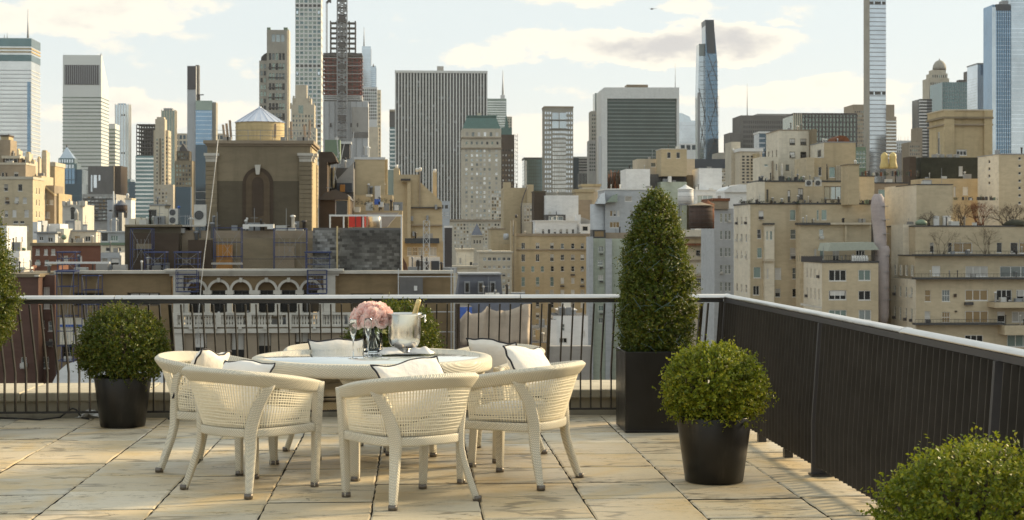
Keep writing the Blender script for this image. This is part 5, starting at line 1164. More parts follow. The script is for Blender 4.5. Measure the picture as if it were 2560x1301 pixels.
# ---------------------------------------------------------------- middle distance, centre
b = Bld('hotel_wing', 'lower cream hotel wing with rows of small windows below the copper-roofed tower', 1195, 900); b.vol(1120, 1262, 552, None, 900, 25, 'limestone', fw=G(1134, 1258, 558, 620, 16, 7, 4.2, 5, 'p', 'bright'), far=True, cop=(1.2, .6, 'brown_stone')); b.vol(1229, 1259, 474, None, 905, 20, 'limestone', fw=G(1229, 1259, 476, 552, 5, 9, 4.4, 6, 'p', 'bright'), far=True)
b = Bld('office_block', 'small pale grey block at the foot of the marble slab tower', 1113, 800); b.vol(1096, 1124, 503, None, 800, 20, 'grey_paint', fw=[(1104, 513, 1109, 522, 'p', 'dark'), (1112, 513, 1120, 522, 'p', 'dark')] + G(1104, 1122, 530, 548, 4, 3, 3, 3, 'p', 'blind'), far=True)
b = Bld('pavilion', 'small stone pavilion with a blue-grey pyramid roof', 1193, 500); b.vol(1178, 1208, 590, None, 500, 6, 'limestone', fw=G(1182, 1204, 598, 612, 3, 1, 4, 9, 'p', 'dark'), cop=(.4, .3, 'limestone')); Yv = 500; z0, z1 = WZ(1193, 589, Yv), WZ(1193, 558, Yv); xa, xb = WX(1179, Yv), WX(1207, Yv); mb = MB(); ap = ((xa + xb) / 2, Yv + 3, z1); q = [(xa, Yv, z0), (xb, Yv, z0), (xb, Yv + 6, z0), (xa, Yv + 6, z0)]
for i in range(4): mb.quad([q[i], q[(i + 1) % 4], ap])
b.add(mb, 'pyramid_roof', 'shingle_grey')
b = Bld('black_chimney', 'black clad chimney with a white cap rising by the tan gable', 1121, 230); b.vol(1112, 1130, 568, None, 230, 2, 'steel_dark', cop=(.3, .08, 'white_trim'))
b = Bld('roof_house', 'pinkish cream roof house with a little blue-topped hatch', 1162, 330); b.vol(1142, 1184, 625, None, 330, 8, 'cream_render', fw=[(1148, 645, 1154, 660, 'plain', 'blind'), (1174, 655, 1181, 664, 'plain', 'dark')], cop=(.4, .25, 'cream_stone')); b.vol(1132, 1193, 668, None, 325, 6, 'cream_stone', cop=(.4, .2, 'limestone'))
b = Bld('tan_house', 'tan block with a grey round clock-like vent among the roofs', 1240, 420); b.vol(1226, 1262, 573, None, 420, 12, 'tan_brick', cop=(.4, .2, 'brown_stone')); b.vol(1259, 1277, 610, None, 416, 8, 'tan_brick'); b.lathe(1265, 600, 414, [(6, 0), (7, 8), (6, 15), (.4, 16)], 'grey_paint', 'vent_drum', 12)
b = Bld('apartment_house', 'low cream apartment house with two rows of sunlit windows', 1240, 380); b.vol(1198, 1280, 631, None, 380, 14, 'cream_stone', fw=G(1206, 1278, 640, 656, 6, 1, 8, 8, 'two', 'mix') + G(1206, 1278, 660, 676, 6, 1, 7, 7, 'two', 'bright') + G(1240, 1278, 680, 740, 3, 4, 6, 8, 'sash', 'bright'), cop=(.4, .2, 'limestone'))
b = Bld('mansard_house', 'grey slate mansard roof behind the railing top', 1198, 250); b.poly([(1143, 740), (1256, 740), (1252, 687), (1150, 687)], 250, 10, 'shingle_grey', 'mansard_roof'); b.vol(1138, 1258, 738, None, 249.5, 10, 'grey_stone'); b.box(1147, 1255, 684, 688, 249.6, 10, 'steel_grey', 'ridge')
for p in (1168, 1202, 1232): b.box(p - 7, p + 7, 704, 734, 248.8, 2, 'steel_grey', 'dormer'); b.box(p - 4, p + 4, 708, 730, 248.7, .2, 'pane_dark', 'dormer_pane')
b = Bld('brick_stack_house', 'tall blank tan brick house with a rusty pipe and two chimneys', 1296, 450); b.vol(1259, 1320, 470, None, 450, 14, 'tan_brick'); b.vol(1259, 1277, 456, 475, 452, 4, 'tan_brick'); b.vol(1319, 1334, 462, None, 446, 6, 'tan_brick', fw=[]); b.vol(1304, 1334, 508, None, 444, 4, 'limestone', fw=G(1309, 1331, 512, 556, 3, 5, 5, 6, 'plain', 'bright')); mb = MB(); mb.tube([(WX(p, 443), 443, WZ(p, q, 443)) for p, q in ((1319, 466), (1312, 482), (1306, 500), (1303, 520), (1303, 585))], .16, 5); b.add(mb, 'drain_pipe', 'steel_dark')
b = Bld('dark_stack', 'dark brick chimney stack beside a white penthouse', 1349, 430); b.vol(1335, 1364, 480, None, 430, 8, 'dark_brick', cop=(.4, .12, 'brown_brick'))
b = Bld('white_penthouse', 'blank white penthouse above a white arcaded storey', 1400, 425); b.vol(1364, 1446, 489, None, 425, 10, 'white_paint'); b.vol(1364, 1414, 537, None, 419, 5, 'steel_dark', fw=[(1372, 541, 1408, 551, 'three', 'sky')]); b.vol(1338, 1442, 553, None, 414, 8, 'white_paint', fw=G(1350, 1440, 572, 586, 6, 1, 6, 11, 'two', 'dark'), cop=(.3, .2, 'white_trim')); b.vol(1440, 1452, 537, None, 415, 3, 'white_paint'); b.vol(1450, 1476, 560, None, 412, 6, 'white_paint', fw=[(1456, 566, 1470, 578, 'plain', 'dark')]); b.poly([(1446, 540), (1478, 552), (1478, 572), (1446, 566)], 416, 4, 'concrete', 'stair')
b = Bld('rooftop_house', 'jumble of tan cornices and domes behind the white penthouse', 1470, 520); b.vol(1440, 1484, 478, None, 520, 10, 'tan_brick', cop=(1, .4, 'ochre_stone')); b.vol(1456, 1500, 464, None, 530, 10, 'cream_stone', cop=(.8, .4, 'ochre_stone')); b.vol(1446, 1480, 500, None, 470, 8, 'brown_stone')
b = Bld('apartment_house', 'tan apartment house with a regular front of small sash windows', 1385, 400)
wins = []
for y, h in ((615, 15), (645, 18)): wins += [(p - 4.5, y - h / 2, p + 4.5, y + h / 2, 'two', 'dark') for p in (1308, 1344, 1380)]
wins += [(p - 4, 609, p + 4, 622, 'sash', 'mix') for p in (1406, 1432, 1456)] + [(p - 4.5, 637, p + 4.5, 651, 'grid', 'mix') for p in (1406, 1432, 1456)]
wins += [(p - 4, 666, p + 4, 680, 'sash', 'mint') for p in (1308, 1332, 1356)] + [(p - 4, 666, p + 4, 679, 'sash', 'dark') for p in (1381, 1406, 1432, 1456)]
wins += [(p - 4.5, 693, p + 4.5, 716, 'sash', 'mint') for p in (1308, 1344, 1380)] + [(p - 4, 695, p + 4, 709, 'sash', 'blind') for p in (1406, 1432)] + [(1452, 696, 1460, 709, 'sash', 'dark')]
for y, pn in ((733, 'blind'), (762, 'mix'), (790, 'dark'), (818, 'mix')): wins += [(p - 4.5, y - 8, p + 4.5, y + 8, 'sash', pn) for p in (1308, 1344, 1380, 1406, 1432, 1456)]
b.vol(1290, 1478, 588, None, 400, 16, 'tan_brick', fw=wins, cop=(.6, .3, 'brown_stone')); b.box(1289, 1479, 623, 626, 399.6, .6, 'brown_stone', 'string_course'); b.vol(1278, 1291, 552, None, 399, 5, 'tan_brick'); b.box(1283, 1285, 550, 740, 398.6, .3, 'brown_stone', 'downpipe')
for p, y in ((1406, 714), (1456, 714), (1432, 686)): b.box(p - 5, p + 5, y, y + 3.5, 399.3, .8, 'steel_dark', 'air_conditioner')
o = Bld('roof_mast', 'short lamp mast at the corner of the tan apartment house', 1291, 398, 'mast'); o.mast(1283, 548, 590, 398, .12, 'steel_grey'); o.lathe(1291, 545, 398, [(2, 0), (4, 4), (3, 7), (.4, 9)], 'steel_dark', 'lamp', 8)
# low things seen through the bars
b = Bld('white_annex', 'white rendered annex with a grey window seen through the bars', 1425, 150); b.vol(1383, 1470, 790, None, 150, 6, 'white_paint', fw=[(1402, 810, 1412, 828, 'sash', 'sky'), (1398, 845, 1418, 858, 'two', 'dark'), (1457, 828, 1462, 843, 'plain', 'blind')]); b.vol(1374, 1392, 800, None, 149, 3, 'white_paint'); b.vol(1396, 1440, 776, 792, 153, 3, 'grey_paint', cop=(.1, .1, 'white_trim')); b.box(1370, 1480, 866, 1000, 147, 1, 'concrete', 'yard_wall')
b = Bld('yard_block', 'low grey block and yellow tank below the tan apartment house', 1350, 160); b.vol(1326, 1382, 820, None, 160, 5, 'grey_stone', fw=[(1334, 826, 1356, 840, 'plain', 'sky')]); b.vol(1342, 1356, 825, 850, 157, 1.5, 'ochre_stone'); b.vol(1326, 1384, 858, None, 155, 4, 'ochre_stone')
o = Bld('debris_net', 'ragged beige debris netting draped over a roof edge', 1235, 120, 'netting')
Yn = 120; top = [(1140, 812), (1150, 800), (1158, 788), (1168, 777), (1178, 786), (1190, 784), (1203, 782), (1212, 774), (1218, 766), (1228, 774), (1240, 778), (1252, 776), (1262, 778), (1272, 776), (1284, 772), (1298, 768), (1306, 764), (1312, 760), (1326, 760)]
rn = random.Random(3); mb = MB(); rows = []
for i, (p, q) in enumerate(top):
    col_ = []
    for j in range(7):
        f = j / 6; col_.append((WX(p + (rn.random() - .5) * 3, Yn), Yn + .25 * math.sin(i * 1.7 + f * 2) + rn.uniform(-.05, .05), WZ(p, q + (862 - q) * f, Yn)))
    rows.append(col_)
mb.grid(rows); nt_o = o.add(mb, 'net', 'tarp_beige'); nt_o.modifiers.new('thickness', 'SOLIDIFY').thickness = .04
b = Bld('parapet_house', 'grey-mauve rendered parapet below the debris netting', 1240, 121); wallmat('mauve_render', (.22, .19, .19)); b.vol(1145, 1322, 838, None, 121, 6, 'mauve_render', cop=(.15, .1, 'concrete')); b.box(1138, 1150, 760, 1000, 119, .6, 'dark_brick', 'post'); b.vol(1145, 1180, 768, None, 124, 3, 'blue_sheet'); b.vol(1176, 1330, 752, None, 127, 4, 'shingle_grey')
# ---------------------------------------------------------------- white and sage houses behind the tall topiary
b = Bld('sage_house', 'white and sage stuccoed house with a curved glazed bay', 1555, 350)
b.vol(1513, 1640, 474, None, 352, 14, 'grey_paint', fw=[(1525, 527, 1531, 541, 'plain', 'lit'), (1534, 527, 1540, 541, 'plain', 'dark'), (1543, 527, 1549, 541, 'plain', 'blind'), (1524, 555, 1549, 570, 'three', 'lit'), (1562, 491, 1580, 504, 'plain', 'blind'), (1576, 527, 1584, 541, 'plain', 'dark'), (1602, 492, 1618, 504, 'plain', 'blind')], cop=(.3, .15, 'white_trim'))
b.lathe(1496, 700, 354, [(21, 0), (21, 190)], 'grey_paint', 'curved_bay', 20); b.poly([(1490, 510), (1514, 510), (1512, 482), (1502, 486)], 350, 3, 'glass_pale', 'conservatory_glass'); b.poly([(1516, 506), (1544, 506), (1544, 484), (1530, 490)], 349.5, 3, 'glass_green', 'conservatory_glass')
b.vol(1482, 1514, 575, None, 345, 5, 'dark_trim', fw=[(1486, 578, 1510, 592, 'three', 'lit')], frame='bronze_trim'); b.vol(1482, 1514, 596, None, 344, 5, 'sage_paint', fw=[(1496, 616, 1509, 630, 'two', 'sky'), (1494, 650, 1508, 664, 'sash', 'sky'), (1495, 688, 1508, 700, 'two', 'blind'), (1496, 764, 1509, 778, 'two', 'mint'), (1496, 795, 1508, 808, 'two', 'sky')]); b.vol(1514, 1600, 582, None, 346, 5, 'brown_stone'); b.vol(1514, 1600, 597, None, 344.5, 5, 'sage_paint', fw=[]); b.vol(1473, 1483, 592, None, 343, 6, 'grey_paint'); b.vol(1514, 1530, 597, None, 343.4, 4, 'grey_paint')
for q in (634, 668, 703, 784): b.box(1500, 1508, q, q + 3, 343.2, .8, 'steel_dark', 'air_conditioner')
b = Bld('white_roof_house', 'row of white roof boxes around a tan lift tower with two black windows', 1680, 370)
b.vol(1565, 1625, 423, None, 372, 10, 'white_paint', fw=[]); b.vol(1593, 1655, 398, None, 385, 8, 'cream_stone', fw=[(1627, 407, 1640, 418, 'plain', 'sky')]); b.vol(1626, 1652, 436, None, 380, 4, 'dark_concrete'); b.vol(1653, 1717, 373, 441, 376, 8, 'tan_brick', fw=[(1668, 381, 1677, 396, 'plain', 'dark'), (1691, 381, 1700, 396, 'plain', 'dark')], cop=(.2, .1, 'pale_stone')); b.vol(1655, 1715, 438, 460, 379, 4, 'dark_trim'); b.vol(1652, 1717, 455, None, 374, 6, 'sage_paint'); b.box(1671, 1679, 441, 456, 373.5, 1, 'white_trim', 'post')
b.vol(1717, 1737, 398, None, 388, 6, 'cream_stone'); b.vol(1717, 1748, 438, None, 380, 5, 'umber_brick'); b.vol(1748, 1805, 421, None, 372, 9, 'white_paint'); b.vol(1738, 1808, 476, None, 366, 6, 'white_paint', fw=[(1743, 489, 1783, 514, 'three', 'sky')], cop=(.2, .2, 'white_trim'))
b = Bld('dark_hedge', 'dark brown bare hedge trees on the white roofs', 1542, 400, 'hedge'); rg = random.Random(8)
for i in range(60):
    p = rg.uniform(1520, 1562); mb = MB(); q = rg.uniform(424, 445); mb.tube([(WX(p, 400), 400 + rg.uniform(-2, 2), WZ(p, 474, 400)), (WX(p + rg.uniform(-3, 3), 400), 400 + rg.uniform(-2, 2), WZ(p, q, 400))], [.25, .1], 4); b.add(mb, 'stem', 'rust' if i % 2 else 'dark_brick')
b = Bld('office_block', 'long low block with a black fascia and yellowish windows', 1782, 900); b.vol(1737, 1826, 400, None, 900, 25, 'limestone', fw=G(1804, 1826, 425, 470, 4, 6, 4, 4, 'p', 'bright'), far=True); b.box(1736, 1826, 398, 421, 899, 27, 'navy_clad', 'fascia'); b.vol(1796, 1828, 382, None, 930, 20, 'grey_stone')
water_tank('water_tank', 'white painted roof tank with conical roof beside the tall topiary', 1714, 462, 474, 510, 20, 300, 'white_paint', 'white_trim', 545, 'steel_grey', 3)
b = water_tank('water_tank', 'squat dark stained wooden tank with a rusty streaked side', 1752, 506, 514, 572, 30, 285, 'tank_wood', 'brown_stone', 573, 'dark_trim', 6)
b = water_tank('water_tank', 'rust-red wooden tank half hidden behind the dark tank', 1768, 500, 512, 572, 18, 292, 'rust', 'rust', 573, 'dark_trim', 4)
b = Bld('ornate_house', 'cream house with rusty cornices and arched sunlit panels', 1757, 340); b.vol(1715, 1792, 600, None, 340, 10, 'cream_stone', fw=[(1740, 626, 1751, 640, 'sash', 'dark'), (1741, 657, 1753, 684, 'sash', 'blind'), (1740, 696, 1753, 717, 'grid', 'dark'), (1780, 626, 1786, 640, 'sash', 'dark')]); b.box(1712, 1790, 575, 592, 338, 9, 'cream_render', 'parapet'); b.box(1712, 1790, 592, 616, 338.8, 2, 'ochre_stone', 'frieze'); b.box(1712, 1791, 609, 614, 338, 2, 'rust', 'cornice'); b.box(1712, 1791, 594, 597, 338.3, 1.5, 'brown_stone', 'cornice')
for q in (650, 690): b.box(1712, 1790, q, q + 2.5, 339.6, .6, 'brown_stone', 'string_course')
b = Bld('grey_house', 'pale grey house side with narrow windows and a rusty cornice', 1806, 300); b.vol(1786, 1834, 522, None, 300, 14, 'grey_paint', fw=[(p - 3, 534 + r * 43, p + 3, 556 + r * 43, 'sash', 'sky') for r in range(5) for p in (1803, 1815, 1824)]); b.vol(1785, 1822, 500, 523, 299.4, 12, 'brown_stone', cop=(.5, .2, 'rust'))
b = Bld('white_vault', 'long white vaulted roof house behind the beige terraces', 1850, 330); b.vol(1812, 1890, 480, None, 330, 10, 'white_paint'); b.poly([(1812, 481), (1890, 481), (1890, 463), (1850, 461), (1826, 466), (1812, 476)], 329.5, 10, 'white_paint', 'vault_roof')
b = Bld('apartment_tower', 'cream tower with three columns of dark arched windows', 1866, 600); b.vol(1850, 1905, 376, None, 600, 15, 'cream_stone', fw=G(1853, 1886, 388, 460, 3, 9, 6.5, 4.6, 'p', 'dark'), far=True, cop=(1.2, .4, 'white_trim')); b.vol(1828, 1851, 355, None, 610, 12, 'limestone'); b.vol(1888, 1902, 384, None, 596, 5, 'ochre_stone')
for p in (1833, 1862, 1893): b.lathe(p, 378, 600, [(2, 0), (2.5, 4), (1.5, 6), (.3, 7)], 'white_trim', 'cowl', 8)
# ---------------------------------------------------------------- big beige terraces
b = Bld('terraced_house', 'large beige apartment house stepping back in roof terraces under a chimney', 2020, 240)
K = 'sash'
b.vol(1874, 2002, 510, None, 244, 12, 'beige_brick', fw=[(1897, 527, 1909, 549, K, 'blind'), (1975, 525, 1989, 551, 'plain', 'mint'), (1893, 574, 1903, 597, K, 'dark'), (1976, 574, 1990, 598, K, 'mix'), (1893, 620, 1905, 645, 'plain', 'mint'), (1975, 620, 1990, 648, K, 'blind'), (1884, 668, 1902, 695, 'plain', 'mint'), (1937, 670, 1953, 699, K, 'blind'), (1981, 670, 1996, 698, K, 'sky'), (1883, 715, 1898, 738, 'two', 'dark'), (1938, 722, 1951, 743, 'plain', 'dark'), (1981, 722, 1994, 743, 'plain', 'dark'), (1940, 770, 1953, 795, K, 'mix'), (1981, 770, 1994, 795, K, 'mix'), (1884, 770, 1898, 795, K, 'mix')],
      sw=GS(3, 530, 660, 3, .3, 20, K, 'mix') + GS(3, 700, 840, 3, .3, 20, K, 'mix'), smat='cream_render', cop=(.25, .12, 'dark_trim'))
b.vol(1912, 1936, 561, None, 243, 3, 'cream_render', fw=[(1916, 578, 1920, 600, 'plain', 'mint'), (1925, 578, 1931, 600, 'plain', 'mint'), (1917, 672, 1921, 697, 'plain', 'blind')]); b.box(1911, 1937, 558, 562, 242.6, 3.5, 'dark_trim', 'ledge'); b.box(1911, 1937, 648, 654, 242.5, 3.5, 'cream_stone', 'ledge'); b.box(1872, 1876, 512, 900, 243.7, .4, 'cream_render', 'corner_strip')
b.vol(2002, 2178, 510, None, 242, 10, 'beige_brick', fw=[(2042, 525, 2047, 550, 'plain', 'mint'), (2054, 525, 2067, 550, 'plain', 'mint')], cop=(.25, .12, 'dark_trim')); b.vol(2001, 2178, 561, None, 239, 3, 'beige_brick', fw=[(2048, 574, 2059, 598, K, 'sky'), (2036, 622, 2041, 645, 'plain', 'blind'), (2050, 620, 2060, 648, 'plain', 'mint'), (2082, 626, 2098, 655, 'two', 'dark'), (2140, 626, 2162, 655, 'three', 'dark')], side='l'); b.box(2000, 2077, 557, 563, 238.3, 3.2, 'dark_trim', 'ledge'); b.box(2077, 2179, 557, 562, 238.2, 3.2, 'cream_stone', 'ledge'); b.box(2112, 2118, 563, 610, 238.6, .5, 'beige_brick', 'pilaster')
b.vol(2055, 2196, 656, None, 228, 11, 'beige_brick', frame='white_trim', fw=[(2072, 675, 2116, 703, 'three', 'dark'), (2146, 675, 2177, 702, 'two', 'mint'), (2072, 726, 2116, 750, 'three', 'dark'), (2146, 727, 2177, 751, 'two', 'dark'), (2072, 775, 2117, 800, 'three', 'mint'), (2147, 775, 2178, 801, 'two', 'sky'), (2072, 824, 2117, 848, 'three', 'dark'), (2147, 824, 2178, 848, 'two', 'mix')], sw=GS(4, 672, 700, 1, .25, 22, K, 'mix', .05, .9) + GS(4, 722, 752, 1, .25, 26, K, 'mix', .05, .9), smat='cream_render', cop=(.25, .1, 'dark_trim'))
mb = MB(); Ya = 228
for i in range(34): p = 2003 + i * 5.8; mb.bar((WX(p, Ya), Ya + .3 + (2 if p < 2055 else 0), WZ(p, 655, Ya)), (WX(p, Ya), Ya + .3 + (2 if p < 2055 else 0), WZ(p, 640, Ya)), .02, 3)
mb.bar((WX(2052, Ya), Ya + .3, WZ(2052, 640, Ya)), (WX(2196, Ya), Ya + .3, WZ(2196, 640, Ya)), .04); b.add(mb, 'terrace_railing', 'dark_trim'); b.box(2003, 2056, 641, 655, Ya + 2.2, .1, 'steel_dark', 'rail_panel')
b.poly([(2070, 628), (2198, 625), (2184, 606), (2076, 608)], Ya + 2, 6, 'awning_canvas', 'awning')
for i in range(6): x = WX(2136 + i * 7, Ya); mb = MB(); mb.box(x, x + .35, Ya + 1.2, Ya + 1.6, WZ(2140, 655, Ya), WZ(2140, 645, Ya)); mb.box(x, x + .35, Ya + 1.55, Ya + 1.62, WZ(2140, 645, Ya), WZ(2140, 639, Ya)); b.add(mb, 'terrace_chair', 'white_trim')
b.poly([(2003, 758), (2054, 768), (2054, 772), (2003, 764)], 227.6, .5, 'pale_stone', 'ledge')
# middle tier and penthouse
b.vol(1896, 2130, 454, None, 248, 8, 'beige_brick', fw=[(1916, 474, 1921, 505, 'plain', 'dark'), (1969, 476, 1976, 506, 'plain', 'dark'), (1995, 471, 2008, 500, 'two', 'dark'), (2060, 466, 2118, 500, 'four', 'sky')], frame='bronze_trim', cop=(.25, .12, 'dark_trim')); b.vol(1893, 1912, 455, None, 246, 8, 'cream_render')
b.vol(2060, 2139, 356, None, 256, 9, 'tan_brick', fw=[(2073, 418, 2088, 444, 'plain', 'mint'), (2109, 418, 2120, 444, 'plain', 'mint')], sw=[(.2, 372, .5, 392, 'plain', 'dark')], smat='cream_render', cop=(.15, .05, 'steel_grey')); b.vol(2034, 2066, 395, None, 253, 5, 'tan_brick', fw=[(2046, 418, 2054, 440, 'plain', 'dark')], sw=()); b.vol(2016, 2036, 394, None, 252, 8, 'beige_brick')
for i in range(5): b.box(2091 + i * 3.6, 2092.4 + i * 3.6, 414, 452, 255.8, .3, 'cream_render', 'pipe')
mb = MB(); mb.tube([(WX(p, 255), 255, WZ(p, q, 255)) for p, q in ((2054, 405), (2058, 410), (2066, 412), (2067, 420), (2067, 450))], .13, 6); b.add(mb, 'flue', 'dark_trim')
b.poly([(2085, 356), (2125, 356), (2121, 346), (2112, 340), (2100, 339), (2090, 345)], 258, 5, 'rust', 'round_roof')
b.vol(1948, 2042, 326, None, 266, 10, 'cream_render', fw=[(1974, 347, 1988, 363, 'grid', 'dark'), (2001, 347, 2016, 363, 'grid', 'dark'), (1974, 380, 1988, 395, K, 'dark'), (2001, 380, 2016, 395, K, 'dark'), (1964, 412, 1973, 427, 'plain', 'sky')], sw=GS(3, 372, 392, 1, .25, 17, 'plain', 'dark'), frame='bronze_trim', cop=(.15, .08, 'brown_stone')); b.vol(1901, 1946, 393, None, 262, 6, 'cream_render', fw=[(1911, 411, 1920, 416, 'plain', 'mint'), (1940, 410, 1943, 427, 'plain', 'dark')]); b.box(1931, 1934, 402, 450, 261.5, .4, 'brown_stone', 'downpipe'); b.vol(2030, 2042, 323, None, 264, 3, 'umber_brick')
b.vol(2120, 2148, 412, 512, 238, 4, 'tan_brick', name='chimney', cop=(.2, .1, 'umber_brick')); b.lathe(2138, 410, 239, [(3, 0), (3, 6), (4, 7), (1, 10)], 'white_trim', 'chimney_pot', 8)
b.vol(2148, 2186, 441, None, 264, 8, 'beige_brick', cop=(.2, .1, 'dark_trim')); b.vol(2148, 2270, 458, None, 268, 8, 'brown_stone', fw=[(2196, 474, 2218, 496, 'plain', 'mint'), (2221, 474, 2228, 494, 'plain', 'mint')], cop=(.2, .1, 'dark_trim'))
ac('condenser', 'square white condenser on the beige terrace wall, nearer the drain pipe', 2015, 2031, 450, 466, 244.6); ac('condenser', 'square white condenser on the beige terrace wall, nearer the chimney', 2038, 2054, 450, 466, 244.6)
def clutter(name, lbl, p0, p1, pb, hmin, hmax, Yc, n, mats, seed, cat='roof plants'):
    o = Bld(name, lbl, (p0 + p1) / 2, Yc, cat, Z=WZ(p0, pb, Yc)); rr = random.Random(seed)
    for i in range(n):
        p = rr.uniform(p0, p1); h = rr.uniform(hmin, hmax); w = rr.uniform(2, 5)
        if rr.random() < .6: clump(o, p, pb + 1, Yc + rr.uniform(-1, 1), w * 1.2, h, rr.choice(('leaf_far', 'leaf_far', 'leaf_bare')), seed * 100 + i)
        else: o.box(p, p + w, pb - h * .6, pb + 1, Yc + rr.uniform(-1, 1), .5, rr.choice(mats), 'planter')
DK = ['steel_dark', 'green_box', 'dark_trim', 'navy_clad', 'dark_brick']
clutter('roof_garden', 'dark planters and furniture along the beige terrace edge', 1842, 2120, 508, 5, 16, 243.5, 46, DK, 1); clutter('roof_garden', 'dark pots and a statue on the upper beige terrace', 1897, 2010, 452, 5, 18, 252, 30, DK + ['pale_stone'], 2); clutter('roof_garden', 'dark pots beside the beige chimney', 2150, 2178, 509, 6, 16, 241.5, 10, DK, 3); clutter('roof_garden', 'bare shrubs and pots on the brown roof beside the gold ornaments', 2150, 2300, 440, 8, 26, 275, 44, DK + ['rust', 'pale_stone'], 5)
o = Bld('roof_statue', 'slim pale garden statue between two dark planters', 1955, 251, 'statue', Z=WZ(1955, 452, 251)); o.lathe(1955, 442, 251, [(4, 0), (2.5, 6), (3.4, 12), (2.2, 20), (3, 24), (1.2, 27), (1.8, 31), (.3, 33)], 'pale_stone', 'figure', 10); o.box(1949, 1961, 441, 453, 250.7, .8, 'dark_trim', 'plinth')
# debris chute wrapped in netting
o = Bld('shrouded_chute', 'tall pinkish white shrouded chute between two beige houses', 2206, 231, 'chute', Z=WZ(2206, 810, 231)); Yc = 231
def seg(nm, P):
    mb = MB(); rows = []
    for (c, w, q) in P: rows.append([(WX(c, Yc) + w * Yc / FPX * math.cos(2 * math.pi * i / 12) + .1 * math.sin(i * 3 + q), Yc + 1 + w * Yc / FPX * math.sin(2 * math.pi * i / 12), WZ(c, q, Yc)) for i in range(13)])
    mb.grid(rows); mb.f = [tuple(reversed(f)) for f in mb.f]; o.add(mb, nm, 'tarp_pink')
seg('net_sleeve', [(2200, 9, 485), (2199, 15, 494), (2199, 18, 516), (2201, 17, 550), (2204, 16, 585), (2206, 15, 622)]); seg('net_sleeve', [(2210, 16, 615), (2211, 19, 625), (2210, 17, 640), (2211, 16.5, 690), (2212, 16, 740), (2214, 14, 790), (2214, 10, 806), (2214, 3, 812)])
for q in (516, 550, 585, 640, 680, 720, 750): o.lathe(2204 + (q - 516) * .03, q, Yc + 1, [(17.6 if q < 560 else 16.8, -.5), (18 if q < 560 else 17.3, 0), (17.6 if q < 560 else 16.8, .5)], 'steel_grey', 'hoop', 14)
b = Bld('shaft_house', 'dark brown recessed house front between chute and pale wall', 2235, 258); b.vol(2177, 2193, 500, None, 256, 3, 'dark_trim'); b.vol(2176, 2275, 512, None, 258, 8, 'brown_brick', fw=[(2228, 525, 2266, 548, 'four', 'dark'), (2230, 580, 2255, 601, 'sash', 'mix'), (2228, 650, 2262, 672, 'four', 'dark')], cop=(.2, .1, 'dark_trim'))  # first box is a dark strip added for the deep shade of the gap
# right-hand terraces
b = Bld('terraced_house', 'wide beige apartment house with long balconies and climbing vines', 2420, 226)
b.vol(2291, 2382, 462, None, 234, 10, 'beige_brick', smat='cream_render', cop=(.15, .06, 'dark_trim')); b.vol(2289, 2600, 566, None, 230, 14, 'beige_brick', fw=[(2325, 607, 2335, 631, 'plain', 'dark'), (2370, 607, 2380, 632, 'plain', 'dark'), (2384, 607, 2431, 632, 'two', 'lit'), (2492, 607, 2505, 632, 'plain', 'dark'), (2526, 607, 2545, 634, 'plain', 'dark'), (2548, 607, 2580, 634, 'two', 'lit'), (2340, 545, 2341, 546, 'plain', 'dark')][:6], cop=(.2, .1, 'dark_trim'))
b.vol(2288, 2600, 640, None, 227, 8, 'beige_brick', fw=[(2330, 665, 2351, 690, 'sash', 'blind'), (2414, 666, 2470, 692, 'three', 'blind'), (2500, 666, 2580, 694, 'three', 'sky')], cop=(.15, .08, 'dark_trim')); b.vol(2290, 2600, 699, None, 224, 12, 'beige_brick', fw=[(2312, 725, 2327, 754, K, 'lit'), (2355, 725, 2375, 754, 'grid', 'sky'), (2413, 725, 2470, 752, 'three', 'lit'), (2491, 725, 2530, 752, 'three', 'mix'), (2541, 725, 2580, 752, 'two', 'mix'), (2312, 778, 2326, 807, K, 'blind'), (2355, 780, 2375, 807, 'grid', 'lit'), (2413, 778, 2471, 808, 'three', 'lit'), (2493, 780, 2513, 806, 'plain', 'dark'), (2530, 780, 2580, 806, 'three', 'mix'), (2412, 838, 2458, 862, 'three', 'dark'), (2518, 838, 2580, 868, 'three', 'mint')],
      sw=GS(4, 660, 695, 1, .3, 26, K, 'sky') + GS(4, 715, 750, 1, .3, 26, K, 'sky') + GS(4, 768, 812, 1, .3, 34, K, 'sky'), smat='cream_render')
b.vol(2488, 2600, 756, 770, 221, 3.5, 'beige_brick', 'balcony'); b.vol(2512, 2600, 814, 838, 221.5, 3, 'beige_brick', 'balcony'); b.box(2286, 2600, 694, 699, 222.9, 1.2, 'dark_trim', 'ledge'); b.box(2288, 2512, 808, 813, 222.6, 1.4, 'dark_trim', 'ledge'); b.box(2287, 2600, 636, 640, 225.8, 1.4, 'dark_trim', 'ledge')
mb = MB()
for (p0, p1, q, Yr, h) in ((2286, 2600, 694, 223, 9), (2288, 2512, 808, 222.7, 9), (2288, 2600, 636, 226, 8)):
    for p in range(p0, p1, 9): mb.bar((WX(p, Yr), Yr, WZ(p, q, Yr)), (WX(p, Yr), Yr, WZ(p, q - h, Yr)), .02, 3)
    mb.bar((WX(p0, Yr), Yr, WZ(p0, q - h, Yr)), (WX(p1, Yr), Yr, WZ(p1, q - h, Yr)), .03, 3)
b.add(mb, 'balcony_railing', 'dark_trim'); b.box(2413, 2434, 756, 763, 223.6, .7, 'steel_dark', 'air_conditioner'); b.box(2385, 2392, 735, 743, 223.8, .4, 'dark_brick', 'vent'); b.box(2388, 2393, 777, 781, 223.8, .4, 'dark_brick', 'vent')
b.vol(2270, 2292, 463, None, 238, 12, 'cream_render', side='l'); b.vol(2258, 2292, 562, None, 233, 6, 'cream_render'); 
for p0, p1 in ((2335, 2348), (2359, 2377)): b.box(p0, p1, 540, 565, 233.4, .5, 'white_trim', 'garden_screen')
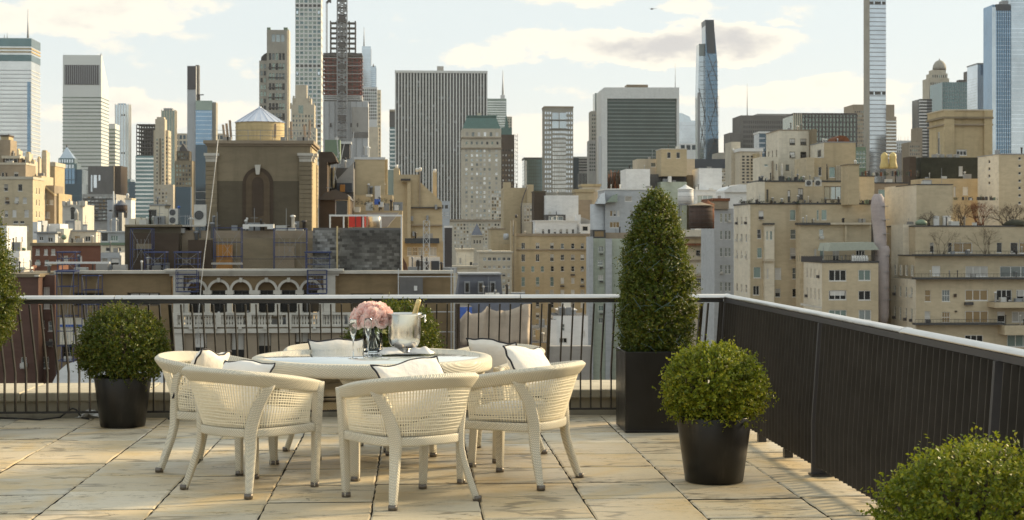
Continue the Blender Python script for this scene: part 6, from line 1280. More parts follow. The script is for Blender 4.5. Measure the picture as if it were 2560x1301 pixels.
b = Bld('tall_house', 'tan brick block with a column of tiny dark windows at the frame edge', 2520, 262); b.vol(2497, 2620, 386, None, 262, 10, 'beige_brick', fw=[(2546, 393 + i * 18.5, 2553, 400 + i * 18.5, 'plain', 'dark') for i in range(7)], sw=[(.40, 398 + i * 18, .50, 406 + i * 18, 'plain', 'dark') for i in range(4)], smat='cream_render', cop=(.15, .08, 'steel_grey'))
b = Bld('cornice_tower', 'square tan stone roof tower with heavy cornices beside the blue glass tower', 2405, 300); b.vol(2361, 2481, 290, None, 300, 9, 'ochre_stone', fw=[(2391, 374, 2417, 389, 'three', 'dark')], sw=[(.3, 328, .45, 385, 'plain', 'dark')]); b.box(2358, 2484, 292, 297, 299.3, 10.4, 'umber_brick', 'cornice'); b.box(2360, 2482, 276, 292, 299.7, 9.8, 'ochre_stone', 'attic'); b.box(2359, 2483, 274, 277, 299.5, 10.2, 'cream_stone', 'coping'); b.box(2359, 2483, 310, 314, 299.5, 9.9, 'brown_stone', 'string_course')
for p0, p1 in ((2361, 2386), (2461, 2481)): b.box(p0, p1, 277, 392, 299.4, .5, 'ochre_stone', 'pilaster')
wallmat('ivy_dark', (.045, .045, .03), var=.4, scale=.6)
b = Bld('ivy_wall', 'dark ivy-clad roof storey with one bright narrow door', 2380, 288, 'wall'); b.vol(2302, 2452, 394, None, 288, 8, 'ivy_dark', fw=[(2397, 416, 2407, 440, 'plain', 'blind')]); b.vol(2274, 2290, 392, None, 286, 4, 'dark_brick'); b.vol(2312, 2455, 447, None, 276, 8, 'tan_brick', fw=[(2407, 467, 2420, 488, 'sash', 'blind'), (2384, 467, 2389, 492, 'plain', 'blind'), (2445, 467, 2450, 492, 'plain', 'blind')])
for p in (2335, 2352, 2372, 2390): b.box(p, p + 9, 386, 395, 289, 1.5, 'concrete', 'vent_box')
clutter('roof_garden', 'dark garden furniture behind the blank beige block', 2385, 2500, 500, 5, 16, 252, 30, DK + ['grey_paint'], 6)
o = Bld('gold_ornament', 'pair of bright gold bulbous roof finials', 2222, 330, 'finial', Z=WZ(2222, 422, 330))
for p in (2211, 2232): o.lathe(p, 422, 330, [(11, 0), (12, 4), (9.5, 14), (8.5, 22), (9.2, 29), (8, 36), (3, 41), (.4, 42)], 'gold_leaf', 'finial', 16)
b = Bld('green_screen', 'green glazed lift house behind the beige penthouse', 2150, 300); b.vol(2138, 2165, 368, None, 300, 6, 'green_box', fw=G(2140, 2164, 376, 420, 3, 4, 6, 8, 'plain', 'mint'))
# bare climbers and shrubs on the wide beige house
def bare(name, lbl, p, pb, hpx, spread, Yb, seed, n=7, mat='dark_brick', cat='bare shrub', grp='bare shrubs on the wide beige house'):
    o = Bld(name, lbl, p, Yb, cat, grp, Z=WZ(p, pb, Yb)); rr = random.Random(seed); mb = MB(); k = Yb / FPX
    def grow(x, z, y, a, L, r, d):
        if d == 0 or L < .12: return
        x2, z2 = x + L * math.sin(a), z + L * math.cos(a) * .9; y2 = y + rr.uniform(-.15, .15)
        mb.tube([(x, y, z), ((x + x2) / 2 + rr.uniform(-.06, .06), (y + y2) / 2, (z + z2) / 2), (x2, y2, z2)], [r, r * .8, r * .6], 4)
        for _ in range(rr.choice((2, 2, 3))): grow(x2, z2, y2, a + rr.uniform(-.8, .8), L * rr.uniform(.6, .82), r * .62, d - 1)
    for i in range(n): grow(WX(p, Yb) + rr.uniform(-1, 1) * spread * k * .3, WZ(p, pb, Yb), Yb, rr.uniform(-.7, .7) * spread / 40, hpx * k * .34, .07, 5)
    o.add(mb, 'branches', mat)
bare('bare_vine', 'leafless vine fanning over the beige wall between two windows', 2352, 636, 74, 34, 228.6, 2, 5, 'umber_brick'); bare('bare_vine', 'leafless vine fanning over the beige wall near the frame edge', 2468, 636, 78, 34, 228.6, 3, 6, 'umber_brick'); bare('bare_shrub', 'leafless dark shrub in front of the white garden screens', 2400, 566, 66, 30, 232.4, 4, 8); bare('bare_shrub', 'dense leafless reddish shrub at the roof edge', 2450, 566, 70, 34, 232.6, 5, 12, 'rust'); bare('bare_shrub', 'dense leafless dark hedge at the frame edge', 2525, 566, 66, 60, 232.8, 6, 16); bare('bare_shrub', 'small leafless shrub beside the clipped ball', 2322, 566, 40, 12, 232.6, 7, 5)
o = Bld('clipped_ball', 'dark green clipped ball on the beige roof edge', 2303, 232, 'shrub', Z=WZ(2303, 566, 232)); o.lathe(2303, 563, 232, [(12, 0), (15.5, 4), (14, 9), (8, 13), (.5, 14.5)], 'green_box', 'ball', 14)
o = Bld('clipped_ball', 'low dark green hedge mound on the beige roof at the frame edge', 2535, 231.6, 'shrub', Z=WZ(2535, 566, 231.6)); o.lathe(2545, 566, 231.6, [(34, 0), (36, 5), (30, 12), (14, 17), (.5, 18)], 'ivy_dark', 'mound', 16)
# ---------------------------------------------------------------- terrace railings
t = NT('rail_black'); n = t.noise(t.coords('pos'), 9, 4); t.set(color=t.ramp(n, [(.3, (.020, .018, .016)), (.7, (.034, .030, .027))]), rough=t.rng(n, .3, .7, .34, .5), spec=.45)
t = NT('rail_cap'); n = t.noise(t.coords('pos', (1, 1, 1)), 5, 5); t.set(color=t.ramp(n, [(.3, (.60, .585, .56)), (.7, (.72, .70, .67))]), rough=t.rng(n, .3, .7, .28, .42), metal=.7)
t = NT('bar_metal'); n = t.noise(t.coords('pos'), 14, 4); t.set(color=t.ramp(n, [(.3, (.055, .05, .044)), (.7, (.09, .082, .072))]), rough=.30, metal=.75)
t = NT('fence_bar'); n = t.noise(t.coords('pos'), 7, 4); t.set(color=t.ramp(n, [(.3, (.050, .044, .036)), (.7, (.066, .058, .049))]), rough=.55, spec=.22)
XC = 2.66                                            # corner of the two railings
rb_o = thing('railing', 'black metal bar railing with a pale rounded handrail along the parapet', 'railing', (0, 13.86, 0))
prof = [(13.550, 1.038), (13.570, 1.030), (13.635, 1.031), (13.645, 1.048), (13.626, 1.064), (13.594, 1.070), (13.564, 1.061)]
def extr(prof, a, b, axis):
    mb = MB(); n = len(prof)
    for c in (a, b): mb.v += [((c, q, z) if axis == 'x' else (q, c, z)) for q, z in prof]
    for i in range(n): j = (i + 1) % n; mb.f.append((i, j, n + j, n + i) if axis != 'x' else (j, i, n + i, n + j))
    mb.f += [tuple(range(n)), tuple(reversed(range(n, 2 * n)))]; mb.m = [0] * len(mb.f); mb.sm = [True] * n + [False] * 2
    return mb
xj = [-6.4, WX(288, 13.6), WX(1300, 13.6), XC + .05]
for i in range(3):
    o = extr(prof, xj[i] + .002, xj[i + 1] - .002, 'x').build('handrail', 'rail_cap', rb_o, off=(0, 13.86, 0)); bevel(o, .004, 2, 25)
mb = MB(); mb.box(-6.4, XC, 13.565, 13.625, 1.000, 1.0285); mb.build('top_channel', 'rail_black', rb_o, off=(0, 13.86, 0))
mb = MB(); mb.box(-6.4, XC, 13.84, 13.88, .055, .07); mb.build('bottom_channel', 'rail_black', rb_o, off=(0, 13.86, 0))
def bar_mesh(w, d, lean, bend=.40, z0=.07, z1=.992, name='bar'):
    """flat bar, upright to the bend and then leaning"""
    mb = MB(); P = [(0, z0), (0, bend), (lean, z1)]
    for (q, z) in P: mb.v += [(-w / 2, q - d / 2, z), (w / 2, q - d / 2, z), (w / 2, q + d / 2, z), (-w / 2, q + d / 2, z)]
    for i in range(2):
        for k in range(4): k2 = (k + 1) % 4; mb.f.append((i * 4 + k, i * 4 + k2, i * 4 + 4 + k2, i * 4 + 4 + k))
    mb.f += [(3, 2, 1, 0), (8, 9, 10, 11)]; mb.m = [0] * len(mb.f); mb.sm = [False] * len(mb.f)
    return mb.mesh(name, 'bar_metal')
bm = bar_mesh(.011, .045, -.265); pm = bar_mesh(.026, .06, -.265, z0=0.0, name='post')
posts = [WX(437, 13.86) - 3.17, WX(437, 13.86), WX(437, 13.86) + 3.2, WX(1740, 13.86)]
x = WX(437, 13.86) - .0895 * 48
while x < XC - .05:
    if min(abs(x - p) for p in posts) > .04: link('bar', bm, rb_o, (x, 0, 0))
    x += .0895
for p in posts:
    link('post', pm, rb_o, (p, 0, 0)); mb = MB(); mb.box(-.05, .05, -.06, .05, .001, .012); mb.build('foot_plate', 'rail_black', rb_o, (p, 0, 0))
# side railing, its flat bars seen edge on
rs_o = thing('railing', 'side railing of dense flat black bars under a bright metal handrail', 'railing', (XC, 10, 0))
prof2 = [(XC + .008, 1.042), (XC + .022, 1.036), (XC + .078, 1.037), (XC + .086, 1.050), (XC + .074, 1.063), (XC + .048, 1.068), (XC + .020, 1.060)]
yj = [3.0, 8.62, 13.66]
for i in range(2):
    o = extr(prof2, yj[i] + .002, yj[i + 1] - .002, 'y').build('handrail', 'rail_cap', rs_o, off=(XC, 10, 0)); bevel(o, .004, 2, 25)
mb = MB(); mb.box(XC + .014, XC + .078, 3.0, 13.6, 1.000, 1.035); mb.build('top_channel', 'steel_dark', rs_o, off=(XC, 10, 0))
mb = MB(); mb.box(XC - .022, XC + .022, 3.0, 13.84, .06, .07); mb.build('bottom_channel', 'rail_black', rs_o, off=(XC, 10, 0))
def side_bar(w, d, z0, z1, name, mat='rail_black'):
    mb = MB()
    for (q, z) in ((0, z0), (0, .35), (.045, z1)): mb.v += [(q - d / 2, -w / 2, z), (q + d / 2, -w / 2, z), (q + d / 2, w / 2, z), (q - d / 2, w / 2, z)]
    for i in range(2):
        for k in range(4): k2 = (k + 1) % 4; mb.f.append((i * 4 + k, i * 4 + k2, i * 4 + 4 + k2, i * 4 + 4 + k))
    mb.f += [(3, 2, 1, 0), (8, 9, 10, 11)]; mb.m = [0] * len(mb.f); mb.sm = [False] * len(mb.f)
    return mb.mesh(name, mat)
sb = side_bar(.007, .10, .07, 1.000, 'bar', 'fence_bar'); sp = side_bar(.03, .10, .0, 1.0, 'post', 'steel_dark')
sposts = [13.5, 10.33, 7.16, 4.0]
y = 13.72
while y > 3.1:
    if min(abs(y - p) for p in sposts) > .045: link('bar', sb, rs_o, (0, y - 10, 0))
    y -= .0968
for p in sposts:
    link('post', sp, rs_o, (0, p - 10, 0)); mb = MB(); mb.box(-.06, .09, -.05, .05, .001, .014); mb.build('foot_plate', 'rail_black', rs_o, (0, p - 10, 0)); mb = MB(); mb.bar((-.0, 0, .01), (.12, -.05, .05), .02); mb.build('foot_brace', 'rail_black', rs_o, (0, p - 10, 0))
for p in (12.05, 11.2): mb = MB(); mb.box(-.03, .03, -.03, .03, .0, .06); mb.build('foot', 'rail_black', rs_o, (0, p - 10, 0))
# ---------------------------------------------------------------- wicker table and chairs
def wicker(name, c, per=.0088, strength=.9):
    t = NT(name)
    def wave(vec, sc, rot):
        mp = t.new('ShaderNodeMapping'); mp.inputs['Rotation'].default_value = rot; t.l.new(vec, mp.inputs[0])
        w = t.new('ShaderNodeTexWave', wave_type='BANDS', bands_direction='X', wave_profile='SIN'); w.inputs['Scale'].default_value = sc; w.inputs['Distortion'].default_value = .6; w.inputs['Detail'].default_value = 1; w.inputs['Detail Scale'].default_value = 3
        t.l.new(mp.outputs[0], w.inputs['Vector']); return w.outputs['Fac']
    v = t.coords('obj'); s = .314 / per
    w1 = wave(v, s, (0, R(38), R(32))); w2 = wave(v, s, (R(35), R(-40), R(-50)))
    h = t.math('MULTIPLY', w1, w2)
    n = t.noise(v, 7, 4, .6); n2 = t.noise(v, 120, 2, .5)
    base = t.ramp(n, [(.3, tuple(x * .88 for x in c)), (.7, c)])
    base = t.mix(t.rng(h, .05, .45, .7, 0), base, tuple(x * .52 for x in c)); base = t.mix(t.rng(n2, .4, .7, 0, .18), base, tuple(x * .75 for x in c))  # shade in the crevices of the weave mixed into the colour
    t.set(color=base, rough=.5, spec=.35); t.bump(h, .004, strength)
wicker('wicker', (.87, .80, .64))
t = NT('strand'); n = t.noise(t.coords('obj'), 60, 3); t.set(color=t.ramp(n, [(.3, (.76, .69, .53)), (.7, (.87, .80, .64))]), rough=.5, spec=.35)
t = NT('cushion_cloth'); v = t.coords('obj'); n = t.noise(v, 5, 4); n2 = t.noise(v, 300, 2); t.set(color=t.ramp(n, [(.3, (.74, .70, .64)), (.7, (.82, .79, .74))]), rough=.9, spec=.15, sheen=.2); t.bump(t.math('ADD', t.noise(v, 11, 4, .6), t.math('MULTIPLY', n2, .1)), .02, .45)
plain('piping', (.012, .012, .018), .7); plain('foot_metal', (.16, .14, .12), .35, .7)

def catmull(P, n):
    P = [Vector(p) for p in P]; out = []
    P = [P[0] * 2 - P[1]] + P + [P[-1] * 2 - P[-2]]; m = len(P) - 3
    for i in range(n):
        f = i / (n - 1) * m; k = min(int(f), m - 1); u = f - k; a, b, c, d = P[k:k + 4]
        out.append(.5 * ((2 * b) + (c - a) * u + (2 * a - 5 * b + 4 * c - d) * u * u + (3 * b - a - 3 * c + d) * u ** 3))
    return out
def mirror(h): return [Vector(p) for p in h] + [Vector((-p[0], p[1], p[2])) for p in reversed(h[:-1])]
RSEC = [(1, .5), (.5, 1), (-.5, 1), (-1, .5), (-1, -.5), (-.5, -1), (.5, -1), (1, -.5)]
RSEC = [(math.copysign(abs(math.cos(a)) ** .45, math.cos(a)), math.copysign(abs(math.sin(a)) ** .45, math.sin(a))) for a in [2 * math.pi * (i + .5) / 16 for i in range(16)]]
def sweep(mb, pts, W, D, ups, sec=RSEC, cap=True):
    """section in (side, up) swept along pts; ups gives the 'up' axis of the section"""
    N = len(pts); n = len(sec); b0 = len(mb.v)
    for i, p in enumerate(pts):
        tv = (pts[min(i + 1, N - 1)] - pts[max(i - 1, 0)]).normalized(); up = ups[i]; up = (up - tv * up.dot(tv)).normalized(); sd = tv.cross(up)
        for (a, c) in sec: mb.v.append(tuple(p + sd * a * W[i] / 2 + up * c * D[i] / 2))
    for i in range(N - 1):
        for k in range(n): k2 = (k + 1) % n; mb.f.append((b0 + i * n + k, b0 + i * n + k2, b0 + (i + 1) * n + k2, b0 + (i + 1) * n + k)); mb.m.append(0); mb.sm.append(True)
    if cap:
        mb.f.append(tuple(b0 + k for k in reversed(range(n)))); mb.f.append(tuple(b0 + (N - 1) * n + k for k in range(n))); mb.m += [0, 0]; mb.sm += [False, False]
RIM = [(.300, .285, .635), (.322, .17, .652), (.335, .02, .676), (.322, -.15, .701), (.255, -.285, .719), (.135, -.350, .729), (0, -.366, .732)]
BOT = [(.288, .262, .41), (.290, .14, .41), (.284, 0, .41), (.262, -.13, .41), (.195, -.215, .41), (.10, -.248, .41), (0, -.256, .41)]
NS = 89
rimp = catmull(mirror(RIM), NS); botp = catmull(mirror(BOT), NS)
topp = []
for p in rimp: out_ = Vector((p.x, p.y, 0)).normalized(); topp.append(p - Vector((0, 0, .042)) - out_ * .012)
def S(i, v): 
    p = botp[i].lerp(topp[i], v); return p
KST = 3.35 / 12            # place of the rear stile along the half path
def make_chair():
    root = empty('armchair', (0, 0, 0))
    mb = MB(); ups = []; W = []; D = []
    for i, p in enumerate(rimp):
        out_ = Vector((p.x, p.y, 0)).normalized(); f = abs(i / (NS - 1) - .5) * 2; lean = .80 - .60 * f ** 2
        ups.append((Vector((0, 0, 1)) + out_ * lean).normalized()); W.append(.046); D.append(.094 - .024 * f ** 4)
    sweep(mb, rimp, W, D, ups); mb.build('arm_rim', 'wicker', root)
    for sx in (-1, 1):
        # front leg runs up to the arm
        pts = catmull([(sx * .272, .285, .0), (sx * .280, .286, .2), (sx * .287, .286, .38), (sx * .296, .288, .55), (sx * .300, .290, .662)], 14); mb = MB(); n = len(pts)
        sweep(mb, pts, [.042 + .022 * i / (n - 1) for i in range(n)], [.044 + .020 * i / (n - 1) for i in range(n)], [Vector((0, 1, 0))] * n); mb.build('leg', 'wicker', root)
        pts = catmull([(sx * .292, -.285, 0), (sx * .262, -.248, .13), (sx * .232, -.212, .28), (sx * .228, -.205, .40), (sx * .262, -.180, .55), (sx * .312, -.130, .685)], 18); n = len(pts); mb = MB(); up = Vector((sx * .86, -.50, 0)).normalized()
        ws = [.040 + .036 * min(1, (i / (n - 1)) / .55) for i in range(n)]; sweep(mb, pts, ws, [.040] * n, [up] * n); mb.build('leg', 'wicker', root)
        for (fx, fy) in ((sx * .272, .285), (sx * .292, -.285)): mb = MB(); mb.lathe([(.020, 0), (.027, .002), (.027, .030), (.02, .032)], 12, 0, (fx, fy, .0005), True, True, True); mb.build('foot', 'foot_metal', root)
    # seat frame
    P = [Vector((p.x * 1.0, p.y, .378)) for p in catmull(mirror(BOT), 61)]; mb = MB(); sweep(mb, P, [.034] * 61, [.054] * 61, [Vector((0, 0, 1))] * 61)
    mb.build('seat_frame', 'wicker', root)
    mb = MB(); P = [Vector((-.29 + .58 * i / 10, .272 + .02 * math.sin(math.pi * i / 10), .378)) for i in range(11)]; sweep(mb, P, [.034] * 11, [.054] * 11, [Vector((0, 0, 1))] * 11); mb.build('seat_rail', 'wicker', root)
    k1 = int(KST * NS); ranges = (('side_panel', 3, k1), ('back_panel', k1 + 1, NS - k1 - 2), ('side_panel', NS - k1 - 1, NS - 4))
    nv = 14
    for nm, a, c in ranges:
        mb = MB()
        for i in range(a, c + 1): mb.tube([S(i, v) for v in np.linspace(0, 1, 5)], .0046, 4, 0, False, False)
        for j in range(1, nv): 
            v = j / nv + .008 * math.sin(j * 2.3); mb.tube([S(i, v + .006 * math.sin(i * .35 + j)) for i in range(a, c + 1)], .0046, 4, 0, False, False)
        mb.build(nm, 'strand', root)
    deck = MB(); poly = [(p.x * .97, p.y * .97) for p in catmull(mirror(BOT), 31)]; n = len(poly)
    deck.v = [(x, y, .388) for x, y in poly] + [(x, y, .372) for x, y in poly]; deck.f = [tuple(reversed(range(n))), tuple(range(n, 2 * n))]; deck.m = [0, 0]; deck.sm = [False, False]; deck.build('seat_deck', 'wicker', root)
    # seat cushion
    mb = MB(); nu, nw = 40, 14; rows = []
    for i in range(nu):
        a = 2 * math.pi * i / nu; cx, sy = math.copysign(abs(math.cos(a)) ** .38, math.cos(a)), math.copysign(abs(math.sin(a)) ** .38, math.sin(a)); row = []
        for j in range(nw + 1):
            b_ = -math.pi / 2 + math.pi * j / nw; cr = abs(math.cos(b_)) ** .28 if abs(math.cos(b_)) > 1e-6 else 0; sz = math.copysign(abs(math.sin(b_)) ** .5, math.sin(b_))
            y = .03 + sy * cr * .215; w = .228 - .05 * max(0, -(y + .03) / .25); row.append((cx * cr * w, y, .445 + sz * .05 + .012 * (1 - cr)))
        rows.append(row)
    mb.grid(rows, closed_u=True); cu = mb.build('seat_cushion', 'cushion_cloth', root)
    mb = MB(); mb.tube([(r[nw // 2][0] * 1.005, r[nw // 2][1] * 1.005, .445 - .012) for r in rows], .005, 6, 0, True, False, True); mb.build('piping', 'piping', cu)
    return root
def pillow_mesh(w, h, t, seed):
    rr = random.Random(seed); n = 22; mb = MB(); ph = [rr.uniform(0, 6) for _ in range(6)]
    def pt(u, v, s):
        e = max(0, (1 - u * u) * (1 - v * v)); z = t * e ** .42 * (1 + .10 * math.sin(3 * u + ph[0]) * math.cos(2 * v + ph[1]))
        pin = .07
        x = w * u * (1 - pin * (1 - v * v) * abs(u)) ; y = h * v * (1 - pin * (1 - u * u) * abs(v))
        x += .012 * math.sin(4 * v + ph[2]) * abs(u) ; y += .012 * math.sin(4 * u + ph[3]) * abs(v)
        wr = .006 * math.sin(14 * (u + v) + ph[4]) * (abs(u) ** 3 + abs(v) ** 3) * .5
        return (x, y, s * z + wr + .03 * math.sin(1.6 * u + ph[5]) * .6)
    g = [-1 + 2 * i / n for i in range(n + 1)]
    mb.grid([[pt(u, v, 1) for v in g] for u in g]); b = len(mb.f); mb.grid([[pt(u, v, -1) for v in reversed(g)] for u in g])
    edge = [pt(u, -1, 0) for u in g] + [pt(1, v, 0) for v in g[1:]] + [pt(u, 1, 0) for u in reversed(g[:-1])] + [pt(-1, v, 0) for v in reversed(g[1:-1])]
    pm = MB(); pm.tube(edge, .0062, 6, 0, True, False, True)
    return mb, pm
def make_pillow(label, chair, seed, y=-.185, z=.665, tilt=66, roll=0, yaw=0, x=0, w=.205, h=.19, t=.068):
    mb, pm = pillow_mesh(w, h, t, seed)
    o = mb.build('throw_pillow', 'cushion_cloth'); pm.build('piping', 'piping', o)
    tag(o, label, 'pillow', 'white throw pillows with dark piping')
    m = chair.matrix_basis @ Matrix.Translation((x, y + .075, z + .01)) @ Matrix.Rotation(R(yaw), 4, 'Z') @ Matrix.Rotation(R(tilt), 4, 'X') @ Matrix.Rotation(R(roll), 4, 'Z')
    o.matrix_basis = m
    return o
TC = (-.27, 10.965)
t = NT('table_glass'); t.set(color=(.60, .66, .66), rough=.03, spec=.6, metal=0.0, coat=1.0)
tb = thing('dining_table', 'round cream wicker dining table with an inset glass top', 'table', (*TC, 0))
mb = MB(); mb.lathe([(.735, .745), (.745, .752), (.795, .752), (.812, .744), (.818, .725), (.818, .680), (.812, .664), (.795, .660), (.735, .660), (.735, .745)], 96); mb.build('table_rim', 'wicker', tb)
mb = MB(); mb.lathe([(.0001, .738), (.730, .738), (.733, .741), (.733, .745), (.730, .748), (.0001, .748)], 96); mb.build('glass_top', 'table_glass', tb)
mb = MB(); mb.lathe([(.0001, .725), (.736, .725)], 64); mb.build('under_panel', 'wicker', tb)
for a in (-98, -8, 82, 172):
    mb = MB(); c, s_ = math.cos(R(a)), math.sin(R(a)); pts = catmull([(c * .68, s_ * .68, 0), (c * .70, s_ * .70, .3), (c * .72, s_ * .72, .52), (c * .735, s_ * .735, .665)], 14); n = len(pts)
    sweep(mb, pts, [.062 + .028 * (i / (n - 1)) + (.10 * max(0, i / (n - 1) - .82) / .18) for i in range(n)], [.05 + .02 * i / (n - 1) for i in range(n)], [Vector((c, s_, 0))] * n); mb.build('leg', 'wicker', tb)
    mb = MB(); mb.lathe([(.026, 0), (.034, .002), (.034, .03)], 12, 0, (c * .68, s_ * .68, .0005), True, True, True); mb.build('foot', 'foot_metal', tb)
mb = MB()
for a in (-98, -8): c, s_ = math.cos(R(a)), math.sin(R(a)); mb.box(-.7 if False else -.02, .02, -.02, .02, .66, .70)
CH = [('A', (-1.0, 10.03), 48, 'cream wicker armchair turned away beside the shrub-side table edge, side panel showing'), ('B', (-.013, 9.56), 122, 'cream wicker armchair nearest the camera with its back to us'),
      ('C', (.693, 10.23), 150, 'cream wicker armchair seen from behind on the planter side of the table'), ('D', (.54, 11.43), 232, 'cream wicker armchair across the table facing us beside the tall topiary'),
      ('E', (-1.31, 10.93), -19, 'cream wicker armchair half hidden behind another, next to the round shrub'), ('F', (-.53, 11.60), -65, 'cream wicker armchair behind the flutes facing the camera across the table')]
proto = make_chair(); first = True; chairs = {}
for key, (x, y), ang, lb in CH:
    o = proto if first else copy_tree(proto); first = False
    o.location = (x, y, 0); o.rotation_euler = (0, 0, R(ang - 90)); tag(o, lb, 'armchair', 'cream wicker armchairs around the table'); o.matrix_basis = Matrix.Translation((x, y, 0)) @ Matrix.Rotation(R(ang - 90), 4, 'Z'); chairs[key] = o
make_pillow('white pillow with dark piping just peeking over the back of the shrub-side chair', chairs['A'], 1, z=.615, y=-.17, roll=3, tilt=62)
make_pillow('white pillow leaning over the back of the chair nearest the camera', chairs['B'], 2, z=.655, roll=6, x=-.03, w=.235, y=-.19, tilt=64)
make_pillow('white pillow with pointed corners on the planter side chair', chairs['C'], 3, z=.685, roll=-10, x=-.03, y=-.18, tilt=60)
make_pillow('white pillow in the far chair beside the tall topiary', chairs['D'], 4, z=.64, roll=6, y=-.16, tilt=68)
make_pillow('puffy white pillow with a drooping corner on the half hidden chair', chairs['E'], 5, z=.625, roll=6, x=.05, y=-.17, tilt=58)
make_pillow('wide white pillow upright behind the flutes', chairs['F'], 6, z=.635, roll=2, y=-.17, w=.22, tilt=74)
# ---------------------------------------------------------------- clipped box in dark planters
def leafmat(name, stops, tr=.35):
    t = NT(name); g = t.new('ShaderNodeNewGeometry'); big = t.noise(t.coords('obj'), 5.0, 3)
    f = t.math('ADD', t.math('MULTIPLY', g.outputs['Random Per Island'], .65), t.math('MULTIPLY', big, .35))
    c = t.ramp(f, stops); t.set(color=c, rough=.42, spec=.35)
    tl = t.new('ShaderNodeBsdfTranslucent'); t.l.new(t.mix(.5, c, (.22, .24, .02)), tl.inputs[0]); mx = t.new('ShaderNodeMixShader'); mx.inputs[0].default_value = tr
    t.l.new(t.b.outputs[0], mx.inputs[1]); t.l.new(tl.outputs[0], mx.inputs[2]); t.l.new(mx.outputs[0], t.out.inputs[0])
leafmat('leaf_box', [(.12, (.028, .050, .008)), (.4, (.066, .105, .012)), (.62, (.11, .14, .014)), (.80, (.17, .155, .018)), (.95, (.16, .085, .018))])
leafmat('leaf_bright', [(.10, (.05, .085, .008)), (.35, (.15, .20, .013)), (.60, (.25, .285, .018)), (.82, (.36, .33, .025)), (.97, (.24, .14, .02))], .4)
plain('twig', (.07, .05, .03), .9); plain('soil', (.035, .025, .018), 1.0)
t = NT('planter_black'); n = t.noise(t.coords('obj'), 6, 5); t.set(color=t.ramp(n, [(.3, (.0065, .0055, .0045)), (.7, (.010, .0085, .007))]), rough=t.rng(n, .35, .7, .30, .40), spec=.42); t.bump(t.noise(t.coords('obj'), 40, 3), .002, .2); ds = t.noise(t.coords('obj', (1, 1, .25)), 9, 6, .65); t.set(color=t.mix(t.rng(ds, .5, .8, 0, .30), t.ramp(n, [(.3, (.0065, .0055, .0045)), (.7, (.010, .0085, .007))]), (.10, .085, .065)))
def foliage(name, parent, sampler, n_sprig, seed, mat, leaf=.021, per=10, inner=.25, loc=(0, 0, 0), lw=.62):
    rng = np.random.default_rng(seed)
    B, Nn = sampler(rng, n_sprig)                                   # sprig bases and outward directions
    d = Nn + rng.normal(0, .38, B.shape); d[:, 2] += .18; d /= np.linalg.norm(d, axis=1)[:, None]
    L = rng.uniform(.026, .075, n_sprig) * (1 + (rng.random(n_sprig) < .08) * .8)
    V = []; k = per
    tpos = np.tile(np.linspace(.05, 1, k), (n_sprig, 1)) + rng.normal(0, .05, (n_sprig, k))
    pos = B[:, None, :] + d[:, None, :] * (L[:, None] * tpos)[:, :, None]
    pos += rng.normal(0, .003, pos.shape)
    rnd = rng.normal(0, 1, pos.shape); dd = d[:, None, :]
    side = rnd - dd * (rnd * dd).sum(2, keepdims=True); side /= np.linalg.norm(side, axis=2, keepdims=True)
    ld = side * .85 + dd * rng.uniform(.25, 1.0, (n_sprig, k, 1)); ld /= np.linalg.norm(ld, axis=2, keepdims=True)
    nrm = np.cross(ld, np.cross(dd, ld)); nrm += rng.normal(0, .25, nrm.shape); nrm /= np.linalg.norm(nrm, axis=2, keepdims=True) + 1e-9
    wd = np.cross(ld, nrm); wd /= np.linalg.norm(wd, axis=2, keepdims=True) + 1e-9
    s = leaf * rng.uniform(.7, 1.25, (n_sprig, k, 1))
    a = pos; tip = pos + ld * s; m = pos + ld * s * .5
    l = m - wd * s * lw * .5 + nrm * s * .10; r = m + wd * s * lw * .5 + nrm * s * .10
    V = np.stack([a, r, tip, l], axis=2).reshape(-1, 3); n = len(V) // 4; base = np.arange(n)[:, None] * 4
    F = np.concatenate([base + [0, 1, 2], base + [0, 2, 3]], axis=1).reshape(-1, 3)
    o = link(name, np_mesh(name, V, F, mat), parent, loc); o['kind'] = 'stuff'
    return o
def lumpy(rng, d):
    """a few soft bumps over the clipped surface"""
    f = np.zeros(len(d)); 
    for _ in range(22):
        c = rng.normal(0, 1, 3); c /= np.linalg.norm(c); w = rng.uniform(6, 22); f += rng.uniform(-.13, .10) * np.exp(-w * (1 - d @ c))
    return f
def ball_sampler(r, c, flat=.75, inner=.35):
    def f(rng, n):
        d = rng.normal(0, 1, (n, 3)); d /= np.linalg.norm(d, axis=1)[:, None]
        rad = np.where(rng.random(n) < inner, rng.uniform(.5, .85, n), rng.uniform(.80, .93, n)) * (1 + lumpy(rng, d))
        P = d * (rad * r)[:, None]; dn = P[:, 2] < 0; wide = np.where(dn, 1 / np.maximum(.45, np.sqrt(1 - d[:, 2] ** 2)) ** .55, 1.0); P[:, :2] *= wide[:, None]; P[:, 2] = np.where(dn, P[:, 2] * flat, P[:, 2] * .86)
        return P + np.array(c), d
    return f
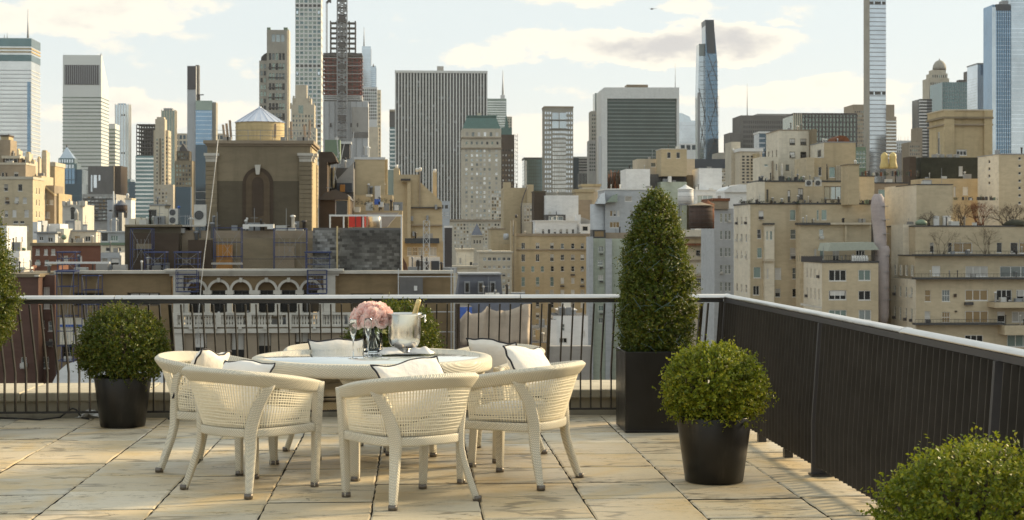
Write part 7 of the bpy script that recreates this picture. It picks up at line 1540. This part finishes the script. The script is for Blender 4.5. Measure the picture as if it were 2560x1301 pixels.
def cone_sampler(prof, c, inner=.3):
    zs = np.array([p[0] for p in prof]); rs_ = np.array([p[1] for p in prof])
    def f(rng, n):
        zz = np.linspace(zs[0], zs[-1], 400); w = np.interp(zz, zs, rs_) + .03; cdf = np.cumsum(w) / w.sum()
        z = np.interp(rng.random(n), cdf, zz); a = rng.uniform(0, 2 * math.pi, n); r = np.interp(z, zs, rs_)
        bump = 1 + .05 * np.sin(3 * a + z * 5) + .045 * np.sin(5 * a - z * 9 + 1) + .04 * np.sin(z * 23 + 2 * a)
        rad = np.where(rng.random(n) < inner, rng.uniform(.40, .80, n), rng.uniform(.76, .92, n)) * r * bump
        sl = -np.gradient(np.interp(zz, zs, rs_), zz); nz = np.interp(z, zz, sl)
        P = np.stack([rad * np.cos(a), rad * np.sin(a), z], 1) + np.array(c); N_ = np.stack([np.cos(a), np.sin(a), nz], 1)
        return P, N_ / np.linalg.norm(N_, axis=1)[:, None]
    return f
def twigs(parent, z0, zc, r, seed, n=26):
    mb = MB(); rr = random.Random(seed)
    for i in range(n):
        a, e = rr.uniform(0, 6.28), rr.uniform(-.1, 1.3); q = r * rr.uniform(.7, .92); tgt = Vector((math.cos(a) * math.cos(e) * q, math.sin(a) * math.cos(e) * q, zc + math.sin(e) * q)); st = Vector((rr.uniform(-.03, .03), rr.uniform(-.03, .03), z0)); md = st.lerp(tgt, .5) + Vector((rr.uniform(-.05, .05), rr.uniform(-.05, .05), rr.uniform(-.02, .05)))
        mb.tube([st, md, tgt], [.012, .007, .003], 5)
    return mb.build('twigs', 'twig', parent)
def round_pot(label, loc, rt, rbm, h):
    o = thing('planter_pot', label, 'planter', (*loc, 0), 0, 'round black planters')
    mb = MB(); mb.lathe([(.001, .004), (rbm - .008, .004), (rbm, .010), (rbm + (rt - rbm) * .5, h * .5), (rt, h - .01), (rt - .004, h), (rt - .022, h), (rt - .026, h - .012), (rt - .035, h - .06)], 64); mb.build('pot', 'planter_black', o)
    mb = MB(); mb.lathe([(.001, h - .045), (rt - .032, h - .05)], 32); mb.build('soil', 'soil', o)
def ball_bush(label, loc, zc, r, seed, zpot, mat='leaf_box', ns=2300, leaf=.0215, flat=.70):
    o = thing('boxwood_ball', label, 'shrub', (*loc, zpot - .045), 0, 'clipped boxwood balls')
    foliage('foliage', o, ball_sampler(r, (0, 0, zc - zpot + .045), flat), ns, seed, mat, leaf); twigs(o, 0, zc - zpot + .045, r, seed)
    mb = MB(); mb.tube([(0, 0, -.02), (.01, 0, .1), (0, .01, zc - zpot)], [.022, .018, .012], 8); mb.build('trunk', 'twig', o)
pL = floor_pt(307, 1066); round_pot('round tapered black planter by the back railing under a boxwood ball', pL, .232, .182, .415); ball_bush('round clipped boxwood in the planter by the back railing', pL, .655, .372, 1, .415, ns=2700)
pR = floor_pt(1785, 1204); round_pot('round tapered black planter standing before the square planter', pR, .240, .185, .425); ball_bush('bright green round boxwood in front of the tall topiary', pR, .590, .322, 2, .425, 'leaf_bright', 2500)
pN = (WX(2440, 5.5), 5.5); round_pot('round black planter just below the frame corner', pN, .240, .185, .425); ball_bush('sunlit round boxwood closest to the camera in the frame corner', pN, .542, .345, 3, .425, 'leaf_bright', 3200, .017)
pC = (WX(985, 13.15), 13.15); round_pot('round black planter hidden behind the dining table', pC, .240, .185, .415); ball_bush('round boxwood behind the roses and champagne bucket', pC, .69, .415, 4, .415, ns=3000)
# tall topiary in the square planter
X0, Y0 = 1.693, 12.646; PW = .58; PH = .645
o = thing('planter_box', 'tall square black metal planter in the railing corner', 'planter', (X0 + PW / 2, Y0 + PW / 2, 0))
mb = MB(); a = PW / 2; mb.box(-a, a, -a, a, .002, .02); mb.box(-a, a, -a, -a + .02, .02, PH); mb.box(-a, a, a - .02, a, .02, PH); mb.box(-a, -a + .02, -a + .02, a - .02, .02, PH); mb.box(a - .02, a, -a + .02, a - .02, .02, PH); q = mb.build('box', 'planter_black', o); bevel(q, .004, 2)
mb = MB(); mb.box(-a + .021, a - .021, -a + .021, a - .021, PH - .09, PH - .05); mb.build('soil', 'soil', o)
TP = [(.60, .22), (.66, .265), (.78, .30), (.95, .31), (1.15, .302), (1.32, .285), (1.45, .262), (1.56, .225), (1.68, .19), (1.78, .155), (1.86, .115), (1.92, .07), (1.95, .02)]
TP = [(.60 + (z - .60) * .965, r * .97) for z, r in TP]
def topiary(label, loc, prof, seed, ns, zb, wires=True):
    o = thing('topiary', label, 'shrub', (*loc, zb), 0, 'tall clipped topiary cones'); pr = [(z - zb, r) for z, r in prof]
    foliage('foliage', o, cone_sampler(pr, (0, 0, 0)), ns, seed, 'leaf_box', .020); mb = MB(); mb.tube([(0, 0, -.03), (.02, 0, .3), (0, .02, .8), (.01, 0, pr[-1][0] - .1)], [.03, .026, .018, .006], 8); mb.build('trunk', 'twig', o)
    rr = random.Random(seed); tw = MB()
    for i in range(70):
        f = rr.uniform(.1, .95); z = pr[0][0] + (pr[-1][0] - pr[0][0]) * f; r = float(np.interp(z, [p[0] for p in pr], [p[1] for p in pr])) * .9; an = rr.uniform(0, 6.28); tw.tube([(0, 0, max(0, z - .18)), (r * .5 * math.cos(an), r * .5 * math.sin(an), z - .08), (r * math.cos(an), r * math.sin(an), z)], [.01, .006, .003], 4)
    tw.build('twigs', 'twig', o)
    if wires:
        w = MB(); zz = [p[0] for p in pr]; rad = [p[1] for p in pr]
        for i in range(34):
            an = rr.uniform(3.2, 6.2); z = rr.uniform(.1, pr[-1][0] - .25); n = 9; ln = rr.uniform(.15, .5); sl = rr.uniform(-.12, .12); pts = []
            for j in range(n): aa = an + ln * j / n; z2 = z + sl * j / n + rr.uniform(-.004, .004); r = float(np.interp(z2, zz, rad)) * (1.01 + rr.uniform(-.02, .03)) + .022; pts.append((r * math.cos(aa), r * math.sin(aa), z2))
            w.tube(pts, .0017, 4, 0, True, False)
        w.build('light_wire', 'wire_teal', o)
plain('wire_teal', (.09, .15, .15), .4)
topiary('tall clipped box cone threaded with thin light wires in the square planter', (X0 + PW / 2, Y0 + PW / 2), TP, 5, 6200, PH - .06)
lx, ly = WX(-78, 12.9), 12.9; round_pot('round black planter under the topiary at the frame edge', (lx, ly), .2, .16, .5); topiary('tall clipped topiary cut off by the frame edge', (lx, ly), [(.70, .20), (.78, .30), (.9, .37), (1.05, .385), (1.25, .35), (1.45, .30), (1.6, .25), (1.75, .18), (1.9, .1), (2.0, .02)], 9, 4600, .46, False)
# cable and scrap of plastic on the floor by the railing
o = thing('cable', 'thin dark cable lying along the foot of the parapet', 'cable', (WX(120, 13.7), 13.7, 0)); mb = MB(); P = [(-40, 1046), (40, 1049), (100, 1052), (150, 1046), (172, 1030), (182, 1025), (190, 1028), (205, 1042), (222, 1050)]
mb.tube([Vector((*floor_pt(p, 1047 if q < 1046 else q), .008 if q > 1040 else (1050 - q) * .0035)) - Vector((WX(120, 13.7), 13.7, 0)) for p, q in P], .008, 6); mb.build('cord', 'rail_black', o)
rr = random.Random(2); mb = MB(); rows = [[(-.12 + .24 * i / 7 + rr.uniform(-.02, .02), -.05 + .1 * j / 4 + rr.uniform(-.015, .015), .012 + rr.uniform(0, .07) * math.sin(math.pi * i / 7)) for j in range(5)] for i in range(8)]; mb.grid(rows, smooth=False)
o = mb.build('plastic_scrap', 'white_trim', None, (*floor_pt(228, 1046), .0)); o.modifiers.new('t', 'SOLIDIFY').thickness = .003; tag(o, 'crumpled white plastic sheet beside the back planter', 'plastic sheet')
# ---------------------------------------------------------------- things on the table
ZT = .7485
t = NT('clear_glass'); t.set(color=(.97, .98, .98), rough=.0, trans=1.0, ior=1.45)
t = NT('water'); t.set(color=(.93, .97, .95), rough=.0, trans=1.0, ior=1.33)
t = NT('silver'); n = t.noise(t.coords('obj'), 12, 4); t.set(color=(.70, .68, .64), metal=1.0, rough=t.rng(n, .3, .7, .16, .24))
t = NT('petal'); g = t.new('ShaderNodeNewGeometry'); v = t.coords('obj'); n = t.noise(v, 30, 3); f = t.math('ADD', t.math('MULTIPLY', g.outputs['Random Per Island'], .6), t.math('MULTIPLY', n, .4))
c = t.ramp(f, [(.2, (.93, .62, .56)), (.55, (.96, .77, .71)), (.85, (.97, .87, .81))]); t.set(color=c, rough=.6, spec=.25); tl = t.new('ShaderNodeBsdfTranslucent'); t.l.new(c, tl.inputs[0]); mx = t.new('ShaderNodeMixShader'); mx.inputs[0].default_value = .3; t.l.new(t.b.outputs[0], mx.inputs[1]); t.l.new(tl.outputs[0], mx.inputs[2]); t.l.new(mx.outputs[0], t.out.inputs[0])
plain('stem_green', (.25, .30, .09), .5); plain('gold_foil', (.66, .52, .24), .38, .55, var=.2, scale=40); plain('napkin', (.76, .72, .68), .9, var=.05, scale=8); plain('bottle_glass', (.02, .035, .015), .1)
vx, vy = floor_pt(932, 884, ZT)
o = thing('vase', 'clear glass cylinder vase half filled with water', 'vase', (vx, vy, ZT)); mb = MB(); mb.lathe([(.0001, 0), (.064, 0), (.068, .004), (.068, .205), (.0665, .207), (.065, .205), (.065, .012), (.0001, .012)], 48); mb.build('glass', 'clear_glass', o)
mb = MB(); mb.lathe([(.0001, .0125), (.0642, .0125), (.0642, .095), (.0001, .095)], 40); mb.build('water', 'water', o)
bq = thing('rose_bouquet', 'dome of full pink roses standing in the glass vase', 'bouquet', (vx, vy, ZT + .02))
def rose_mesh():
    mb = MB(); rr = random.Random(9)
    def petal(a, r0, r1, h0, h1, w, curl):
        P = []
        for i in range(7):
            u = -1 + 2 * i / 6; row = []
            for j in range(6):
                v = j / 5; r = r0 + (r1 - r0) * v ** .8 + curl * max(0, v - .7) * 2.2; z = h0 + (h1 - h0) * v - (1 if u else 0) * 0 - .010 * abs(u) ** 2.5 * v - curl * max(0, v - .75) * 1.5; aa = a + u * w * (.45 + .55 * math.sin(math.pi * min(v * .75 + .1, 1)))
                row.append((r * math.cos(aa), r * math.sin(aa), z))
            P.append(row)
        mb.grid(P)
    for k, (n, r0, r1, h1, w, cu) in enumerate(((2, .002, .006, .030, 1.9, 0), (3, .004, .011, .031, 1.3, .0), (4, .006, .017, .031, 1.05, .002), (5, .008, .024, .029, .85, .005), (6, .009, .032, .024, .75, .009), (7, .008, .039, .016, .68, .012), (7, .006, .042, .005, .66, .012))):
        for i in range(n): petal(2 * math.pi * (i + .37 * k) / n + rr.uniform(-.15, .15), r0, r1, -.022, h1 + rr.uniform(-.002, .002), w, cu)
    return mb.mesh('rose', 'petal')
rm = rose_mesh(); rr = random.Random(12); heads = []
for ring, (el_, n) in enumerate(((90, 1), (60, 5), (32, 8), (6, 9))):
    for i in range(n):
        a = 2 * math.pi * (i + .5 * ring) / n + rr.uniform(-.08, .08); e = R(el_ + rr.uniform(-5, 5)); d = Vector((math.cos(a) * math.cos(e), math.sin(a) * math.cos(e), math.sin(e)))
        p = Vector((d.x * .125, d.y * .125, .205 + d.z * .105)); q = d.to_track_quat('Z', 'Y'); ro = link('rose', rm, bq, p); ro.rotation_mode = 'QUATERNION'; ro.rotation_quaternion = q @ Matrix.Rotation(rr.uniform(0, 6.28), 3, 'Z').to_quaternion(); s = rr.uniform(1.15, 1.35); ro.scale = (s, s, s); heads.append(p)
mb = MB(); mb.lathe([(.0001, .29), (.05, .275), (.085, .24), (.10, .205), (.07, .19), (.0001, .19)], 20); mb.build('flower_core', 'stem_green', bq)
for i, p in enumerate(heads[:22]): mb = MB(); a = i * 2.4; mb.tube([(p.x * .6, p.y * .6, .195), (p.x * .12, p.y * .12, .13), (.045 * math.cos(a), .045 * math.sin(a), .0)], [.0035, .0032, .003], 6); mb.build('stem', 'stem_green', bq)
def leaf_quad(mb, p, d, w):
    d = Vector(d); sd = Vector((-d.y, d.x, .2)).normalized() * w; p = Vector(p); mb.quad([p, p + d * .5 + sd, p + d, p + d * .5 - sd])
mb = MB()
for i in range(26): a = rr.uniform(0, 6.28); leaf_quad(mb, (.05 * math.cos(a), .05 * math.sin(a), rr.uniform(.15, .20)), (.06 * math.cos(a + .4), .06 * math.sin(a + .4), rr.uniform(-.07, -.02)), .014)
mb.build('rose_leaves', 'stem_green', bq)
# champagne flutes
def flute(label, px, py):
    x, y = floor_pt(px, py, ZT); o = thing('champagne_flute', label, 'glass', (x, y, ZT), 0, 'champagne flutes'); mb = MB()
    mb.lathe([(.0001, .003), (.030, .0005), (.033, .0015), (.031, .003), (.008, .009), (.0042, .018), (.0038, .10), (.006, .125), (.018, .165), (.0265, .205), (.0265, .225), (.0225, .262), (.0215, .263), (.0218, .260), (.0252, .225), (.0250, .205), (.016, .165), (.003, .132), (.0001, .130)], 32); mb.build('glass', 'clear_glass', o)
flute('empty champagne flute standing apart nearest the table rim', 883, 897); flute('empty champagne flute in front of the glass vase', 920, 894)
# bucket on a plate with napkins
bx_, by_ = floor_pt(1011, 886, ZT)
pl = thing('plate', 'silver charger plate under the champagne bucket', 'plate', (bx_ + .01, by_, ZT)); mb = MB(); mb.lathe([(.0001, .001), (.11, .001), (.165, .012), (.167, .014), (.163, .015), (.11, .005), (.0001, .005)], 48); mb.build('plate', 'silver', pl)
def napkin(label, x, y, rz, w, l, h, seed):
    r2 = random.Random(seed); ph = r2.uniform(0, 6); rows = []
    for i in range(15):
        u = -1 + 2 * i / 14; row = []
        for j in range(11):
            v = -1 + 2 * j / 10; z = h * (1 - abs(u) ** 2.4) * (1 - abs(v) ** 3) + .007 * math.sin(6 * u + 3 * v + ph) * (1 - v * v) + .003; row.append((u * w * (1 - .25 * max(0, v)), v * l, max(.002, z)))
        rows.append(row)
    mb = MB(); mb.grid(rows); o = mb.build('napkin', 'napkin', None, (x, y, ZT + .012)); o.rotation_euler = (0, 0, rz); o.modifiers.new('t', 'SOLIDIFY').thickness = .003; tag(o, label, 'napkin', 'folded white napkins')
napkin('folded white napkin on the vase side of the bucket', bx_ - .10, by_ - .10, .5, .085, .075, .035, 1); napkin('folded white napkin on the far side of the bucket foot', bx_ + .12, by_ - .08, -.4, .09, .07, .04, 2)
bk = thing('champagne_bucket', 'polished silver champagne bucket with ring handles', 'bucket', (bx_, by_, ZT + .0055)); mb = MB()
mb.lathe([(.0001, 0), (.056, .0), (.058, .004), (.046, .012), (.036, .020), (.040, .028), (.066, .036), (.092, .052), (.106, .078), (.110, .110), (.112, .15), (.114, .262), (.122, .272), (.124, .276), (.122, .280), (.117, .278), (.111, .262), (.109, .15), (.1, .10), (.06, .064), (.0001, .06)], 64); mb.build('bowl', 'silver', bk)
for s_ in (-1, 1):
    mb = MB(); cx = s_ * .132; mb.tube([(cx + s_ * .012 + .004 * math.cos(a) * 0, .022 * math.cos(a), .243 + .024 * math.sin(a)) for a in np.linspace(0, 2 * math.pi, 20, endpoint=False)], .0055, 8, 0, True, False, True); mb.tube([(s_ * .112, 0, .252), (cx + s_ * .012, 0, .266)], [.009, .006], 8); ho = mb.build('ring_handle', 'silver', bk)
bk.rotation_euler = (0, 0, R(-6))
bt = thing('champagne_bottle', 'gold foiled champagne bottle neck leaning in the bucket', 'bottle', (bx_ + .015, by_ + .01, ZT + .08)); mb = MB(); mb.lathe([(.0001, 0), (.040, 0), (.042, .01), (.042, .10), (.030, .15), (.019, .185)], 24); g1 = mb.build('body', 'bottle_glass', bt)
mb = MB(); mb.lathe([(.0205, .165), (.0195, .20), (.0165, .265), (.0165, .272), (.0185, .276), (.0185, .286), (.0170, .290), (.0175, .305), (.012, .313), (.0001, .314)], 24); mb.build('foil_neck', 'gold_foil', bt); bt.rotation_euler = (R(3), R(16), 0)

# a helicopter far off over the town
hx = Bld('helicopter', 'tiny dark helicopter far off in the sky', 1632, 2200, 'helicopter', Z=WZ(1632, 25, 2200)); Yh = 2200; k = Yh / FPX; cx, cz = WX(1630, Yh), WZ(1630, 23, Yh)
mb = MB(); mb.lathe([(.01, -2.4), (.6, -2.0), (.95, -.6), (.9, .8), (.4, 2.2), (.01, 2.6)], 10); mb.v = [(cx + z, Yh + y, cz + x) for x, y, z in mb.v]; hx.add(mb, 'body', 'steel_dark')
mb = MB(); mb.bar((cx + 1.5, Yh, cz + .2), (cx + 6, Yh, cz + .6), .3, 6, 0, False, .12); mb.bar((cx + 6, Yh, cz - .3), (cx + 6, Yh, cz + 1.3), .12); hx.add(mb, 'tail_boom', 'steel_dark'); mb = MB(); mb.box(cx - 5, cx + 5, Yh - .12, Yh + .12, cz + 1.25, cz + 1.32); mb.bar((cx, Yh, cz + .8), (cx, Yh, cz + 1.3), .12); hx.add(mb, 'rotor', 'steel_dark')
# ---------------------------------------------------------------- thin evening haze over the town
t = bpy.data.materials.new('haze_air'); t.use_nodes = True; MATS['haze_air'] = t
nt = t.node_tree; nt.nodes.clear(); ou = nt.nodes.new('ShaderNodeOutputMaterial'); pv = nt.nodes.new('ShaderNodeVolumePrincipled')
pv.inputs['Color'].default_value = (.92, .95, 1.0, 1); pv.inputs['Density'].default_value = .00003; pv.inputs['Anisotropy'].default_value = .2
nt.links.new(pv.outputs[0], ou.inputs['Volume'])
mb = MB(); mb.box(-8000, 8000, -2500, 9000, GZ - 1, 420); hz_o = mb.build('haze', 'haze_air'); hz_o['kind'] = 'stuff'; tag(hz_o, 'thin pale evening haze hanging over the whole town', 'haze')
